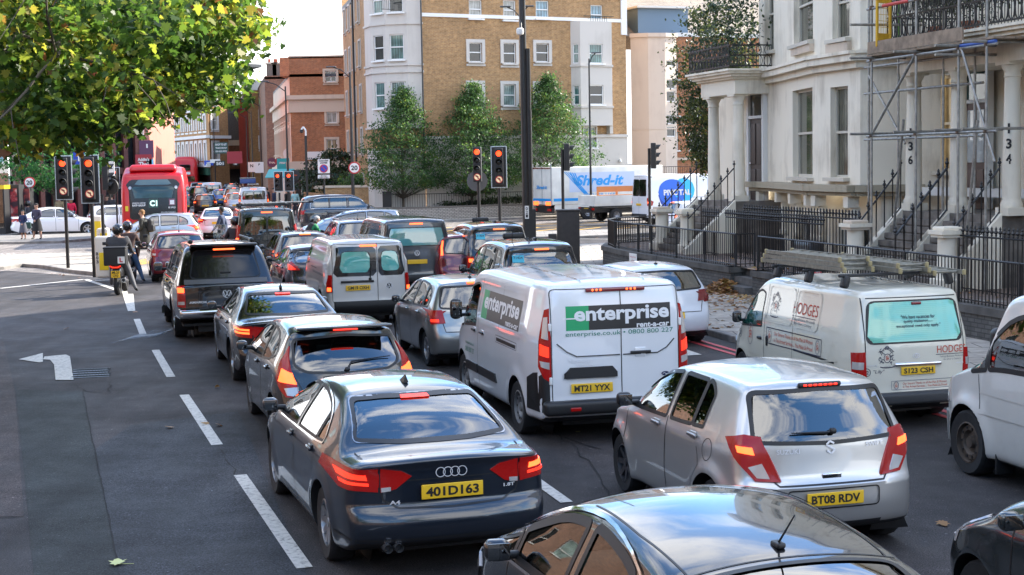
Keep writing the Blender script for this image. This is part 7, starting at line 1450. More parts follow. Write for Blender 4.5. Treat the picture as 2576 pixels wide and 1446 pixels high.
# == white terrace on the right with porches, area railings, raised walk
def white_terrace():
 root=thing('town_house','tall white stucco terrace with canted bay, columned porches and stained ledges','building',TD(30,19,.1));O=lambda t,D:tuple(TD(t,D))
 H=15.6
 M0,K0,K1,K2,K3=O(40.4,18.3),O(38.6,18.15),O(34.7,17.3),O(32.5,17.3),O(31.9,18.5)
 R0=O(31.6,18.9);R1=O(8,18.9)
 mb=MB();zg0,zg1=2.72,5.35
 def face(a,b,ws,z0=2.5,z1=H,pan=POL,st='sash',fr=FRC):
  ok=[]
  for w_ in ws:
   ok.append(w_[:4]);window(root,a,b,*w_[:4],w_[5]if len(w_)>5 else st,w_[4]if len(w_)>4 else pan,dep=.22,frame_=fr,sill=True)
  wall(root,a,b,z0,z1,STW,ok,.22,mb=mb)
 def px(a,b,x0,y0,x1,y1,*r):u0,z1=uz(x0,y0,a,b);_,z0=uz((x0+x1)/2,y1,a,b);u1,_=uz(x1,y0,a,b);_,z1=uz((x0+x1)/2,y0,a,b);return(u0,z0,u1,z1)+r
 face(M0,K0,[px(M0,K0,1922,-60,1945,128,POL)],2.5)
 face(K0,K1,[px(K0,K1,1993,224,2043,445,POL),px(K0,K1,1996,-90,2044,108,POL),px(K0,K1,1996,-420,2044,-200,PDK)],2.6)
 face(K1,K2,[px(K1,K2,2088,218,2132,446,POL),px(K1,K2,2093,-90,2136,97,POL),px(K1,K2,2093,-420,2136,-200,PDK)],2.6)
 face(K2,K3,[],2.6);face(K3,R0,[],.1)
 rw=[]
 for(x0,y0,x1,y1,pn)in((2232,215,2282,428,PCU),(2352,190,2402,430,PWM),(2235,-140,2280,80,PTE),(2330,-140,2375,80,PTE)):rw.append(px(R0,R1,x0,y0,x1,y1,pn))
 d0=px(R0,R1,2440,262,2503,600)
 face(R0,R1,rw+[(9.2,6.2,10.4,8.6,PTE),(12.5,2.9,13.6,5.2,PCU)],.1)
 wall(root,O(50,30),M0,5.2,H,STW,mb=mb);wall(root,O(44,24),O(42.9,18.3),.7,5.5,STW,mb=mb)
 obj('wall',mb,root,True)
 mb=MB();BQ=[O(40.4,18.6),O(38.6,18.5),O(34.9,17.75),O(32.3,17.75),O(31.7,18.9)]
 for a,b in zip(BQ[:-1],BQ[1:]):
  L=math.dist(a,b);ww=[(L*.2,.0,L*.75,1.6)]if L>2 else[];wall(root,a,b,-1.5,2.55,STW,ww,.2,mb=mb)
  if ww:window(root,a,b,*ww[0],'sash',PDK,dep=.2)
 obj('basement_wall',mb,root,True)
 MOSS=stucco('mossy_ledge',(.36,.31,.22),(.10,.10,.05),.85,1.2);LP=[M0,K0,K1,K2,K3];mb=MB();band(mb,LP,2.5,2.66,.42,MOSS,.1);band(mb,LP,2.4,2.5,.3,MOSS,.1);band(mb,[K3,R1],2.42,2.6,.3,WTR);obj('ledge',mb,root,True)
 for(a,b,f)in((M0,K0,.3),(K0,K1,.1),(K0,K1,.5),(K0,K1,.93),(K1,K2,.12),(K1,K2,.9)):
  p=Vector(a).lerp(Vector(b),f);d=(Vector(b)-Vector(a)).normalized();n=Vector((d.y,-d.x));q=p+n*.12;rz=math.atan2(d.y,d.x);mb=MB();mb.box((q.x,q.y,2.25),(.24,.3,.26),STW,rz=rz);mb.rbox((q.x-n.x*.12,q.y-n.y*.12,1.75),(.16,.22,.8),.05,STW,rz=rz);mb.rbox((q.x-n.x*.1,q.y-n.y*.1,1.3),(.2,.26,.22),.08,STW,rz=rz);obj('bracket',mb,root,True)
 mb=MB()
 for z,h,o in((5.42,.16,.14),(5.58,.16,.3),(5.74,.08,.36)):band(mb,LP+[R0,R1],z,z+h,o,STW,.1)
 for a,b in((K0,K1),(K1,K2)):
  u0,z=uz(2000 if a==K0 else 2088,118,a,b);u1=uz(2046 if a==K0 else 2140,118,a,b)[0];dd=(Vector(b)-Vector(a)).normalized();band(mb,[Vector(a)+dd*u0,Vector(a)+dd*u1],z-.25,z+.05,.12,STN)
 for a,b,c in((M0,K0,K1),):pass
 band(mb,LP+[R0,R1],H-.5,H,.5,STW,.2);obj('cornice',mb,root,True);solid(root,[M0,K0,K1,K2,K3,R0,R1,O(8,30),O(44,30)],H-.1,H+.1,SLT)
 mb=MB();mb.add([(*O(40.4,18.3),5.0),(*O(40.4,30),5.0),(*O(40.4,30),H),(*O(40.4,18.3),H)],[(0,1,2,3)],STW);obj('end_wall',mb,root,True)
 def column(t,D,z0,z1,num=None,lab=None,r=.178):
  p=TD(t,D);mb=MB();h=z1-z0;mb.box((p.x,p.y,z0+.08),(r*2.5,r*2.5,.16),STW,rz=R(15));mb.lathe([(r*1.22,.16),(r*1.25,.22),(r*1.08,.28),(r,.34),(r*1.0,h*.35),(r*.86,h-.42),(r*.86,h-.3),(r*.98,h-.28),(r*.9,h-.25),(r*.9,h-.18),(r*1.2,h-.08),(r*1.25,h-.02)],(p.x,p.y,z0),STW,20)
  mb.box((p.x,p.y,z1-.01),(r*2.7,r*2.7,.08),STW,rz=R(15));o=obj('column',mb,root,True)
  if num:
   mb=MB()
   for i,ch in enumerate(num):
    vs,fs=text_fit(ch,.045 if ch=='1'else.11,.2,.03);V=[]
    for x,y in vs:a=R(232)+x/r*.98;V.append((p.x+(r*1.0+.006)*math.cos(a),p.y+(r*1.0+.006)*math.sin(a),z0+h*.57-.3*i+y))
    mb.add(V,fs,BLK)
   q=obj('house_number',mb,o);q.location=Vector((0,0,0));q.data.transform(Matrix.Translation(-root.location))
 def slab(t0,t1,D0,zb,root=root):
  mb=MB();P=[O(t1,19.2),O(t1,D0),O(t0,D0),O(t0,19.2)]
  for z,h,o in((zb,.42,.0),(zb+.42,.06,.1),(zb+.48,.08,.2),(zb+.56,.07,.3),(zb+.63,.06,.36)):
   q=[O(t1+o,19.2),O(t1+o,D0-o),O(t0-o,D0-o),O(t0-o,19.2)];mb.prism(q,z,z+h-.002,STW)
  obj('porch_roof',mb,root,True)
 for t in(41.75,39.95):column(t,17.45,2.12,5.13)
 slab(39.6,42.1,17.2,5.14)
 tt=[(33.9,8.95),(0,0)]
 def tat(pxx,D=17.4):r=(pxx-1287)/FPX;Y=D/(.966*r+.259);return-.259*r*Y+.966*Y
 c1,c2,c3=tat(2300),tat(2412),tat(2546);c4_=c3-1.9
 column(c1,17.4,2.12,5.14,'136');column(c2,17.4,2.12,5.14);column(c3,17.4,2.12,5.14,'134');column(c4_,17.4,2.12,5.14)
 slab(c4_-.3,c1+.3,17.15,5.15)
 STP=flat('worn_step_stone',(.16,.14,.12),.85,noise=.45,nscale=4)
 def steps(t0,t1,D1,D0,zt,zb,n=8,root=root):
  mb=MB();mb.prism([O(t1+.15,19),O(t1+.15,D1),O(t0-.15,D1),O(t0-.15,19)],.1,zt,STP)
  for i in range(n):a,b=D1-(D1-D0)*i/n,D1-(D1-D0)*(i+1)/n;z=zt-(zt-zb)*(i+1)/(n+1);mb.prism([O(t1,a),O(t1,b-.03),O(t0,b-.03),O(t0,a)],z-.12,z,STP);mb.prism([O(t1,a),O(t1,b),O(t0,b),O(t0,a)],.1,z-.12,STP)
  obj('steps',mb,root,True)
  for t_ in(t0-.14,t1+.14):
   mb=MB()
   v=[(*O(t_-.1,D1),.1),(*O(t_-.1,D0-.1),.1),(*O(t_-.1,D0-.1),zb+.12),(*O(t_-.1,D1),zt+.05),(*O(t_+.1,D1),.1),(*O(t_+.1,D0-.1),.1),(*O(t_+.1,D0-.1),zb+.12),(*O(t_+.1,D1),zt+.05)];mb.add(v,[(0,1,2,3),(7,6,5,4),(3,2,6,7),(1,5,6,2),(0,3,7,4)],STW);obj('step_wall',mb,root,True)
  for t_,nm in((t0-.14,1),(t1+.14,0)):
   path=[Vector((*O(t_,D1+.0),zt-zb)),Vector((*O(t_,D0),0))];railing(root,path,zt+.02,zt+1.15,.2,True,'handrail',.015,second=.2)
 steps(39.6,42.1,17.1,15.7,2.12,.72);steps(c2+.1,c1-.1,17.1,15.9,2.12,.72);steps(c3+.1,c2-.2,17.1,15.9,2.12,.72)
 def door(D,x0,y0,x1,y1,label,col,glassd=False):
  a,b=O(50,D),O(10,D);u0,z1=uz(x0,y0,a,b);u1,_=uz(x1,y0,a,b);z0=2.13;dd=(Vector(b)-Vector(a)).normalized();n=Vector((dd.y,-dd.x));rz=math.atan2(dd.y,dd.x);w_,h=u1-u0,z1-z0;p=Vector(a)+dd*u0+n*.05
  mb=MB();mb.box((w_/2,0,h/2),(w_,.06,h),col);
  for i in(0,1):
   for(q0,q1)in((.06,.38),(.44,.94)):mb.rbox((w_*(.27+.46*i),-.04,h*(q0+q1)/2),(w_*.34,.03,h*(q1-q0)),.01,panemat('frosted',(.35,.38,.38))if(glassd and q0>.4)else col)
  mb.sphere((w_*.1,-.07,h*.45),.03,CHR);M=Matrix.Translation((p.x,p.y,z0))@Matrix.Rotation(rz,4,'Z');mb.tf(M);o=obj('door',mb,root,True);o['label']=label
  mb=MB();mb.box((-.08,-.02,(h+.9)/2),(.12,.14,h+.9),WTR);mb.box((w_+.08,-.02,(h+.9)/2),(.12,.14,h+.9),WTR);mb.box((w_/2,-.02,h+.05),(w_+.1,.14,.08),WTR);mb.box((w_/2,-.02,h+.9),(w_+.3,.14,.1),WTR);mb.box((w_/2,.0,h+.47),(w_,.04,.8),PDK if not glassd else PTE);mb.tf(M);obj('door_frame',mb,root,True)
 door(18.25,1893,300,1925,500,'dark brown panelled door in the left porch',flat('door_brown',(.035,.022,.018),.5));wall(root,O(44,18.3),M0,2.1,5.2,STW,name='porch_wall')
 door(18.8,2438,262,2490,520,'brown door with two frosted glass panels at number 134',flat('door_umber',(.055,.022,.016),.45),True)
 for(t0,t1,D0,lab)in((39.35,42.4,16.95,'a'),(c4_-.4,c1+.4,16.95,'b')):
  mb=MB();path=[O(t1,18.2),O(t1,D0),O(t0,D0),O(t0,18.2)]if lab=='a'else[O(t1,18.8),O(t1,D0),O(t0,D0)];z0=5.86;hh=.62 if lab=='a'else.95
  for a,b in zip(path[:-1],path[1:]):
   a,b=Vector((*a,0)),Vector((*b,0));L=(b-a).length;zz=lambda t,z:a.lerp(b,t)+Vector((0,0,z));n=int(L/.11)
   for z in(.05,hh*.55,hh):mb.cyl(zz(0,z0+z),zz(1,z0+z),.02,IRON,n=5)
   for i in range(n+1):mb.cyl(zz(i/n,z0),zz(i/n,z0+hh),.010,IRON,n=4,caps=False)
   m=int(L/.22)
   for i in range(m):
    c=zz((i+.5)/m,z0+hh*.3);dd=(b-a).normalized();P=[c+dd*.1*math.cos(q)+Vector((0,0,hh*.26*math.sin(q)))for q in np.linspace(0,6.283,11)];mb.tube(P,.014,IRON,4)
    c=zz((i+.5)/m,z0+hh*.78);P=[c+dd*.08*math.cos(q)+Vector((0,0,hh*.2*math.sin(q)))for q in np.linspace(0,6.283,9)];mb.tube(P,.012,IRON,4)
    p=zz((i+.5)/m,z0+hh);mb.lathe([(.01,0),(.028,.04),(0,.11)],p,IRON,5)
  obj('balcony_railing',mb,root,True)
 rg=np.random.default_rng(9);C=[];q0,q1=TD(c1-.2,17.4),TD(c4_,17.4)
 for i in range(70):f=rg.random();p=Vector(q0).lerp(Vector(q1),f);C.append(np.array((p.x,p.y+rg.normal(0,.15),6.45+.5*rg.random()))+rg.normal(0,1,(40,3))*np.array([.14,.14,.12]))
 GLEAF=leafmat('grey_green_leaf',[(0,(.03,.045,.02)),(.6,(.09,.10,.05)),(1,(.16,.14,.12))],.3)
 o=leaves('balcony_plants',np.concatenate(C),.07,GLEAF,'oval',seed=31);tag(o,'grey-green lavender bushes along the upper balcony railing','plants',kind='stuff')
 C=[]
 for i in range(90):p=TD(40.9+rg.normal(0,.7),17.6+rg.normal(0,.3));C.append(np.array((p.x,p.y,6.3+rg.random()*1.9))+rg.normal(0,1,(16,3))*np.array([.22,.2,.2]))
 o=leaves('climbing_plant',np.concatenate(C),.085,EVER_L,'oval',seed=32);tag(o,'wispy dark shrub growing on the small left balcony','plant')
 for px_ in(2355,2440):
  t_=tat(px_,17.9);p=TD(t_,17.9,5.86);tt_=thing('conifer_pot','clipped green conifer on the balcony, %s'%('beside the yellow scaffold gate'if px_==2355 else 'right of the middle scaffold pole'),'pot plant',p,0,'balcony conifers');mb=MB();mb.lathe([(.0,0),(.16,0),(.2,.3),(.17,.3)],p,flat('terracotta',(.3,.1,.05),.8),12);obj('pot',mb,tt_,True)
  C=np.concatenate([np.array((p.x,p.y,p.z+.35+1.3*f))+rg.normal(0,1,(60,3))*np.array([.3*(1-f)+.03,.3*(1-f)+.03,.05])for f in np.linspace(0,1,14)]);leaves('foliage',C,.05,EVER_L,'oval',tt_,40)
 def rwall(path,label):
  t=thing('retaining_wall',label,'wall',Vector((*path[0],0)));mb=MB();pts=[Vector(p)for p in path];wall_=pts
  for a,b in zip(pts[:-1],pts[1:]):wall(t,b,a,.0,.56,PB_,mb=mb)
  obj('brickwork',mb,t,True);mb=MB();CP=flat('dark_coping',(.085,.078,.07),.85,noise=.4,nscale=3)
  for a,b in zip(pts[:-1],pts[1:]):band(mb,[b,a],.56,.70,.05,CP,.34)
  e=pts[0];obj('coping',mb,t,True);return t
 w1=[O(34.2,15.1),O(34.2,14.7),O(38,14.62),O(42,14.65),O(44.6,14.9),O(46.2,15.6),O(46.9,17.0),O(46.7,19)]
 rwall(w1,'dark brick retaining wall that curves round the corner behind the white hatchback');rwall([O(4,14.7),O(32.9,14.7),O(32.9,15.2)],'dark brick retaining wall running behind the cream van')
 mb=MB();WALK=flat('brown_walk',(.16,.12,.10),.85,noise=.35,nscale=2);P=[O(4,14.95),O(32.9,14.95),O(34.2,14.95),O(38,14.9),O(42,14.9),O(44.5,15.2),O(45.9,15.8),O(46.5,17.2),O(46.4,19),O(4,19)];sheet(mb,P,WALK,.68)
 for i in range(14):t_=32.5-i*1.9;q=[O(t_,15.0),O(t_-.5,15.0),O(t_-1.1,15.7),O(t_-.6,15.7)];sheet(mb,q,SLABG,.686)
 tag(obj('raised_walk',mb),kind='structure')
 t=thing('stone_steps','short dark stone steps through the gap in the retaining wall','steps',TD(33.5,14.9,.12));mb=MB();ST=flat('dark_step',(.10,.092,.085),.8,noise=.3)
 for i in range(3):mb.prism([O(34.2,14.5+.3*i),O(32.9,14.5+.3*i),O(32.9,15.5),O(34.2,15.5)],.1+i*.19,.1+(i+1)*.19,ST)
 obj('treads',mb,t,True)
 def zrail(path,label):
  pp=[Vector((p[0],p[1],0))for p in path];t=thing('guard_railing',label,'railing',Vector((pp[0].x,pp[0].y,.7)),0,'black guard railings');
  railing(t,[Vector((p.x,p.y,.7))for p in pp],.7,1.5,.11,posts=1.9);return t
 zrail([O(34.2,15.35),O(34.2,14.85),O(38,14.78),O(41,14.78),O(43.3,14.86),O(44.9,15.2),O(45.9,15.8),O(46.5,16.8),O(46.4,18.9)],'black metal guard railing on the curved retaining wall')
 zrail([O(32.9,15.5),O(32.9,14.85),O(28,14.85),O(20,14.85),O(6,14.85)],'black metal guard railing running behind the ladder van')
 for(t0,t1,lab)in((39.2,34.9+3.2,'spear-headed railing beside the left porch steps'),(37.6,31.9,'spear-headed railing in front of the bay basement'),(c3-.3,c3-9,'spear-headed railing at the right edge beyond number 134')):
  t=thing('area_railing','black '+lab,'railing',TD(t0,16.05,.7),0,'spear-headed area railings');railing(t,[TD(t0,16.05,.7),TD(t1,16.05,.7)],.7,1.9,.14,True,r=.013)
 t=thing('area_railing','inner black spear-headed railing close under the bay window brackets','railing',TD(38,16.9,.7),0,'spear-headed area railings');railing(t,[TD(38.3,16.9,.7),TD(31.8,16.9,.7)],.7,2.0,.16,True,r=.013)
 def post(px_,py,D,label,bad=False):
  r=(px_-1287)/FPX;Y=D/(.966*r+.259);X=r*Y;t=thing('gate_pillar',label,'pillar',(X,Y,.68),0,'white gate pillars');mb=MB();mb.rbox((X,Y,.8),(.52,.52,.26),.03,STW,rz=R(15));mb.lathe([(.23,.12),(.2,.2),(.19,.5),(.185,.92),(.2,.95)],(X,Y,.8),STW,20);obj('shaft',mb,t,True)
  mb=MB();mb.box((X,Y,1.77),(.46,.46,.06),STN if bad else STW,rz=R(15));mb.box((X,Y,1.84),(.54,.54,.08),STW,rz=R(15));mb.rbox((X,Y,1.91),(.42,.42,.08),.03,STN if bad else STW,rz=R(15));obj('cap',mb,t,True)
 post(1667,0,15.9,'white gate pillar with peeling paint, farthest one at the left porch steps',True);post(1730,0,15.9,'white gate pillar between two black railings at the left porch');post(2154,0,15.9,'white gate pillar with crumbling cap left of the scaffold foot',True);post(2385,0,15.9,'white gate pillar between the two flights of steps under the scaffold')
 post(1700,0,19,'white pillar standing behind the left porch railings')if False else None
 mb=MB();mb.box((*TD(33.5,15.3),1.0),(.01,.01,.01),BLK)
 q=TD(32.4,15.9,.7);mb=MB();mb.rbox(q+Vector((0,0,.35)),(1.2,.5,.68),.12,flat('black_sack',(.015,.015,.016),.45),rz=R(100),taper=(.9,.8));single('planter_bag',mb,'black rubble sack standing behind the guard railing gap','sack')
 q=TD(29.7,14.8,.95);mb=MB();M=frame(q,(.259,-.966,0),(0,0,1));mb.rbox((0,0,0),(.34,.36,.01),.004,flat('sign_crimson',(.45,.02,.03),.4));mb.tf(M);t=obj('sign',mb);centre(t);tag(t,'small red no tipping sign on the guard railing','sign');m2=MB();put_text(m2,'No Fly',.26,.07,M@Matrix.Translation((0,.07,.01)),FRW);put_text(m2,'Tipping',.28,.08,M@Matrix.Translation((0,-.06,.01)),FRW);o=obj('lettering',m2,t,True)
 q=TD(40.9,14.58,.42);M=frame(q,(.259,-.966,0),(0,0,1));mb=MB();mb.rbox((0,0,0),(.62,.5,.02),.006,FRW);mb.tf(M);t=obj('street_sign',mb);centre(t);tag(t,'white street name plate with red and black writing on the curved dark wall','sign');m2=MB();RDk=flat('sign_crimson',(.45,.02,.03),.4)
 put_text(m2,'The Royal Borough of Kensington',.52,.06,M@Matrix.Translation((0,.15,.014)),RDk,.0);put_text(m2,'and Chelsea',.24,.05,M@Matrix.Translation((0,.05,.014)),RDk,.0);put_text(m2,'EARLS COURT',.5,.1,M@Matrix.Translation((0,-.12,.014)),BLK,.02);obj('lettering',m2,t,True)
 return c1,c2,c3
def scaffold():
 t=thing('scaffold','steel tube scaffold tower with boards in front of the white porch','scaffold',TD(30,16.5,.68));r=.028
 def at(px_,D):q=(px_-1287)/FPX;Y=D/(.966*q+.259);return Vector((q*Y,Y,0))
 front=[at(x,16.35)for x in(2194,2305,2411,2481)];rear=[at(x,17.15)for x in(2187,2261,2373,2452)]
 SP=lambda a,b,rr=r,m=GALV,nm='tube':obj(nm,MB().cyl(a,b,rr,m,n=8),t,True)
 for p in front:SP(p+Vector((0,0,.7)),p+Vector((0,0,9.5)),nm='standard')
 for p in rear:SP(p+Vector((0,0,.7)),p+Vector((0,0,8.8)),nm='standard')
 u=(front[-1]-front[0]).normalized();m=Vector((.966,.259,0))
 for z in(3.78,5.42,6.55,7.15):SP(front[0]-u*.2+Vector((0,0,z)),front[-1]+u*.35+Vector((0,0,z)),nm='ledger')
 for z in(3.72,5.38,4.78):SP(rear[0]-u*.2+Vector((0,0,z)),rear[-1]+u*.3+Vector((0,0,z)),nm='ledger')
 for p,zz in((front[0],(3.83,5.48,6.2,6.95)),(front[1],(3.83,5.48)),(front[2],(3.83,5.48,5.3)),(front[3],(3.83,5.48,6.9))):
  for z in zz:SP(p-m*.55+u*.05+Vector((0,0,z)),p+m*1.3+u*.05+Vector((0,0,z)),nm='transom')
 SP(front[0]+Vector((0,0,3.8)),front[1]+Vector((0,0,5.45)),nm='brace');SP(front[2]+Vector((0,0,5.6)),front[3]+u*.3+Vector((0,0,3.2)),nm='brace');SP(rear[0]+Vector((0,0,5.2)),rear[1]+u*.3+Vector((0,0,3.6)),nm='brace');SP(front[0]+m*.4+u*.1+Vector((0,0,.8)),front[1]-u*.5+Vector((0,0,4.1)),nm='brace');SP(front[2]+u*.2+Vector((0,0,1.0)),front[3]-u*.3+Vector((0,0,4.0)),nm='brace')
 for p in front:
  for z in(3.8,5.45,6.57):obj('coupler',MB().rbox(p+Vector((0,0,z)),(.1,.1,.09),.02,flat('rusty_clamp',(.16,.11,.08),.6,.5)),t,True)
 WD=flat('scaffold_board',(.27,.20,.14),.85,noise=.4,nscale=5)
 for k in range(4):
  a,b=front[0]-u*.15+m*(.08+.23*k),front[-1]+u*.3+m*(.08+.23*k);mb=MB();c=(a+b)/2;mb.box(c+Vector((0,0,5.54)),((b-a).length,.22,.04),WD,rz=math.atan2(u.y,u.x));obj('board',mb,t,True)
 a,b=front[0]-u*.1,front[2]+u*.2;mb=MB();mb.box((a+b)/2-m*.03+Vector((0,0,5.7)),((b-a).length,.04,.26),WD,rz=math.atan2(u.y,u.x));obj('toe_board',mb,t,True)
 YL=flat('scaffold_yellow',(.62,.34,.01),.45);g=MB();p0=at(2207,16.3);p1=at(2240,16.75);dd=(p1-p0).normalized();L=(p1-p0).length;z0,z1=5.72,6.95
 P=lambda s_,z:p0+dd*L*s_+Vector((0,0,z))
 for a,b in((P(0,z0),P(0,z1)),(P(1,z0),P(1,z1)),(P(0,z0),P(1,z0)),(P(0,z1),P(1,z1))):g.cyl(a,b,.03,YL,n=8)
 for za,zb in((z0,z0+.28),(z1-.3,z1)):g.plate([P(0,za),P(1,za),P(1,zb),P(0,zb)],.02,YL,(0,-1,0))
 for i in range(1,8):g.cyl(P(i/8,z0),P(i/8,z1),.006,YL,n=4)
 for i in range(1,9):g.cyl(P(0,z0+(z1-z0)*i/9),P(1,z0+(z1-z0)*i/9),.006,YL,n=4)
 obj('ladder_gate',g,t,True)
 for c_,a,b in((flat('tube_red',(.5,.05,.04),.5),front[0]+u*.5+Vector((0,0,6.56)),front[1]-u*.3+Vector((0,0,6.56))),(flat('tube_red',(.5,.05,.04),.5),front[2]+u*.4+Vector((0,0,6.57)),front[3]+Vector((0,0,6.57))),(flat('tube_blue',(.03,.08,.3),.5),front[2]+Vector((0,0,5.47)),front[3]+u*.3+Vector((0,0,5.47))),(flat('tube_green',(.15,.3,.06),.5),rear[1]+Vector((0,0,5.6)),rear[1]+Vector((0,0,7.0)))):obj('painted_sleeve',MB().cyl(a,b,.038,c_,n=8),t,True)
# == cross traffic, buses, far queue
def side_place(px,py,dx,dy,yaw):return place(px,py,dx,dy,yaw)
def crossing():
 G1='vehicles crossing the junction';WH=paint('paint_pearl',(.72,.72,.74),.0,.3,.05);SL=paint('paint_pale_silver',(.42,.44,.47),.6,.3,.05)
 y=-R(75)
 saloon('saloon_car','white saloon crossing behind the schoolboy and the woman, purple rear lights',WH,place(72,596,.86,.9,y),y,G1,q=.8,L=4.5,H=1.47,W=1.76,glass=GLM,plate=None,brake=False,litp=[(.6,.8),(.62,.8),(.62,.82)])
 hatch('hatchback_car','white hatchback crossing between the left signals and the bus',WH,PD(213,560,79).to_2d().to_3d(),y,G1,q=.8,L=4.3,W=1.79,H=1.47,lens=REDD,lit=REDD,brake=False,plate=None)
 hatch('hatchback_car','white car only whose nose enters at the left edge',WH,PD(22,560,80).to_2d().to_3d()+Vector((-4.25,-1.1,0)),y,G1,q=.7,plate=None,brake=False)
 y=R(102);hatch('hatchback_car','pale silver hatchback crossing to the left in front of the bus',SL,place(318,628,-.82,3.15,y),y,G1,q=1.1,L=3.97,W=1.68,H=1.47,glass=GLM,plate=None,brake=True,lens=LIT)
 y=-R(76);TB=paint('paint_taxi_blue',(.008,.01,.02),.0,.18,.05);L,W,H=4.86,1.87,1.88
 s=Veh('taxi','long dark blue-black taxi crossing to the right above the man in green','taxi',spec_hatch(L=L,W=W,H=H,belt=1.12,lean=.5,hood=1.05,screen=1.5,wr=.34,wheels=[(.9,.34),(3.88,.34)],top=[(0,1.55),(.3,1.7),(.7,1.83),(1.5,1.88),(2.6,1.86),(3.0,1.75),(3.4,1.45),(3.7,1.2),(3.85,1.1),(4.4,1.0),(4.75,.85),(4.86,.7)],rear=[(.25,.1),(.5,0),(1.0,.05),(1.2,.1),(1.6,.25),(1.88,.3)]),PD(748,560,76).to_2d().to_3d(),y,'black taxis',TB)
 sideglass(s,[(.5,1.2),(3.7,1.15)],[(.5,1.3),(.75,1.6),(1.3,1.7),(2.6,1.7),(3.0,1.6),(3.7,1.17)],[(.6,1.5,GLM,'side_window'),(1.56,2.4,GLM,'side_window'),(2.5,3.5,GLM,'side_window')],CHR)
 s.window('B',[(-.65,1.2),(.65,1.2),(.55,1.6),(-.55,1.6)],GLM,'rear_window');s.window('F',[(-.7,1.2),(.7,1.2),(.6,1.65),(-.6,1.65)],GLM,'windscreen');lamps(s,[(.65,.9),(.85,.9),(.85,1.1),(.65,1.1)],[(.05,.9),(.3,.95),(.1,1.1)],None);s.mirror(3.5,1.2,BLK);s.seats(2.9,1.3,.7,1.3);s.wheels('alloy',SIL,.22,5);s.finish()
 p=PD(1004,560,80).to_2d().to_3d();f=Vector((-math.sin(y),math.cos(y),0));saloon('saloon_car','dark saloon nose showing beyond the crossing taxi',TB,p-f*4.6,y,G1,q=.8,plate=None,brake=False)
 y=R(100);p=PD(750,560,64).to_2d().to_3d();f=Vector((-math.sin(y),math.cos(y),0));hatch('estate_car','silver-blue estate car crossing to the left behind the man in green',paint('paint_blue_silver',(.20,.25,.32),.6,.25,.04),p-f*4.6,y,G1,L=4.6,W=1.8,H=1.45,q=.9,plate=None,brake=False,roofrails=False)
 y=R(11);saloon('saloon_car','pearl white saloon with narrow tapering red lights ahead of the walking man',WH,place(549,603,0,0,y),y,q=1.,H=1.44,W=1.85,L=4.7,glass=GLM,plate='',lamp=[(.5,.9),(.88,.86),(.88,1.0),(.62,.97)],litp=[(.66,.9),(.86,.89),(.86,.95),(.7,.94)])
 y=-R(72);hatch('hatchback_car','white car with a blue roof stripe seen through the guard railing and gate pillars',WH,PD(1672,560,66).to_2d().to_3d(),y,G1,q=.8,L=4.4,H=1.5,plate=None)
 y=-R(64);LW=flat('lorry_white',(.66,.65,.6),.45,noise=.15,nscale=1.5);BL=flat('livery_blue',(.01,.27,.66),.4);PB2=flat('livery_pale_blue',(.45,.52,.66),.5);q=PD(1365,560,85);t=thing('box_lorry','white box lorry with large blue slanting lettering on its side','lorry',(q.x,q.y,0),y,'vehicles crossing the junction')
 mb=MB();mb.rbox((0,3.6,1.92),(2.35,7.2,2.1),.05,LW);mb.box((0,-.02,2.93),(2.3,.04,.06),REDD);mb.box((0,-.015,2.0),(.02,.03,2.1),flat('seam_grey',(.3,.3,.3),.5))
 for x in(-1.13,1.13):mb.box((x,-.02,2.0),(.07,.05,2.3),flat('seam_grey',(.3,.3,.3),.5))
 obj('box_body',mb,t);mb=MB();mb.box((0,3.6,.72),(1.6,7.2,.2),BLK);mb.box((0,.1,.55),(2.2,.15,.25),BLK);mb.box((1.1,1.3,.75),(.08,2.2,.35),LW);obj('chassis',mb,t)
 for sg in(-1,1):
  mb=MB();mb.box((sg*.85,-.02,.6),(.4,.05,.14),REDL);mb.box((sg*.75,-.03,.95),(.55,.03,.2),LITO);obj('tail_light',mb,t)
 mb=MB();M=frame((1.185,3.05,2.2),(0,1,0),(0,0,1));put_text(mb,'Shred-it',3.1,.6,M,BL,.035,.25)
 mb.box((1.18,3.6,1.15),(.01,7.0,.16),BL);mb.box((1.177,3.2,2.1),(.008,4.2,1.1),PB2)
 for i in range(6):mb.plate([(1.187,.7+i*.14+.0,2.75-i*.02),(1.187,.8+i*.14,2.7-i*.02),(1.187,2.1+i*.1-.8*(i>2),1.45+.5*(i>2)),(1.187,2.0+i*.1-.8*(i>2),1.45+.5*(i>2))],.003,BL,(1,0,0))
 put_text(mb,'0800 028 1164',2.0,.14,frame((1.19,3.0,1.4),(0,1,0),(0,0,1)),BL,.0);put_text(mb,'SECURE DOCUMENT SHREDDING',3.0,.11,frame((1.19,4.6,1.62),(0,1,0),(0,0,1)),BL,0.)
 mb.box((0,-.03,1.15),(2.2,.01,.14),BL);put_text(mb,'Shred-it',1.3,.2,frame((0,-.035,1.85),(1,0,0),(0,0,1)),BL,.03,.2);obj('livery',mb,t)
 mb=MB();mb.rbox((0,8.2,1.45),(2.2,1.8,2.0),.2,LW,taper=(.92,.8));mb.box((0,8.75,1.9),(1.9,.6,.7),GLD);obj('cab',mb,t)
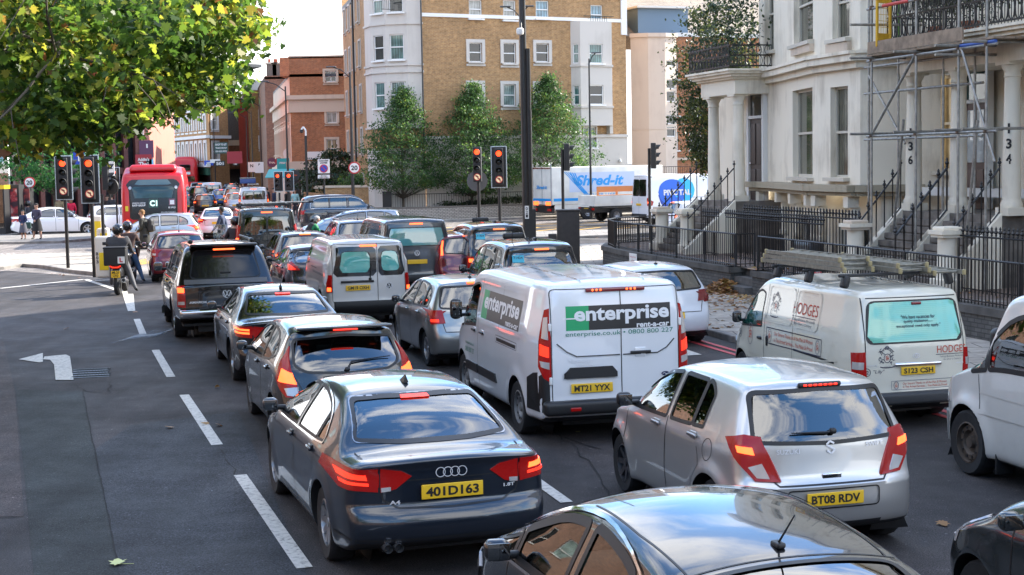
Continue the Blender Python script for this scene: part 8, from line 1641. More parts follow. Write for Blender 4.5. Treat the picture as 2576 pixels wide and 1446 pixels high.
 def wh(t,x,y_,r=.42):
  w_=bpy.data.objects.new('wheel',None);COL.objects.link(w_);w_.parent=t;w_.location=(x,y_,r);mb=MB();mb.lathe([(r*.55,-.12),(r,-.1),(r,.1),(r*.55,.12)],(0,0,0),RUB,18,'X');obj('tyre',mb,w_);mb=MB();mb.lathe([(0,.02),(r*.3,.1),(r*.35,.03),(r*.56,.1)]if x>0 else[(0,-.02),(r*.3,-.1),(r*.35,-.03),(r*.56,-.1)],(0,0,0),flat('wheel_cover',(.3,.3,.31),.4,.5),14,'X');obj('rim',mb,w_)
 for x in(-1,1):wh(t,x,2.3);wh(t,x,7.9)
 y=-R(66);q=PD(1480,555,81.5);t=thing('flatbed_lorry','small white drop-side lorry carrying a wooden bench','lorry',(q.x,q.y,0),y,'vehicles crossing the junction');mb=MB();mb.box((0,1.6,.92),(2.0,3.4,.1),LW)
 for a in((-1,1.6,.04,3.4),(1,1.6,.04,3.4)):mb.box((a[0],a[1],1.2),(a[2],a[3],.45),LW)
 mb.box((0,-.08,1.2),(2.0,.04,.45),LW);mb.box((0,3.3,1.45),(2.0,.05,.95),LW);obj('load_bed',mb,t);mb=MB();mb.box((0,2,.62),(1.3,4.8,.2),BLK);mb.box((0,-.05,.72),(1.9,.12,.16),BLK);obj('chassis',mb,t);mb=MB();mb.rbox((0,4.4,1.2),(1.9,1.9,1.7),.22,LW,taper=(.9,.75));obj('cab',mb,t);mb=MB();mb.box((0,3.5,1.75),(1.3,.05,.5),GLD);obj('cab_window',mb,t)
 for sg in(-1,1):obj('tail_light',MB().box((sg*.8,-.13,.72),(.25,.04,.12),REDL),t);wh(t,sg*.85,1.2,.36);wh(t,sg*.85,4.5,.36)
 obj('number_plate',MB().box((0,-.13,.7),(.5,.02,.12),PLY),t)
 f=Matrix.Rotation(y,3,'Z');b=thing('wooden_bench','orange-brown wooden bench strapped on the drop-side lorry','bench',Vector((q.x,q.y,0))+f@Vector((.5,.4,.97)),y);WD=flat('bench_wood',(.48,.19,.06),.6)
 obj('seat',MB().box((0,1.2,.45),(.5,2.4,.06),WD),b);obj('backrest',MB().box((-.25,1.2,.78),(.06,2.4,.3),WD),b)
 for yy in(.05,1.2,2.35):obj('leg',MB().box((0,yy,.22),(.5,.1,.44),WD).box((-.25,yy,.65),(.08,.1,.5),WD),b)
 y=-R(68);q=PD(1606,560,78);sp=spec_van(L=5.9,W=2.0,H=2.55,belt=1.35,q=1.,ro=1.1,wb=3.6,wr=.35,r=.12);s=van('panel_van','tall white van with overlapping blue circles on its side',WH,(q.x,q.y,0),y,'vehicles crossing the junction',L=5.9,W=2.0,H=2.55,belt=1.35,sp_=sp,sideg=False,brake=False,lampz=(.95,1.35),plz=1.0)
 C=[(flat('disc_navy',(.01,.05,.35),.4),1.6,1.45,.95,.8),(flat('disc_blue',(.01,.12,.6),.4),1.45,1.62,.8,.66),(flat('disc_cyan',(.02,.45,.85),.4),2.15,1.72,.62,.6),(flat('disc_royal',(.01,.09,.5),.4),2.25,1.55,.5,.5)]
 mb=MB()
 for i,(m_,cy,cz,ra,rb)in enumerate((C[0],C[2],C[1])):s.patch(mb,'R',[(cy+ra*math.cos(a),cz+rb*math.sin(a))for a in np.linspace(0,6.283,26,endpoint=False)],m_,.0045+.0005*i,16,8)
 s.text('R','PIVOTAL',1.75,1.6,1.6,.3,FRW,.04,.02,mb=mb);obj('livery',mb,s.root);s.finish()
def buses():
 RED=paint('bus_red',(.50,.002,.008),.0,.35,.05,.25);y=R(11);q=place(390,616,0,0,y)
 L,W,H=8.9,2.8,3.45;sp=spec_van(L=L,W=W,H=H,belt=1.2,q=.9,ro=2.0,wb=4.7,wr=.45,r=.16,top=[(0,2.6),(.2,2.95),(.45,3.15),(.7,3.22),(1.5,3.43),(8,3.4),(8.6,3.2),(8.9,2.9)],rear=[(.3,.1),(.5,.02),(1.2,0),(2.3,.1),(3.0,.3),(3.3,.4)],front=[(.2,L-.1),(.5,L),(2,L-.05),(3.3,L-.3)],sec=[(.2,.97),(.6,1),(2,1.),(2.7,.98),(3.3,.90)],plan=[(0,.97),(.1,1),(.9,1),(1,.95)],crown=.05)
 s=Veh('single_deck_bus','red single-deck bus with a large dark rear window reading C1','bus',sp,q,y,'buses',RED);GB=panemat('bus_glass',(.03,.055,.05));BK=flat('bus_black',(.012,.013,.015),.25)
 mb=MB();s.patch(mb,'B',rnd([(-1.08,1.28),(-.95,1.12),(.95,1.12),(1.08,1.28),(1.14,2.7),(.95,2.86),(-.95,2.86),(-1.14,2.7)],.05),BK,.008,18,10);obj('rear_panel',mb,s.root)
 mb=MB();s.patch(mb,'B',rnd([(-.88,2.05),(.88,2.05),(.92,2.55),(-.92,2.55)],.06),GB,.014,14,5);s.patch(mb,'B',rnd([(-.8,2.62),(.8,2.62),(.7,2.85),(-.7,2.85)],.06),flat('bus_tint',(.06,.13,.16),.1),.014,10,3);obj('rear_window',mb,s.root)
 TWH=flat('sign_white',(.75,.75,.75),.4);mb=MB();s.patch(mb,'B',[(-.2,1.62),(.2,1.62),(.2,2.02),(-.2,2.02)],flat('blind_dark',(.02,.06,.05),.4),.016,4,3);s.text('B','C1',0,1.82,.32,.26,flat('blind_text',(.5,.75,.65),.5,emit=(.5,.8,.7),es=.5),.05,.022,mb=mb);obj('route_blind',mb,s.root)
 mb=MB();s.text('B','LONDON UNITED',-.62,1.84,.56,.06,TWH,.02,.014,mb=mb);s.text('B','RATP GROUP',-.62,1.74,.56,.08,TWH,.04,.014,mb=mb);s.text('B','BE 37025',.78,1.62,.3,.07,TWH,.02,.014,mb=mb);s.text('B','ENVIRO200EV',.62,1.42,.62,.06,SIL,.02,.014,mb=mb)
 s.patch(mb,'B',[(.66,1.72),(.92,1.72),(.92,2.0),(.66,2.0)],REDD,.014,3,2);s.patch(mb,'B',[(.7,1.76),(.88,1.76),(.88,1.94),(.7,1.94)],TWH,.018,3,2);obj('lettering',mb,s.root)
 mb=MB()
 for i in range(8):s.strip(mb,'B',[(-.9,1.15+i*.028),(.9,1.15+i*.028)],.012,DARK,.016)
 s.patch(mb,'B',[(-1.2,1.5),(-1.08,1.5),(-1.08,1.72),(-1.2,1.72)],flat('sticker_yellow',(.7,.6,.02),.5),.012,2,2);obj('engine_grille',mb,s.root)
 for sg in(-1,1):
  mb=MB();s.patch(mb,'B',[(sg*.98+.07*math.cos(a),2.5+.07*math.sin(a))for a in np.linspace(0,6.28,12,endpoint=False)],CLRL,.02,4,3);s.patch(mb,'B',[(sg*1.12+.08*math.cos(a),1.05+.08*math.sin(a))for a in np.linspace(0,6.28,12,endpoint=False)],LITO,.02,4,3);s.patch(mb,'B',[(sg*1.12+.08*math.cos(a),.8+.08*math.sin(a))for a in np.linspace(0,6.28,12,endpoint=False)],CLRL,.02,4,3);obj('tail_light',mb,s.root)
 for i in range(5):s.window('L',[(1.0+i*1.5,1.3),(2.35+i*1.5,1.3),(2.35+i*1.5,2.45),(1.0+i*1.5,2.45)],GLD,'side_window',.05,see=False,r=.06);s.window('R',[(1.0+i*1.5,1.3),(2.35+i*1.5,1.3),(2.35+i*1.5,2.45),(1.0+i*1.5,2.45)],GLD,'side_window',.05,see=False,r=.06)
 s.strip(s.extra,'B',[(-.95,1.1),(-1.2,.5)],.012,BLK,.006);s.strip(s.extra,'B',[(.95,1.1),(1.2,.5)],.012,BLK,.006);s.wheels('steel',SIL,.28);s.finish()
 mb=MB();mb.rbox((0,1.9,3.36),(2.1,3.0,.3),.14,RED,taper=(.92,.92));obj('battery_pod',mb,s.root)
 y=R(9);p=PD(468,500,150);L,W,H=8.4,2.44,4.38;sp=spec_van(L=L,W=W,H=H,belt=1.2,q=.5,ro=1.9,wb=5,wr=.48,r=.3,top=[(0,4.0),(.3,4.3),(1,4.38),(8,4.38),(8.4,4.2)],rear=[(.3,.05),(1,0),(3.3,.05),(4.38,.3)],front=[(.3,L-.1),(4.38,L-.2)],sec=[(.2,1),(3.6,1.),(4.38,.8)],plan=[(0,.98),(1,.98)])
 s=Veh('double_deck_bus','old red double-deck bus beyond the single-deck bus','bus',sp,(p.x,p.y,0),y,'buses',RED)
 for z0,z1,x in((3.0,3.55,.5),(1.9,2.4,.9)):s.window('B',[(-x,z0),(x,z0),(x,z1),(-x,z1)],GLM,'rear_window',.05,see=False,r=.1,nu=6,nv=3)
 s.patch(s.extra,'B',[(-.5,2.6),(.5,2.6),(.5,2.85),(-.5,2.85)],FRW,.02,3,2)
 for i in range(5):s.window('R',[(1+i*1.4,3.0),(2.2+i*1.4,3.0),(2.2+i*1.4,3.6),(1+i*1.4,3.6)],GLD,'side_window',.05,see=False,r=.06,nu=4,nv=2)
 s.finish();p=PD(500,500,165);t=thing('box_lorry','dark grey lorry just beyond the old red bus','lorry',(p.x,p.y,0),R(9));mb=MB();mb.rbox((0,3,2.2),(2.4,6,3.2),.06,flat('lorry_grey',(.05,.055,.06),.5));obj('box_body',mb,t);obj('chassis',MB().box((0,3,.5),(2.2,6,.5),BLK),t)
def farqueue():
 K=paint('paint_black',(.006,.006,.007));Wp=paint('paint_pearl',(.72,.72,.74));Sl=paint('paint_pale_silver',(.42,.44,.47),.6);Bl=paint('paint_bright_blue',(.02,.12,.4),.2);N_=paint('paint_navy',(.015,.02,.05),.3);y=R(11);Gp='cars far up the street'
 D=[('h','black small hatchback with triangular red lights just beyond the white saloon',K,517,537,1.68,1.42),('h','big black off-roader to the left behind the small black hatchback',K,500,524,1.9,1.8),('v','black van with a round white emblem on its rear window',K,505,512,1.9,1.95),('v','white van half hidden by the black emblem van',Wp,535,517,1.9,2.0),('v','white van with rounded roof farthest up the left of the queue',Wp,519,491,1.9,2.1),('v','dark grey van highest in the far queue',N_,553,483,1.9,2.1),('h','small white car below the farthest white van',Wp,503,500,1.7,1.45),('h','dark car with a green-tinted rear window under the dark grey van',N_,551,494,1.75,1.5),('h','dark small car between the vans and the bright blue car',K,552,506,1.7,1.45),('h','bright blue small car in the far queue',Bl,557,519,1.68,1.45),('h','dark off-roader with a pale roof beyond the people carrier',N_,583,505,1.85,1.7),('h','black people carrier with one bright left tail light',K,590,523,1.8,1.65),('h','dark blue car with a pale roof behind the silver car',N_,611,517,1.8,1.5),('h','silver small car with two bright tail lights left of the white van',Sl,594,536,1.7,1.5),('v','white van with a tool rack on its roof above the black roof-rack van',Wp,640,548,1.95,2.0),('h','pale blue car at the right of the far queue',Sl,623,508,1.75,1.45),('h','tiny dark car at the very head of the visible queue',K,549,471,1.75,1.5),('h','tiny white car just left of the dark car at the head of the queue',Wp,533,477,1.7,1.5),('h','tiny silver car at the right of the head of the queue',Sl,566,476,1.75,1.5),('h','grey car three places up beyond the white saloon',Sl,470,505,1.75,1.5)]
 for k,lab,P,px,py,W,H in D:
  q=place(px,py,0,0,y)
  if k=='h':hatch('hatchback_car',lab,P,q,y,Gp,W=W,H=H,q=.6,L=4.1,belt=H*.64,seats=False,aer=False,glass=GLD,front=False,wr=.31)
  else:s=van('panel_van',lab,P,q,y,Gp,W=W,H=H,q=.5,L=5.0,sideg=False);s.finish()
 p=place(640,548,0,0,y);t=thing('ladder','stack of ladders and tubes tied on the far white van','ladder',p+Vector((0,0,2.05)),y,'loads on van roofs');obj('stile',MB().box((-.3,1.3,.1),(.06,3,.1),GALV),t);obj('stile',MB().box((.3,1.3,.1),(.06,3,.1),GALV),t);mb=MB()
 for i in range(10):mb.cyl((-.3,i*.3,.1),(.3,i*.3,.1),.02,GALV,n=5)
 obj('rungs',mb,t);t=thing('tool_box','blue tool box with chrome corners on the far white van','tool box',p+Vector((-.4,.3,2.2)),y,'loads on van roofs');obj('box_body',MB().rbox((0,0,.18),(1.0,.5,.32),.05,flat('tool_blue',(.04,.08,.25),.4)),t);obj('lid',MB().rbox((0,0,.37),(1.04,.54,.06),.02,GALV),t)
# == signals, lamps, signs, kiosks
AMB=flat('signal_red_lit',(.9,.05,.02),.3,emit=(1,.05,.012),es=1.7);LNS=flat('signal_lens_off',(.01,.011,.01),.25);CRM=flat('signal_cream',(.8,.66,.42),.5,emit=(1,.62,.3),es=.12);SRED=flat('sign_crimson',(.45,.02,.03),.4);BRD=flat('backing_edge',(.42,.47,.49),.5);SG=flat('signal_black',(.016,.016,.017),.6)
def noturn(mb,M,r):
 """round sign: turn arrow struck through by a red bar, red rim"""
 def ring(a,b,m,z):vs=[(q*math.cos(t),q*math.sin(t),z)for t in np.linspace(0,2*math.pi,24,endpoint=False)for q in(a,b)];mb.add([M@Vector(v)for v in vs],[(2*i,2*i+1,(2*i+3)%48,(2*i+2)%48)for i in range(24)],m)
 ring(0,r*.86,CRM,.0);ring(r*.8,r,SRED,.004);P=lambda pts,m,z:mb.add([M@Vector((x*r,y_*r,z))for x,y_ in pts],[tuple(range(len(pts)))],m)
 P([(.12,-.55),(.36,-.55),(.36,.12),(.2,.36),(-.1,.36),(-.1,.14),(.06,.14),(.12,.06)],BLK,.006);P([(-.1,.56),(-.1,-.06),(-.55,.25)],BLK,.006);P([(-.6,.46),(-.46,.6),(.6,-.46),(.46,-.6)],SRED,.009)
def signal(name,label,px,py,Y,ztop,yaw=0.,lit=True,turn=True,board=True,n=3,back=False,base=None,pole_r=.057,z0=.12,s=1.,sideheads=0,hood=False,twin=0.):
 """post with a signal head; ztop = top of the head; yaw turns the face (0 faces the camera)"""
 g=PD(px,py,Y);t=thing(name,label,'traffic light',(g.x,g.y,z0),0,'traffic signals');obj('pole',MB().cyl((g.x,g.y,z0),(g.x,g.y,ztop-(1.1 if not back else.2)),pole_r,IRON,n=12),t,True);k=n+(1 if turn else 0);h=.30*k*s+.06
 def head(yw,x0,lit=lit,turn=turn,board=board,nm='signal_head'):
  M=Matrix.Translation((g.x,g.y,ztop-h))@Matrix.Rotation(yw,4,'Z')@Matrix.Translation((x0,-.16,0));mb=MB();mb.rbox((0,0,h/2),(.30*s,.2,h),.03,SG)
  if board:mb.rbox((0,.06,h/2-.02),(.56*s,.02,h+.2),.01,BRD);mb.rbox((0,.055,h/2-.02),(.50*s,.025,h+.14),.01,SG)
  mb.tf(M);o=obj(nm,mb,t,True)
  for i in range(k):
   z=h-.03-.15*s-.30*s*i;m=MB();last=turn and i==k-1;on=lit and i==0
   if last:noturn(m,M@Matrix.Translation((0,-.112,z))@Matrix.Rotation(R(90),4,'X'),.128*s);obj('turn_symbol',m,o,False).location=-t.location;continue
   m.lathe([(0,-.125),(.07*s,-.118),(.10*s,-.102)],(0,0,0),AMB if on else LNS,16,'Y');m.tf(M@Matrix.Translation((0,0,z)));obj('lens',m,o,False).location=-t.location
   m=MB();vs=[]
   for j in range(13):a=R(-25+230*j/12);vs+=[(.118*s*math.cos(a),-.10,.118*s*math.sin(a)),(.118*s*math.cos(a),-.30+.10*(1-math.sin(max(0,min(math.pi,a)))),.118*s*math.sin(a))]
   m.add(vs,[(2*j,2*j+2,2*j+3,2*j+1)for j in range(12)],SG,True);m.tf(M@Matrix.Translation((0,0,z)));obj('visor',m,o,False).location=-t.location
  return o
 head(yaw,0)
 if twin:head(yaw,twin)
 for a in range(sideheads):head(yaw+R(100 if a==0 else-100),.0,False,False,False)
 return t
def lamp_post(label,px,pyb,Y,h,arm=-1.6,two=False,r=.07,z0=.12,group='street lamps'):
 g=PD(px,pyb,Y);t=thing('street_lamp',label,'street lamp',(g.x,g.y,z0),0,group);mb=MB();mb.cyl((g.x,g.y,z0),(g.x,g.y,z0+1.2),r*1.5,IRON,n=10);mb.cyl((g.x,g.y,z0+1.2),(g.x,g.y,h),r,IRON,r*.6,10);obj('column',mb,t,True)
 for sg in((1,)if not two else(1,-.45)):
  mb=MB();e=Vector((g.x+arm*sg,g.y-.1,h+.28));mb.tube([(g.x,g.y,h-.3),(g.x+arm*sg*.5,g.y,h+.12),e],.03,IRON,6);o=obj('arm',mb,t,True);mb=MB();mb.rbox(e+Vector((arm*sg*.12,0,.02)),(.55,.28,.07),.03,flat('lamp_grey',(.06,.065,.07),.4));obj('lamp_head',mb,t,True)
 return t
def disc(t,c,r,n,parts,world=True):
 pass
def board(name,label,px,py,Y,w,h,col,txt=(),cat='sign',yaw=0.,th=.03,group='shop and street signs',rimc=None,post=None,shape='box',symbol=None):
 """flat sign; txt rows: (text, x, z, width, height, material)"""
 p=PD(px,py,Y);t=thing(name,label,cat,(p.x,p.y,p.z-h/2)if not post else(p.x,p.y,post),0,group);M=Matrix.Translation(p)@Matrix.Rotation(yaw,4,'Z')@Matrix.Rotation(R(90),4,'X');mb=MB()
 if shape=='disc':
  mb.lathe([(0,.0),(w/2,.0),(w/2,-.03),(0,-.03)],(0,0,0),rimc or col,28,'Z',False)
  if rimc:mb.lathe([(0,.004),(w*.4,.004)],(0,0,0),col,28,'Z',False)
 else:mb.box((0,0,-th/2),(w,h,th),col)
 mb.tf(M);obj('face',mb,t,True);m2=MB()
 for(s_,x,z,ww,hh,m_)in txt:put_text(m2,s_,ww,hh,M@Matrix.Translation((x,z,.012)),m_,.03)
 if symbol=='zone':
  for i,(q0,q1,m_)in enumerate(((0,.19,flat('sign_blue',(.01,.06,.4),.4)),(.17,.22,SRED))):vs=[(q*math.cos(a),q*math.sin(a)-.12,.012+.003*i)for a in np.linspace(0,2*math.pi,24,endpoint=False)for q in(q0,q1)];m2.add([M@Vector(v)for v in vs],[(2*i_,2*i_+1,(2*i_+3)%48,(2*i_+2)%48)for i_ in range(24)],m_)
  m2.add([M@Vector(v)for v in((-.15,.0,.02),(-.12,.03,.02),(.15,-.24,.02),(.12,-.27,.02))],[(0,1,2,3)],SRED)
 if m2.v:obj('lettering',m2,t,True)
 if post is not None:obj('post',MB().cyl((p.x,p.y+.05,post),(p.x,p.y+.05,p.z+h*.3),.04,IRON),t,True)
 return t
def furniture():
 signal('traffic_light','left of the two near left signals, red lit, no-left-turn symbol below',170,640,50,3.75,R(6),sideheads=1);signal('traffic_light','right of the two near left signals, red lamp half behind leaves',237,675,45.5,3.72,R(6))
 signal('traffic_light','signal facing sideways on a slim post behind the near left pair',262,640,52,3.6,R(95),lit=False,turn=False,board=False)
 g=PD(274,470,52);t=thing('round_sign','round black back of a road sign beside the near left signals','sign',(g.x,g.y,2.3),0,'traffic signals');obj('face',MB().cyl((g.x+.1,g.y,2.75),(g.x+.12,g.y+.04,2.75),.27,SG,n=24),t,True);obj('bracket',MB().cyl((g.x,g.y+.1,2.3),(g.x,g.y+.1,3.0),.03,IRON),t,True)
 signal('traffic_light','small red signal left of the bus roof',295,560,72,3.35,0,True,False,s=.85,pole_r=.04)
 signal('traffic_light','left signal of the far red pair above the black taxi, slightly tilted',705,560,84,2.95,R(-8),True,False,s=.95);signal('traffic_light','right signal of the far red pair above the black taxi',731,560,84,2.95,0,True,False,s=.95)
 signal('traffic_light','narrow red signal with no-turn symbol and round side board, left of the wide one',1207,640,55,3.9,R(-8),board=False);signal('traffic_light','wide grey-edged red signal with no-turn symbol in front of the middle lime tree',1259,640,53,3.82,0)
 g=PD(1200,455,55.4);t=thing('round_sign','grey round sign back behind the narrow red signal','sign',(g.x,g.y,2.3),0,'traffic signals');obj('face',MB().cyl((g.x,g.y,g.z),(g.x,g.y+.04,g.z),.38,flat('backing_dark',(.10,.10,.10),.6),n=24),t,True)
 signal('traffic_light','unlit signal seen from the side behind the control cabinet',1418,640,54,3.95,R(85),False,False,False,back=True,sideheads=0);signal('traffic_light','unlit signal seen from the side in front of the tall blue-circle van',1635,620,57,3.95,R(85),False,False,False,back=True)
 g=PD(1325,640,49.5);t=thing('lamp_column','very tall thick black lamp column with a camera in the middle of the view','lamp column',(g.x,g.y,.12));mb=MB();mb.cyl((g.x,g.y,.1),(g.x-.02,g.y,14),.12,IRON,.10,14);obj('column',mb,t,True);mb=MB();mb.cyl((g.x+.14,g.y,.1),(g.x+.14,g.y,5.0),.10,IRON,n=12);mb.cyl((g.x+.14,g.y,5.0),(g.x+.14,g.y,5.0+2),.085,IRON,n=12);mb.box((g.x+.13,g.y,.9),(.36,.36,1.8),IRON);obj('side_tube',mb,t,True)
 mb=MB();mb.box((g.x+.02,g.y-.2,1.7),(.13,.01,.42),FRW);obj('number_strip',mb,t,True);m2=MB()
 for i,c in enumerate('021'):put_text(m2,c,.07,.1,frame((g.x+.02,g.y-.21,1.82-.12*i),(1,0,0),(0,0,1)),BLK)
 obj('lettering',m2,t,True);p=PD(1310,75,49.5);mb=MB();mb.lathe([(0,0),(.1,.03),(.12,.1),(.12,.2),(.08,.24)],(p.x-.03,p.y-.25,p.z-.2),FRW,12);mb.cyl((p.x,p.y-.25,p.z),(p.x,p.y,p.z+.4),.03,IRON);obj('camera_dome',mb,t,True)
 lamp_post('paired lamp arms on a far column seen behind the tall black column',1322,640,76,10.7,-.7,True);lamp_post('slim single lamp post in front of the grey oriel window',1487,560,84,8.9,.35)
 lamp_post('lamp post carrying the twenty sign',890,560,84,8.4,-.9,r=.1);lamp_post('lamp post by the corner shop with the arm reaching left',728,560,88,7.9,-1.1)
 for i,(px,Y,h)in enumerate(((662,112,8.0),(640,128,8.0),(627,146,8.2),(545,150,8.6),(558,175,8.6),(531,185,8.4),(376,100,8.2))):lamp_post(['first','second','third','shorter-armed','thin distant','farthest','left-hand kerbside'][i]+' lamp post up the far street'+(' by the small dark tree'if i==6 else ''),px,540,Y,h,-1.3 if i!=6 else 1.2,r=.06)
 g=PD(775,560,86);t=thing('camera_post','black post with a white hooked camera dome beside the corner building','camera post',(g.x,g.y,.12));obj('post',MB().cyl((g.x,g.y,.1),(g.x,g.y,5.0),.07,IRON),t,True);mb=MB();mb.tube([(g.x,g.y,4.4),(g.x+.02,g.y,5.3),(g.x-.12,g.y,5.5),(g.x-.22,g.y,5.35)],.05,FRW,8);mb.lathe([(0,-.22),(.1,-.15),(.1,0)],(g.x-.22,g.y,5.35),SG,10);obj('camera_dome',mb,t,True)
 board('speed_sign','round twenty sign with red rim on the lamp post left of the lime trees',891,422,83.5,.66,.66,FRW,[('20',0,0,.36,.26,BLK)],shape='disc',rimc=SRED);board('speed_sign','round twenty sign with red rim under the green tree at the left',74,459,80,.6,.6,FRW,[('20',0,0,.32,.24,BLK)],shape='disc',rimc=SRED,post=.12)
 board('zone_sign','white controlled zone plate with a blue and red no-waiting disc',814,418,80,.62,.74,FRW,[('Controlled',0,.3,.5,.09,BLK),('ZONE',0,.18,.38,.1,BLK)],post=.12,symbol='zone');board('zone_sign','small white time plate under the controlled zone sign',814,444,79.9,.62,.18,FRW,[('Mon-Sat',0,.04,.3,.06,BLK),('8.30am-6.30pm',0,-.04,.5,.06,BLK)])
 DG=flat('board_green',(.02,.06,.05),.5);TE=flat('board_teal',(.02,.35,.36),.5);MR=flat('board_maroon',(.3,.02,.03),.5);CB=flat('board_purple',(.1,.03,.08),.5);OR_=flat('board_orange',(.6,.08,.03),.5)
 for(lab,px,py,Y,w,h,c,tx,sh)in(('shop to let board in green and white on the far house',556,372,148,1.3,1.1,DG,[('SHOP TO LET',0,.33,1.1,.2,FRW),('TRADE GROUP',0,0,1.1,.16,FRW),('020 8222 8222',0,-.33,1.1,.16,FRW)],'box'),('plain red shop sign board up the far street',590,396,140,1.4,1.1,MR,[],'box'),('white letter N shop plate hanging beyond the lamp posts',633,420,122,.6,.8,FRW,[('N',0,.1,.25,.25,BLK)],'box'),('round maroon shop sign on the cream shop front',684,409,118,.75,.75,CB,[('THAI',0,0,.5,.15,FRW)],'disc'),('round white ring sign above the teal shop board',727,387,112,.9,.9,FRW,[],'disc'),('teal shop board next to the far red signals',712,413,110,.9,.85,TE,[('FISH',0,.1,.5,.14,FRW)],'box'),('red round shop sign left of the teal board',701,406,113,.6,.6,MR,[],'disc'),('oval dark blue plate on the tan corner house',525,410,150,.9,.5,flat('sign_blue',(.01,.06,.4),.4),[('MR',0,0,.4,.2,FRW)],'box'),('black board reading 501 up the far street',553,411,145,.95,.5,SG,[('501',0,0,.7,.3,FRW)],'box'),('dark board with 10 beside the far red shop sign',592,411,142,.5,.4,SG,[('10',0,0,.3,.26,FRW)],'box'),('white street name plate on the tan house wall',541,405,148,1.0,.35,FRW,[],'box'),('white parking plate on a post at the far kerb',652,421,105,.6,.75,FRW,[('P',0,.2,.12,.14,BLK)],'box'),('maroon restaurant sign by the small dark tree',361,407,92,1.0,.9,MR,[("Addie's",0,.15,.7,.2,FRW),('Thai',0,-.15,.6,.3,FRW)],'box'),('light blue square sign beside the maroon restaurant sign',377,413,92,.45,.6,flat('board_sky',(.2,.5,.7),.5),[],'box'),('purple and white hanging pub sign left of the cream terrace',368,375,96,.9,1.1,CB,[('1',.05,.2,.1,.25,FRW)],'box'),('white no stopping plate behind the right signal at the left',273,424,64,.5,.62,FRW,[('RED ROUTE',0,.12,.36,.06,BLK),('No stopping',0,0,.36,.06,BLK)],'box'),('blue square road sign behind the left signals',198,398,75,.55,.6,flat('sign_blue',(.01,.06,.4),.4),[('T',0,0,.25,.3,FRW)],'box'),('white street name plate on the orange brick corner wall',793,391,107.9,1.4,.55,FRW,[],'box'),('round orange ring sign on the corner shop window',740,441,84.5,.62,.62,SG,[('OPEN',0,0,.3,.08,OR_)],'disc')):
  board('shop_sign',lab,px,py,Y,w,h,c,tx,shape=sh)
 g=PD(1430,660,47.5);t=thing('control_cabinet','tall dark signal control cabinet beside the black taxis','cabinet',(g.x,g.y,.12));CBN=flat('cabinet_brown',(.035,.028,.024),.6,noise=.2);obj('body',MB().rbox((g.x,g.y,.95),(.7,.55,1.65),.02,CBN),t,True);obj('side_box',MB().rbox((g.x-.5,g.y-.1,.75),(.26,.3,.65),.02,CBN),t,True);obj('lid',MB().rbox((g.x,g.y,1.8),(.76,.6,.06),.02,CBN),t,True)
 YB_=flat('bollard_yellow',(.62,.42,.01),.4,emit=(1,.7,.02),es=.03);BW=flat('bollard_white',(.7,.62,.52),.5)
 for lab,px,py,Y,h,w_ in(('near keep-left bollard with the code B03 beside the scooter',262,689,45.2,1.25,.46),('second keep-left bollard just behind, with a yellow face',262,640,52.5,1.2,.42),('farther yellow-faced bollard behind the right signal pole',247,610,57,1.5,.4)):
  g=PD(px,py,Y);t=thing('traffic_bollard',lab,'bollard',(g.x,g.y,.12),0,'lit traffic bollards');obj('body',MB().rbox((g.x,g.y,.12+h/2),(w_,.3,h),.08,BW),t,True);obj('yellow_face',MB().rbox((g.x+.05,g.y-.155,.12+h*.55 if 'B03'not in lab else.12+h*.4),(w_*.6,.02,h*.62 if 'B03'not in lab else h*.42),.01,YB_),t,True)
  if 'B03'in lab:
   m2=MB();[put_text(m2,c,.07,.09,frame((g.x-.14,g.y-.17,.85-.12*i),(1,0,0),(0,0,1)),BLK)for i,c in enumerate('B03')];obj('lettering',m2,t,True)
 def kiosk(name,lab,px,Y,w_,h,face,cat,top=None):
  g=PD(px,560,Y);t=thing(name,lab,cat,(g.x,g.y,.12),0,'advertising kiosks');obj('frame',MB().box((g.x,g.y,.12+h/2),(w_,.9,h),SG),t,True);mb=MB();mb.box((g.x,g.y-.47,.3+h*.45),(w_*.8,.02,h*.8),face);obj('poster',mb,t,True)
  if top:obj('top_band',MB().box((g.x,g.y-.02,h+.02),(w_+.05,.95,.2),top),t,True)
 def poster(name,cols,sc):
  m,nt,b=newmat(name);N=nt.nodes.new;tc=N('ShaderNodeTexCoord');n=N('ShaderNodeTexNoise');n.inputs['Scale'].default_value=sc;n.inputs['Detail'].default_value=3;nt.links.new(tc.outputs['Object'],n.inputs['Vector']);cr=N('ShaderNodeValToRGB')
  for i,(p,c)in enumerate(cols):e=cr.color_ramp.elements[i]if i<2 else cr.color_ramp.elements.new(p);e.position=p;e.color=c4(c)
  nt.links.new(n.outputs['Fac'],cr.inputs[0]);nt.links.new(cr.outputs[0],b.inputs['Base Color']);return m
 kiosk('phone_kiosk','phone kiosk with a yellow top band at the far left edge',4,78,.7,2.5,GLD,'phone kiosk',flat('kiosk_yellow',(.65,.42,.01),.5));kiosk('phone_kiosk','kiosk with a red and white picture poster',34,79,1.0,2.5,poster('red_poster',[(.4,(.5,.3,.28)),(.5,(.35,.03,.04)),(.6,(.05,.02,.03))],2.2),'phone kiosk');kiosk('phone_kiosk','pale kiosk with a small dark portrait poster',60,80,.9,2.35,poster('pale_poster',[(.45,(.55,.6,.66)),(.6,(.3,.12,.12))],1.5),'phone kiosk')
 board('poster','narrow dark poster on the side of the pale kiosk',67,497,79.3,.3,.95,poster('dark_poster',[(.4,(.03,.01,.02)),(.6,(.3,.05,.04))],4),group='advertising kiosks')
 for i in range(9):g=PD(695+i*13,560,82.5);
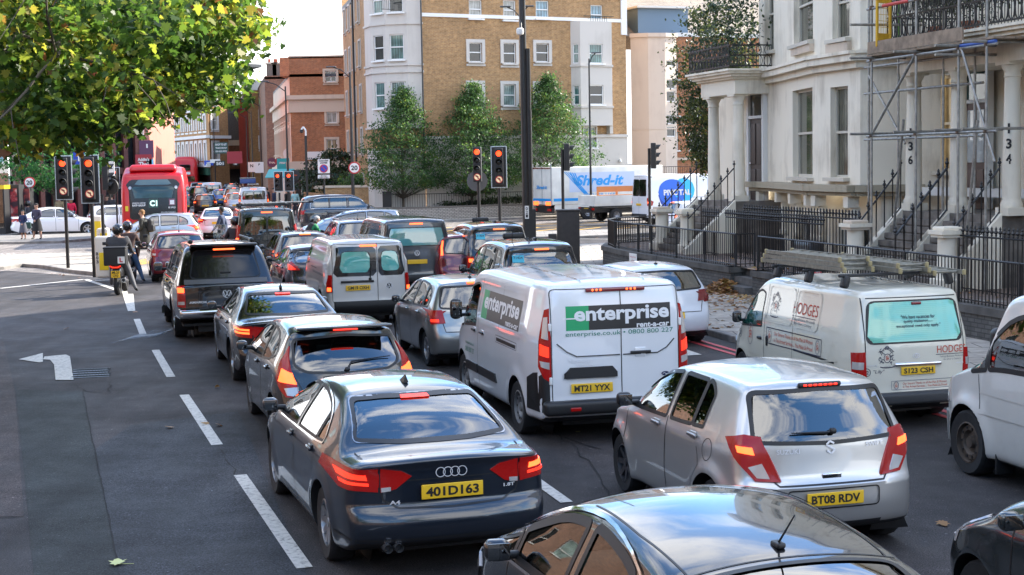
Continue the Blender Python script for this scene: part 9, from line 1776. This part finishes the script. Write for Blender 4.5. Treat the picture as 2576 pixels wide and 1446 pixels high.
 p=PD(705,436,104);t=thing('shop_awning','pale turquoise awning over the far corner shop','awning',(p.x,p.y,2.3));obj('canopy',MB().plate([(p.x-.9,p.y-1,2.55),(p.x+.9,p.y-1.2,2.55),(p.x+.9,p.y+.6,3.1),(p.x-.9,p.y+.8,3.1)],.04,TE,(0,-.3,1)),t,True)
 g=PD(1655,500,70)
# == people
SKN=flat('skin_light',(.42,.24,.17),.55);SKD=flat('skin_brown',(.10,.05,.032),.5)
def person(label,loc,yaw,h=1.72,pose='stand',top=(.03,.03,.04),legs=(.03,.03,.04),skin=None,hair=(.03,.02,.015),shoes=(.02,.02,.02),coat=0.,skirt=None,headgear=None,arms=None,legp=None,lean=0.,group='people on foot',longhair=False,cat='person',bulk=1.16,turn=0.,wide=.18):
 """one skinned body; joints in metres for a 1.75 m figure facing +Y, then scaled"""
 k=h/1.75;skin=skin or SKN;t=thing('person',label,cat,loc,yaw,group)
 J={'pel':(0,0,.95),'wst':(0,.0,1.08),'chs':(0,0,1.30),'nk':(0,.0,1.47),'hd0':(0,.02,1.56),'hd':(0,.03,1.66),'hd2':(0,.01,1.72)};Rr={'pel':.135,'wst':.125,'chs':.15,'nk':.055,'hd0':.07,'hd':.095,'hd2':.075}
 E=[('pel','wst'),('wst','chs'),('chs','nk'),('nk','hd0'),('hd0','hd'),('hd','hd2')]
 A=arms or{'L':[(-.25,-.02,1.12),(-.24,.05,.88)],'R':[(.25,-.02,1.12),(.24,.05,.88)]}
 Lg=legp or{'L':[(-.10,.03,.50),(-.10,-.02,.08)],'R':[(.10,.03,.50),(.10,-.02,.08)]}
 for s_,q in(('L',-1),('R',1)):
  el,wr=[Vector(p)for p in A[s_]];J['sh'+s_]=(q*wide,0,1.41);J['el'+s_]=tuple(el);J['wr'+s_]=tuple(wr);d=(wr-el).normalized();hp=wr+d*.07;J['hn'+s_]=tuple(hp);Rr.update({'sh'+s_:.075,'el'+s_:.05,'wr'+s_:.034,'hn'+s_:.038});E+=[('chs','sh'+s_),('sh'+s_,'el'+s_),('el'+s_,'wr'+s_),('wr'+s_,'hn'+s_)]
  sd=d.cross(Vector((0,1,0))).normalized()if abs(d.y)<.9 else Vector((1,0,0))
  for f in range(5):p=hp+d*(.075 if f else.03)*(1,1,1.08,1.02,.85)[f]+sd*((f-2.4)*.019 if f else-.055)+Vector((0,.012,0));J['f%d'%f+s_]=tuple(p);Rr['f%d'%f+s_]=.010;E.append(('hn'+s_,'f%d'%f+s_))
  kn,an=[Vector(p)for p in Lg[s_]];J['hp'+s_]=(q*.09,0,.90);J['kn'+s_]=tuple(kn);J['an'+s_]=tuple(an);J['ft'+s_]=(an.x+q*.02,an.y+.17,max(.035,an.z-.06));Rr.update({'hp'+s_:.10,'kn'+s_:.065,'an'+s_:.045,'ft'+s_:.038});E+=[('pel','hp'+s_),('hp'+s_,'kn'+s_),('kn'+s_,'an'+s_),('an'+s_,'ft'+s_)]
 up=('wst','chs','nk','hd0','hd','hd2','sh','el','wr','hn','f0','f1','f2','f3','f4')
 if lean:
  for n_ in J:
   if n_ in up or(n_[:2]in up and n_[:2]!='ft'):
    p=Vector(J[n_])-Vector((0,0,.98));J[n_]=tuple(Matrix.Rotation(-lean,3,'X')@p+Vector((0,0,.98)))
 nm=list(J);me=bpy.data.meshes.new('b');me.from_pydata([tuple(Vector(J[n_])*k)for n_ in nm],[(nm.index(a),nm.index(b))for a,b in E],[]);o=bpy.data.objects.new('b',me);COL.objects.link(o)
 o.modifiers.new('s','SKIN');sk=me.skin_vertices[0].data
 for i,n_ in enumerate(nm):r=Rr[n_]*k*(bulk if n_[:2]in('pe','ws','ch','sh','el','hp','kn')else 1);sk[i].radius=(r,r*(.75 if n_ in('chs','wst','pel')else 1));sk[i].use_root=n_=='pel'
 ss=o.modifiers.new('u','SUBSURF');ss.levels=ss.render_levels=1;dg=bpy.context.evaluated_depsgraph_get();m2=bpy.data.meshes.new_from_object(o.evaluated_get(dg));bpy.data.objects.remove(o);bpy.data.meshes.remove(me)
 TM,LM,SM_=flat('cloth_%s'%str(top),top,.85,noise=.2),flat('cloth_%s'%str(legs),legs,.85,noise=.2),flat('shoe_%s'%str(shoes),shoes,.6)
 for m in(TM,LM,skin,SM_):m2.materials.append(m)
 V={n_:Vector(J[n_])*k for n_ in nm}
 for p in m2.polygons:
  c=p.center;p.use_smooth=True;n_=min(nm,key=lambda q:(V[q]-c).length-Rr[q]*k)
  if n_[:2]in('hd','nk','hn','f0','f1','f2','f3','f4'):p.material_index=2
  elif n_[:2]in('hp','kn')or n_=='pel':p.material_index=1
  elif n_[:2]=='an':p.material_index=1 if c.z>.1*k and not skirt else 2 if skirt and c.z>.1*k else 3
  elif n_[:2]=='ft':p.material_index=3
  if coat and n_ in('pel','hpL','hpR'):p.material_index=0
  if skirt and n_[:2]=='kn'and c.z<.5*k:p.material_index=2
 b=bpy.data.objects.new('body',m2);COL.objects.link(b);b.parent=t;H0=Matrix.Rotation(-lean,3,'X')if lean else Matrix.Identity(3);hp=(H0@(Vector((0,.02,1.66))-Vector((0,0,.98)))+Vector((0,0,.98)))*k
 mb=MB();RT=Matrix.Rotation(turn,3,'Z')
 if headgear!='helmet':
  hm=flat('hair_%s'%str(hair),hair,.8,noise=.3);mb.sphere(hp+Vector((0,-.022,.035))*k,.098*k,hm,12,(1,1.08,.95),True)
  if longhair:mb.rbox(hp+Vector((0,-.07,-.07))*k,(.17*k,.08*k,.26*k),.04*k,hm)
  mb.rbox(hp+Vector((0,-.075,0))*k,(.16*k,.06*k,.13*k),.03*k,hm);obj('hair',mb,b)
  mb=MB();mb.rbox(hp+RT@Vector((0,.105,-.02))*k,(.026*k,.03*k,.045*k),.01*k,skin);obj('nose',mb,b);mb=MB()
  for q in(-1,1):mb.sphere(hp+RT@Vector((q*.034,.088,.012))*k,.011*k,BLK,6);mb.rbox(hp+Vector((q*.095,.0,-.01))*k,(.02*k,.035*k,.055*k),.008*k,skin)
  mb.rbox(hp+RT@Vector((0,.092,-.062))*k,(.045*k,.012*k,.01*k),.004*k,flat('lips',(.25,.08,.07),.5));obj('face_detail',mb,b)
 else:
  mb.sphere(hp+Vector((0,.0,.02))*k,.158*k,BLKG,14,(1,1.12,1.02));mb.rbox(hp+Vector((0,.1,-.07))*k,(.2*k,.12*k,.1*k),.04*k,BLKG);obj('helmet',mb,b);obj('visor',MB().rbox(hp+Vector((0,.145,.03))*k,(.21*k,.04*k,.1*k),.02*k,GLD),b)
 if coat:
  mb=MB();mb.lathe([(.155*k,1.12*k),(.175*k,.95*k),(.2*k,(1-coat)*k)],(0,0,0),TM,14);obj('coat_skirt',mb,b)
 if skirt:
  SK=flat('cloth_%s'%str(skirt),skirt,.9);mb=MB();mb.lathe([(.13*k,1.04*k),(.18*k,.9*k),(.27*k,.42*k),(.26*k,.42*k)],(0,0,0),SK,16);obj('skirt',mb,b)
 return t,b,k
def bag(label,loc,size,col,cat='bag',name='bag',rz=0,group=None,strap=True):
 mb=MB();mb.rbox((0,0,size[2]/2),size,min(size)*.35,flat('bag_%s'%str(col),col,.7),rz=rz);t=thing(name,label,cat,loc,0,group);obj('body',mb,t);obj('strap',MB().tube([(-size[0]*.3,0,size[2]*.9),(-size[0]*.15,0,size[2]*1.25),(size[0]*.15,0,size[2]*1.25),(size[0]*.3,0,size[2]*.9)],.012,BLK,6),t);return t
def scooter(name,label,loc,yaw,plate=None,top=False,lit=True):
 t=thing(name,label,'scooter',loc,yaw,'scooters and motorcycles');D=flat('scooter_body',(.02,.02,.022),.35,coat=.5)
 for y_,nm in((.28,'wheel'),(1.58,'wheel')):
  mb=MB();mb.lathe([(.16,-.055),(.25,-.07),(.285,-.03),(.285,.03),(.25,.07),(.16,.055),(.16,-.055)],(0,y_,.285),RUB,22,'X');mb.lathe([(0,.03),(.16,.04)],(0,y_,.285),SIL,14,'X');obj('wheel',mb,t)
 mb=MB();mb.rbox((0,.45,.62),(.3,.85,.32),.13,D,taper=(.8,.95));mb.rbox((0,.95,.38),(.36,.7,.16),.06,D);mb.rbox((0,1.35,.72),(.42,.2,.75),.09,D,rx=.3);obj('body',mb,t);obj('saddle',MB().rbox((0,.6,.82),(.3,.8,.12),.05,BLK),t);obj('rear_mudguard',MB().rbox((0,.12,.46),(.16,.05,.36),.02,D,rx=-.25),t)
 mb=MB();mb.cyl((-.36,1.2,1.1),(.36,1.2,1.1),.016,BLK);mb.cyl((-.36,1.2,1.1),(-.24,1.2,1.1),.022,BLK);mb.cyl((0,1.25,1.1),(0,1.5,.4),.03,BLK);obj('handlebar',mb,t)
 for q in(-1,1):obj('wing_mirror',MB().cyl((q*.3,1.22,1.1),(q*.42,1.25,1.3),.008,BLK,n=6).rbox((q*.44,1.25,1.34),(.15,.03,.09),.03,BLK),t)
 mb=MB();mb.cyl((.2,-.02,.42),(.2,.5,.36),.06,SIL,n=12);mb.cyl((.2,-.03,.42),(.2,-.02,.42),.045,BLK);obj('exhaust',mb,t)
 mb=MB();mb.tube([(-.14,.0,.80),(-.07,-.03,.76),(.07,-.03,.76),(.14,.0,.80)],.016,LIT,6);mb.rbox((0,.02,.77),(.3,.06,.1),.03,REDD);obj('tail_light',mb,t)
 if plate:
  mb=MB();mb.box((0,-.02,.58),(.23,.01,.18),PLY);o=obj('number_plate',mb,t);m2=MB();a,b_=plate.split(' ');put_text(m2,a,.18,.065,frame((0,-.03,.625),(1,0,0),(0,0,1)),BLK,.02);put_text(m2,b_,.15,.065,frame((0,-.03,.54),(1,0,0),(0,0,1)),BLK,.02);obj('lettering',m2,o)
 return t
def people():
 walk={'L':[(-.1,.18,.5),(-.1,.24,.09)],'R':[(.1,-.02,.5),(.1,-.34,.14)]};front={'L':[(-.24,.0,1.12),(-.06,.2,1.05)],'R':[(.24,.0,1.12),(.06,.2,1.03)]};fold={'L':[(-.24,.02,1.15),(-.05,.17,.98)],'R':[(.24,.02,1.15),(.05,.17,.96)]}
 person('schoolboy in navy blazer, grey shorts and red socks beside the woman',place(60,602,0,0,0,.12),R(175),1.36,top=(.015,.025,.08),legs=(.10,.10,.12),arms=fold,hair=(.01,.01,.01),skirt=(.08,.08,.1))
 person('woman in dark cardigan and black midi skirt standing next to the schoolboy',place(95,602,0,0,0,.12),R(165),1.66,top=(.05,.045,.08),skirt=(.012,.012,.014),arms=fold,hair=(.015,.01,.01),legp={'L':[(-.16,.02,.5),(-.2,0,.08)],'R':[(.16,.02,.5),(.22,0,.08)]})
 bag('dark green school bag carried by the schoolboy',place(66,600,0,0,0)+Vector((.15,-.25,.5)),(.4,.12,.32),(.01,.04,.035))
 q=PD(72,560,79);person('scooter rider in a dark blue helmet behind the crossing white saloon',(q.x,q.y,0),-R(80),1.7,headgear='helmet')
 person('man in a long dark coat and backpack looking at his phone, crossing to the left',place(366,652,0,0,0),R(80),1.82,top=(.025,.025,.022),legs=(.02,.02,.02),coat=.42,arms=front,legp=walk,hair=(.22,.11,.04),lean=.1)
 l=place(366,652,0,0,0);mb=MB();mb.rbox((0,0,.25),(.2,.34,.5),.09,flat('bag_black',(.012,.012,.014),.6));t=thing('backpack','black backpack on the man in the long coat','backpack',l+Vector((.24,.02,1.0)),R(-8));obj('body',mb,t);obj('pocket',MB().rbox((.1,0,.16),(.08,.26,.24),.04,flat('bag_black',(.012,.012,.014),.6)),t);obj('strap',MB().tube([(-.05,-.1,.48),(-.2,-.1,.5),(-.24,-.1,.3)],.018,BLK,6),t)
 mb=MB();mb.rbox((0,0,0),(.02,.08,.15),.008,BLKG,ry=.5);mb.tf(Matrix.Translation(l+Vector((-.3,-.02,1.12))));single('phone',mb,'black phone held by the man in the long coat','phone')
 person('man in a navy padded jacket walking left in front of the white saloon',place(561,640,0,0,0),R(85),1.8,top=(.03,.045,.09),legs=(.02,.02,.025),skin=SKD,hair=(.008,.008,.008),legp=walk,coat=.2,arms={'L':[(-.26,.1,1.13),(-.2,.28,.92)],'R':[(.26,-.08,1.12),(.24,-.12,.88)]})
 l=ahead(Vector(place(912,682,0,0,R(14))),2.4,-1.45,R(14));person('man in a black gilet over a green hoodie leaning on the blue-grey car',l,-R(60),1.78,top=(.02,.22,.08),legs=(.35,.04,.03),lean=.55,arms={'L':[(-.2,.3,1.3),(-.15,.5,1.22)],'R':[(.22,.3,1.25),(.15,.5,1.15)]},hair=(.4,.38,.36))
 mb=MB();mb.lathe([(.17,0),(.2,.25),(.19,.5),(.1,.58)],(0,0,0),flat('gilet_black',(.015,.015,.017),.6),14);mb.tf(Matrix.Translation(l+Vector((0,0,.95)))@Matrix.Rotation(-R(60),4,'Z')@Matrix.Rotation(-.55,4,'X'));o=single('gilet',mb,'black padded gilet worn by the man in green','clothing')
 ride={'L':[(-.14,.36,.66),(-.16,.34,.3)],'R':[(.14,.36,.66),(.16,.34,.3)]};rarm={'L':[(-.28,.2,1.18),(-.32,.5,1.08)],'R':[(.28,.2,1.18),(.32,.5,1.08)]}
 y=R(6);l=place(297,742,0,.28,y);scooter('scooter','dark scooter with a delivery box and learner plate, waiting at the line',l,y,'ML21 CFO');c,s_=math.cos(y),math.sin(y)
 person('delivery rider in grey with a black helmet astride the scooter with the box',l+Vector((-s_*.6,c*.6,.05)),y,1.76,top=(.045,.045,.05),legs=(.13,.13,.14),headgear='helmet',arms=rarm,legp={'L':[(-.2,.3,.62),(-.26,.3,.25)],'R':[(.24,.2,.5),(.42,.0,.09)]},lean=.08,group='scooter riders',bulk=1.5,wide=.24)
 t=thing('delivery_box','black square delivery box with a red L plate on the scooter','box',l+Vector((-s_*.16,c*.16,.84)),y);obj('body',MB().rbox((0,0,.2),(.58,.46,.46),.03,flat('box_black',(.012,.012,.013),.6)),t);obj('learner_plate',MB().box((.17,-.24,.12),(.18,.01,.18),FRW),t);m2=MB();put_text(m2,'L',.08,.12,frame((.17,-.25,.12),(1,0,0),(0,0,1)),SRED,.05);obj('lettering',m2,t);obj('lid',MB().rbox((0,0,.44),(.6,.48,.05),.02,flat('box_black',(.012,.012,.013),.6)),t)
 l2=place(320,713,0,.28,y);scooter('scooter','second scooter almost hidden beyond the delivery rider',l2,y);person('rider in brown jacket and blue jeans with a striped helmet, one foot down',l2+Vector((-s_*.7,c*.7,-.0)),y,1.74,top=(.07,.04,.035),legs=(.04,.08,.16),headgear='helmet',arms=rarm,legp={'L':[(-.2,.3,.62),(-.26,.3,.25)],'R':[(.26,.1,.5),(.42,-.1,.09)]},lean=.05,group='scooter riders',bulk=1.4,wide=.22)
 y=R(14);l=place(600,694,0,0,y);scooter('motorcycle','motorcycle with a clear screen in front of the black pick-up',l,y);person('motorcyclist in a dark jacket and shiny black helmet between the pick-up and the black van',l+Vector((-.17,.7,.0)),y,1.74,top=(.03,.025,.028),headgear='helmet',arms=rarm,legp=ride,lean=.1,group='scooter riders',bulk=1.4)
 mb=MB();mb.rbox((0,0,.2),(.4,.012,.42),.005,glassmat('clear_screen',(.8,.85,.85)));mb.tf(Matrix.Translation(l+Vector((-.75,1.1,1.15))));single('windshield',mb,'clear plastic windshield of the waiting motorcycle','windshield')
 far=[(152,575,84,1.75,(.32,.24,.14),(.2,.16,.1),.45,'person in a long beige trench coat seen from behind'),(181,575,82,1.68,(.6,.01,.05),(.4,.4,.42),0,'person in a bright red padded vest and grey trousers'),(170,577,86,1.6,(.25,.35,.5),(.03,.03,.05),0,'person in a pale blue jacket and white cap behind the left signal pole'),(283,560,84,1.8,(.02,.02,.025),(.02,.02,.02),.2,'bald man in black beside the bus'),(245,560,82,1.72,(.02,.02,.03),(.02,.02,.02),0,'person in dark clothes between the left signal poles'),(272,562,86,1.7,(.03,.02,.02),(.02,.02,.02),0,'person in black by the yellow post left of the bus'),(672,530,101,1.75,(.02,.02,.025),(.02,.02,.02),0,'man in dark clothes on the far right pavement'),(690,532,98,1.75,(.02,.03,.06),(.02,.02,.03),0,'man in a navy jacket and pale shirt on the far right pavement'),(743,532,95,1.7,(.3,.5,.5),(.03,.03,.04),0,'person in pale turquoise passing the corner shop'),(722,532,96,1.72,(.02,.02,.02),(.02,.02,.02),0,'person in black behind the far red signals'),(657,520,108,1.7,(.35,.2,.15),(.1,.02,.03),0,'person with a pale brown top beyond the far lamp posts'),(640,515,118,1.7,(.02,.02,.03),(.02,.02,.02),0,'person in black farther up the right pavement'),(606,505,128,1.7,(.5,.2,.04),(.02,.02,.02),0,'person in orange up the far right pavement'),(613,505,130,1.8,(.02,.02,.02),(.02,.02,.02),.3,'tall person in black up the far right pavement'),(595,500,138,1.7,(.2,.2,.22),(.02,.02,.03),0,'person in a grey checked top up the far right pavement')]
 for i,(px,py,Y,h,tc_,lc,ct,lab)in enumerate(far):q=PD(px,py,Y);person(lab,(q.x,q.y,.12),R(10+(i*67)%180)if i>1 else R(i*20),h,top=tc_,legs=lc,coat=ct,hair=(.2,.1,.05)if i in(0,1)else(.02,.015,.01),legp=walk if i%2 else None,longhair=i==1,skin=SKD if i in(4,6)else None,group='people on the far pavements')
 q=PD(163,560,83.5);bag('black shopping bag beside the person in beige',(q.x+.45,q.y,.5),(.3,.14,.4),(.012,.012,.012))
def run(*fs):
 for f in fs:
  f()
run(white_terrace,brick_block,block2,street_fronts,context,scaffold,trees,audi,fiesta,bmw,ent,swift,midfield,hodges,edgecars,crossing,buses,farqueue,furniture,people)
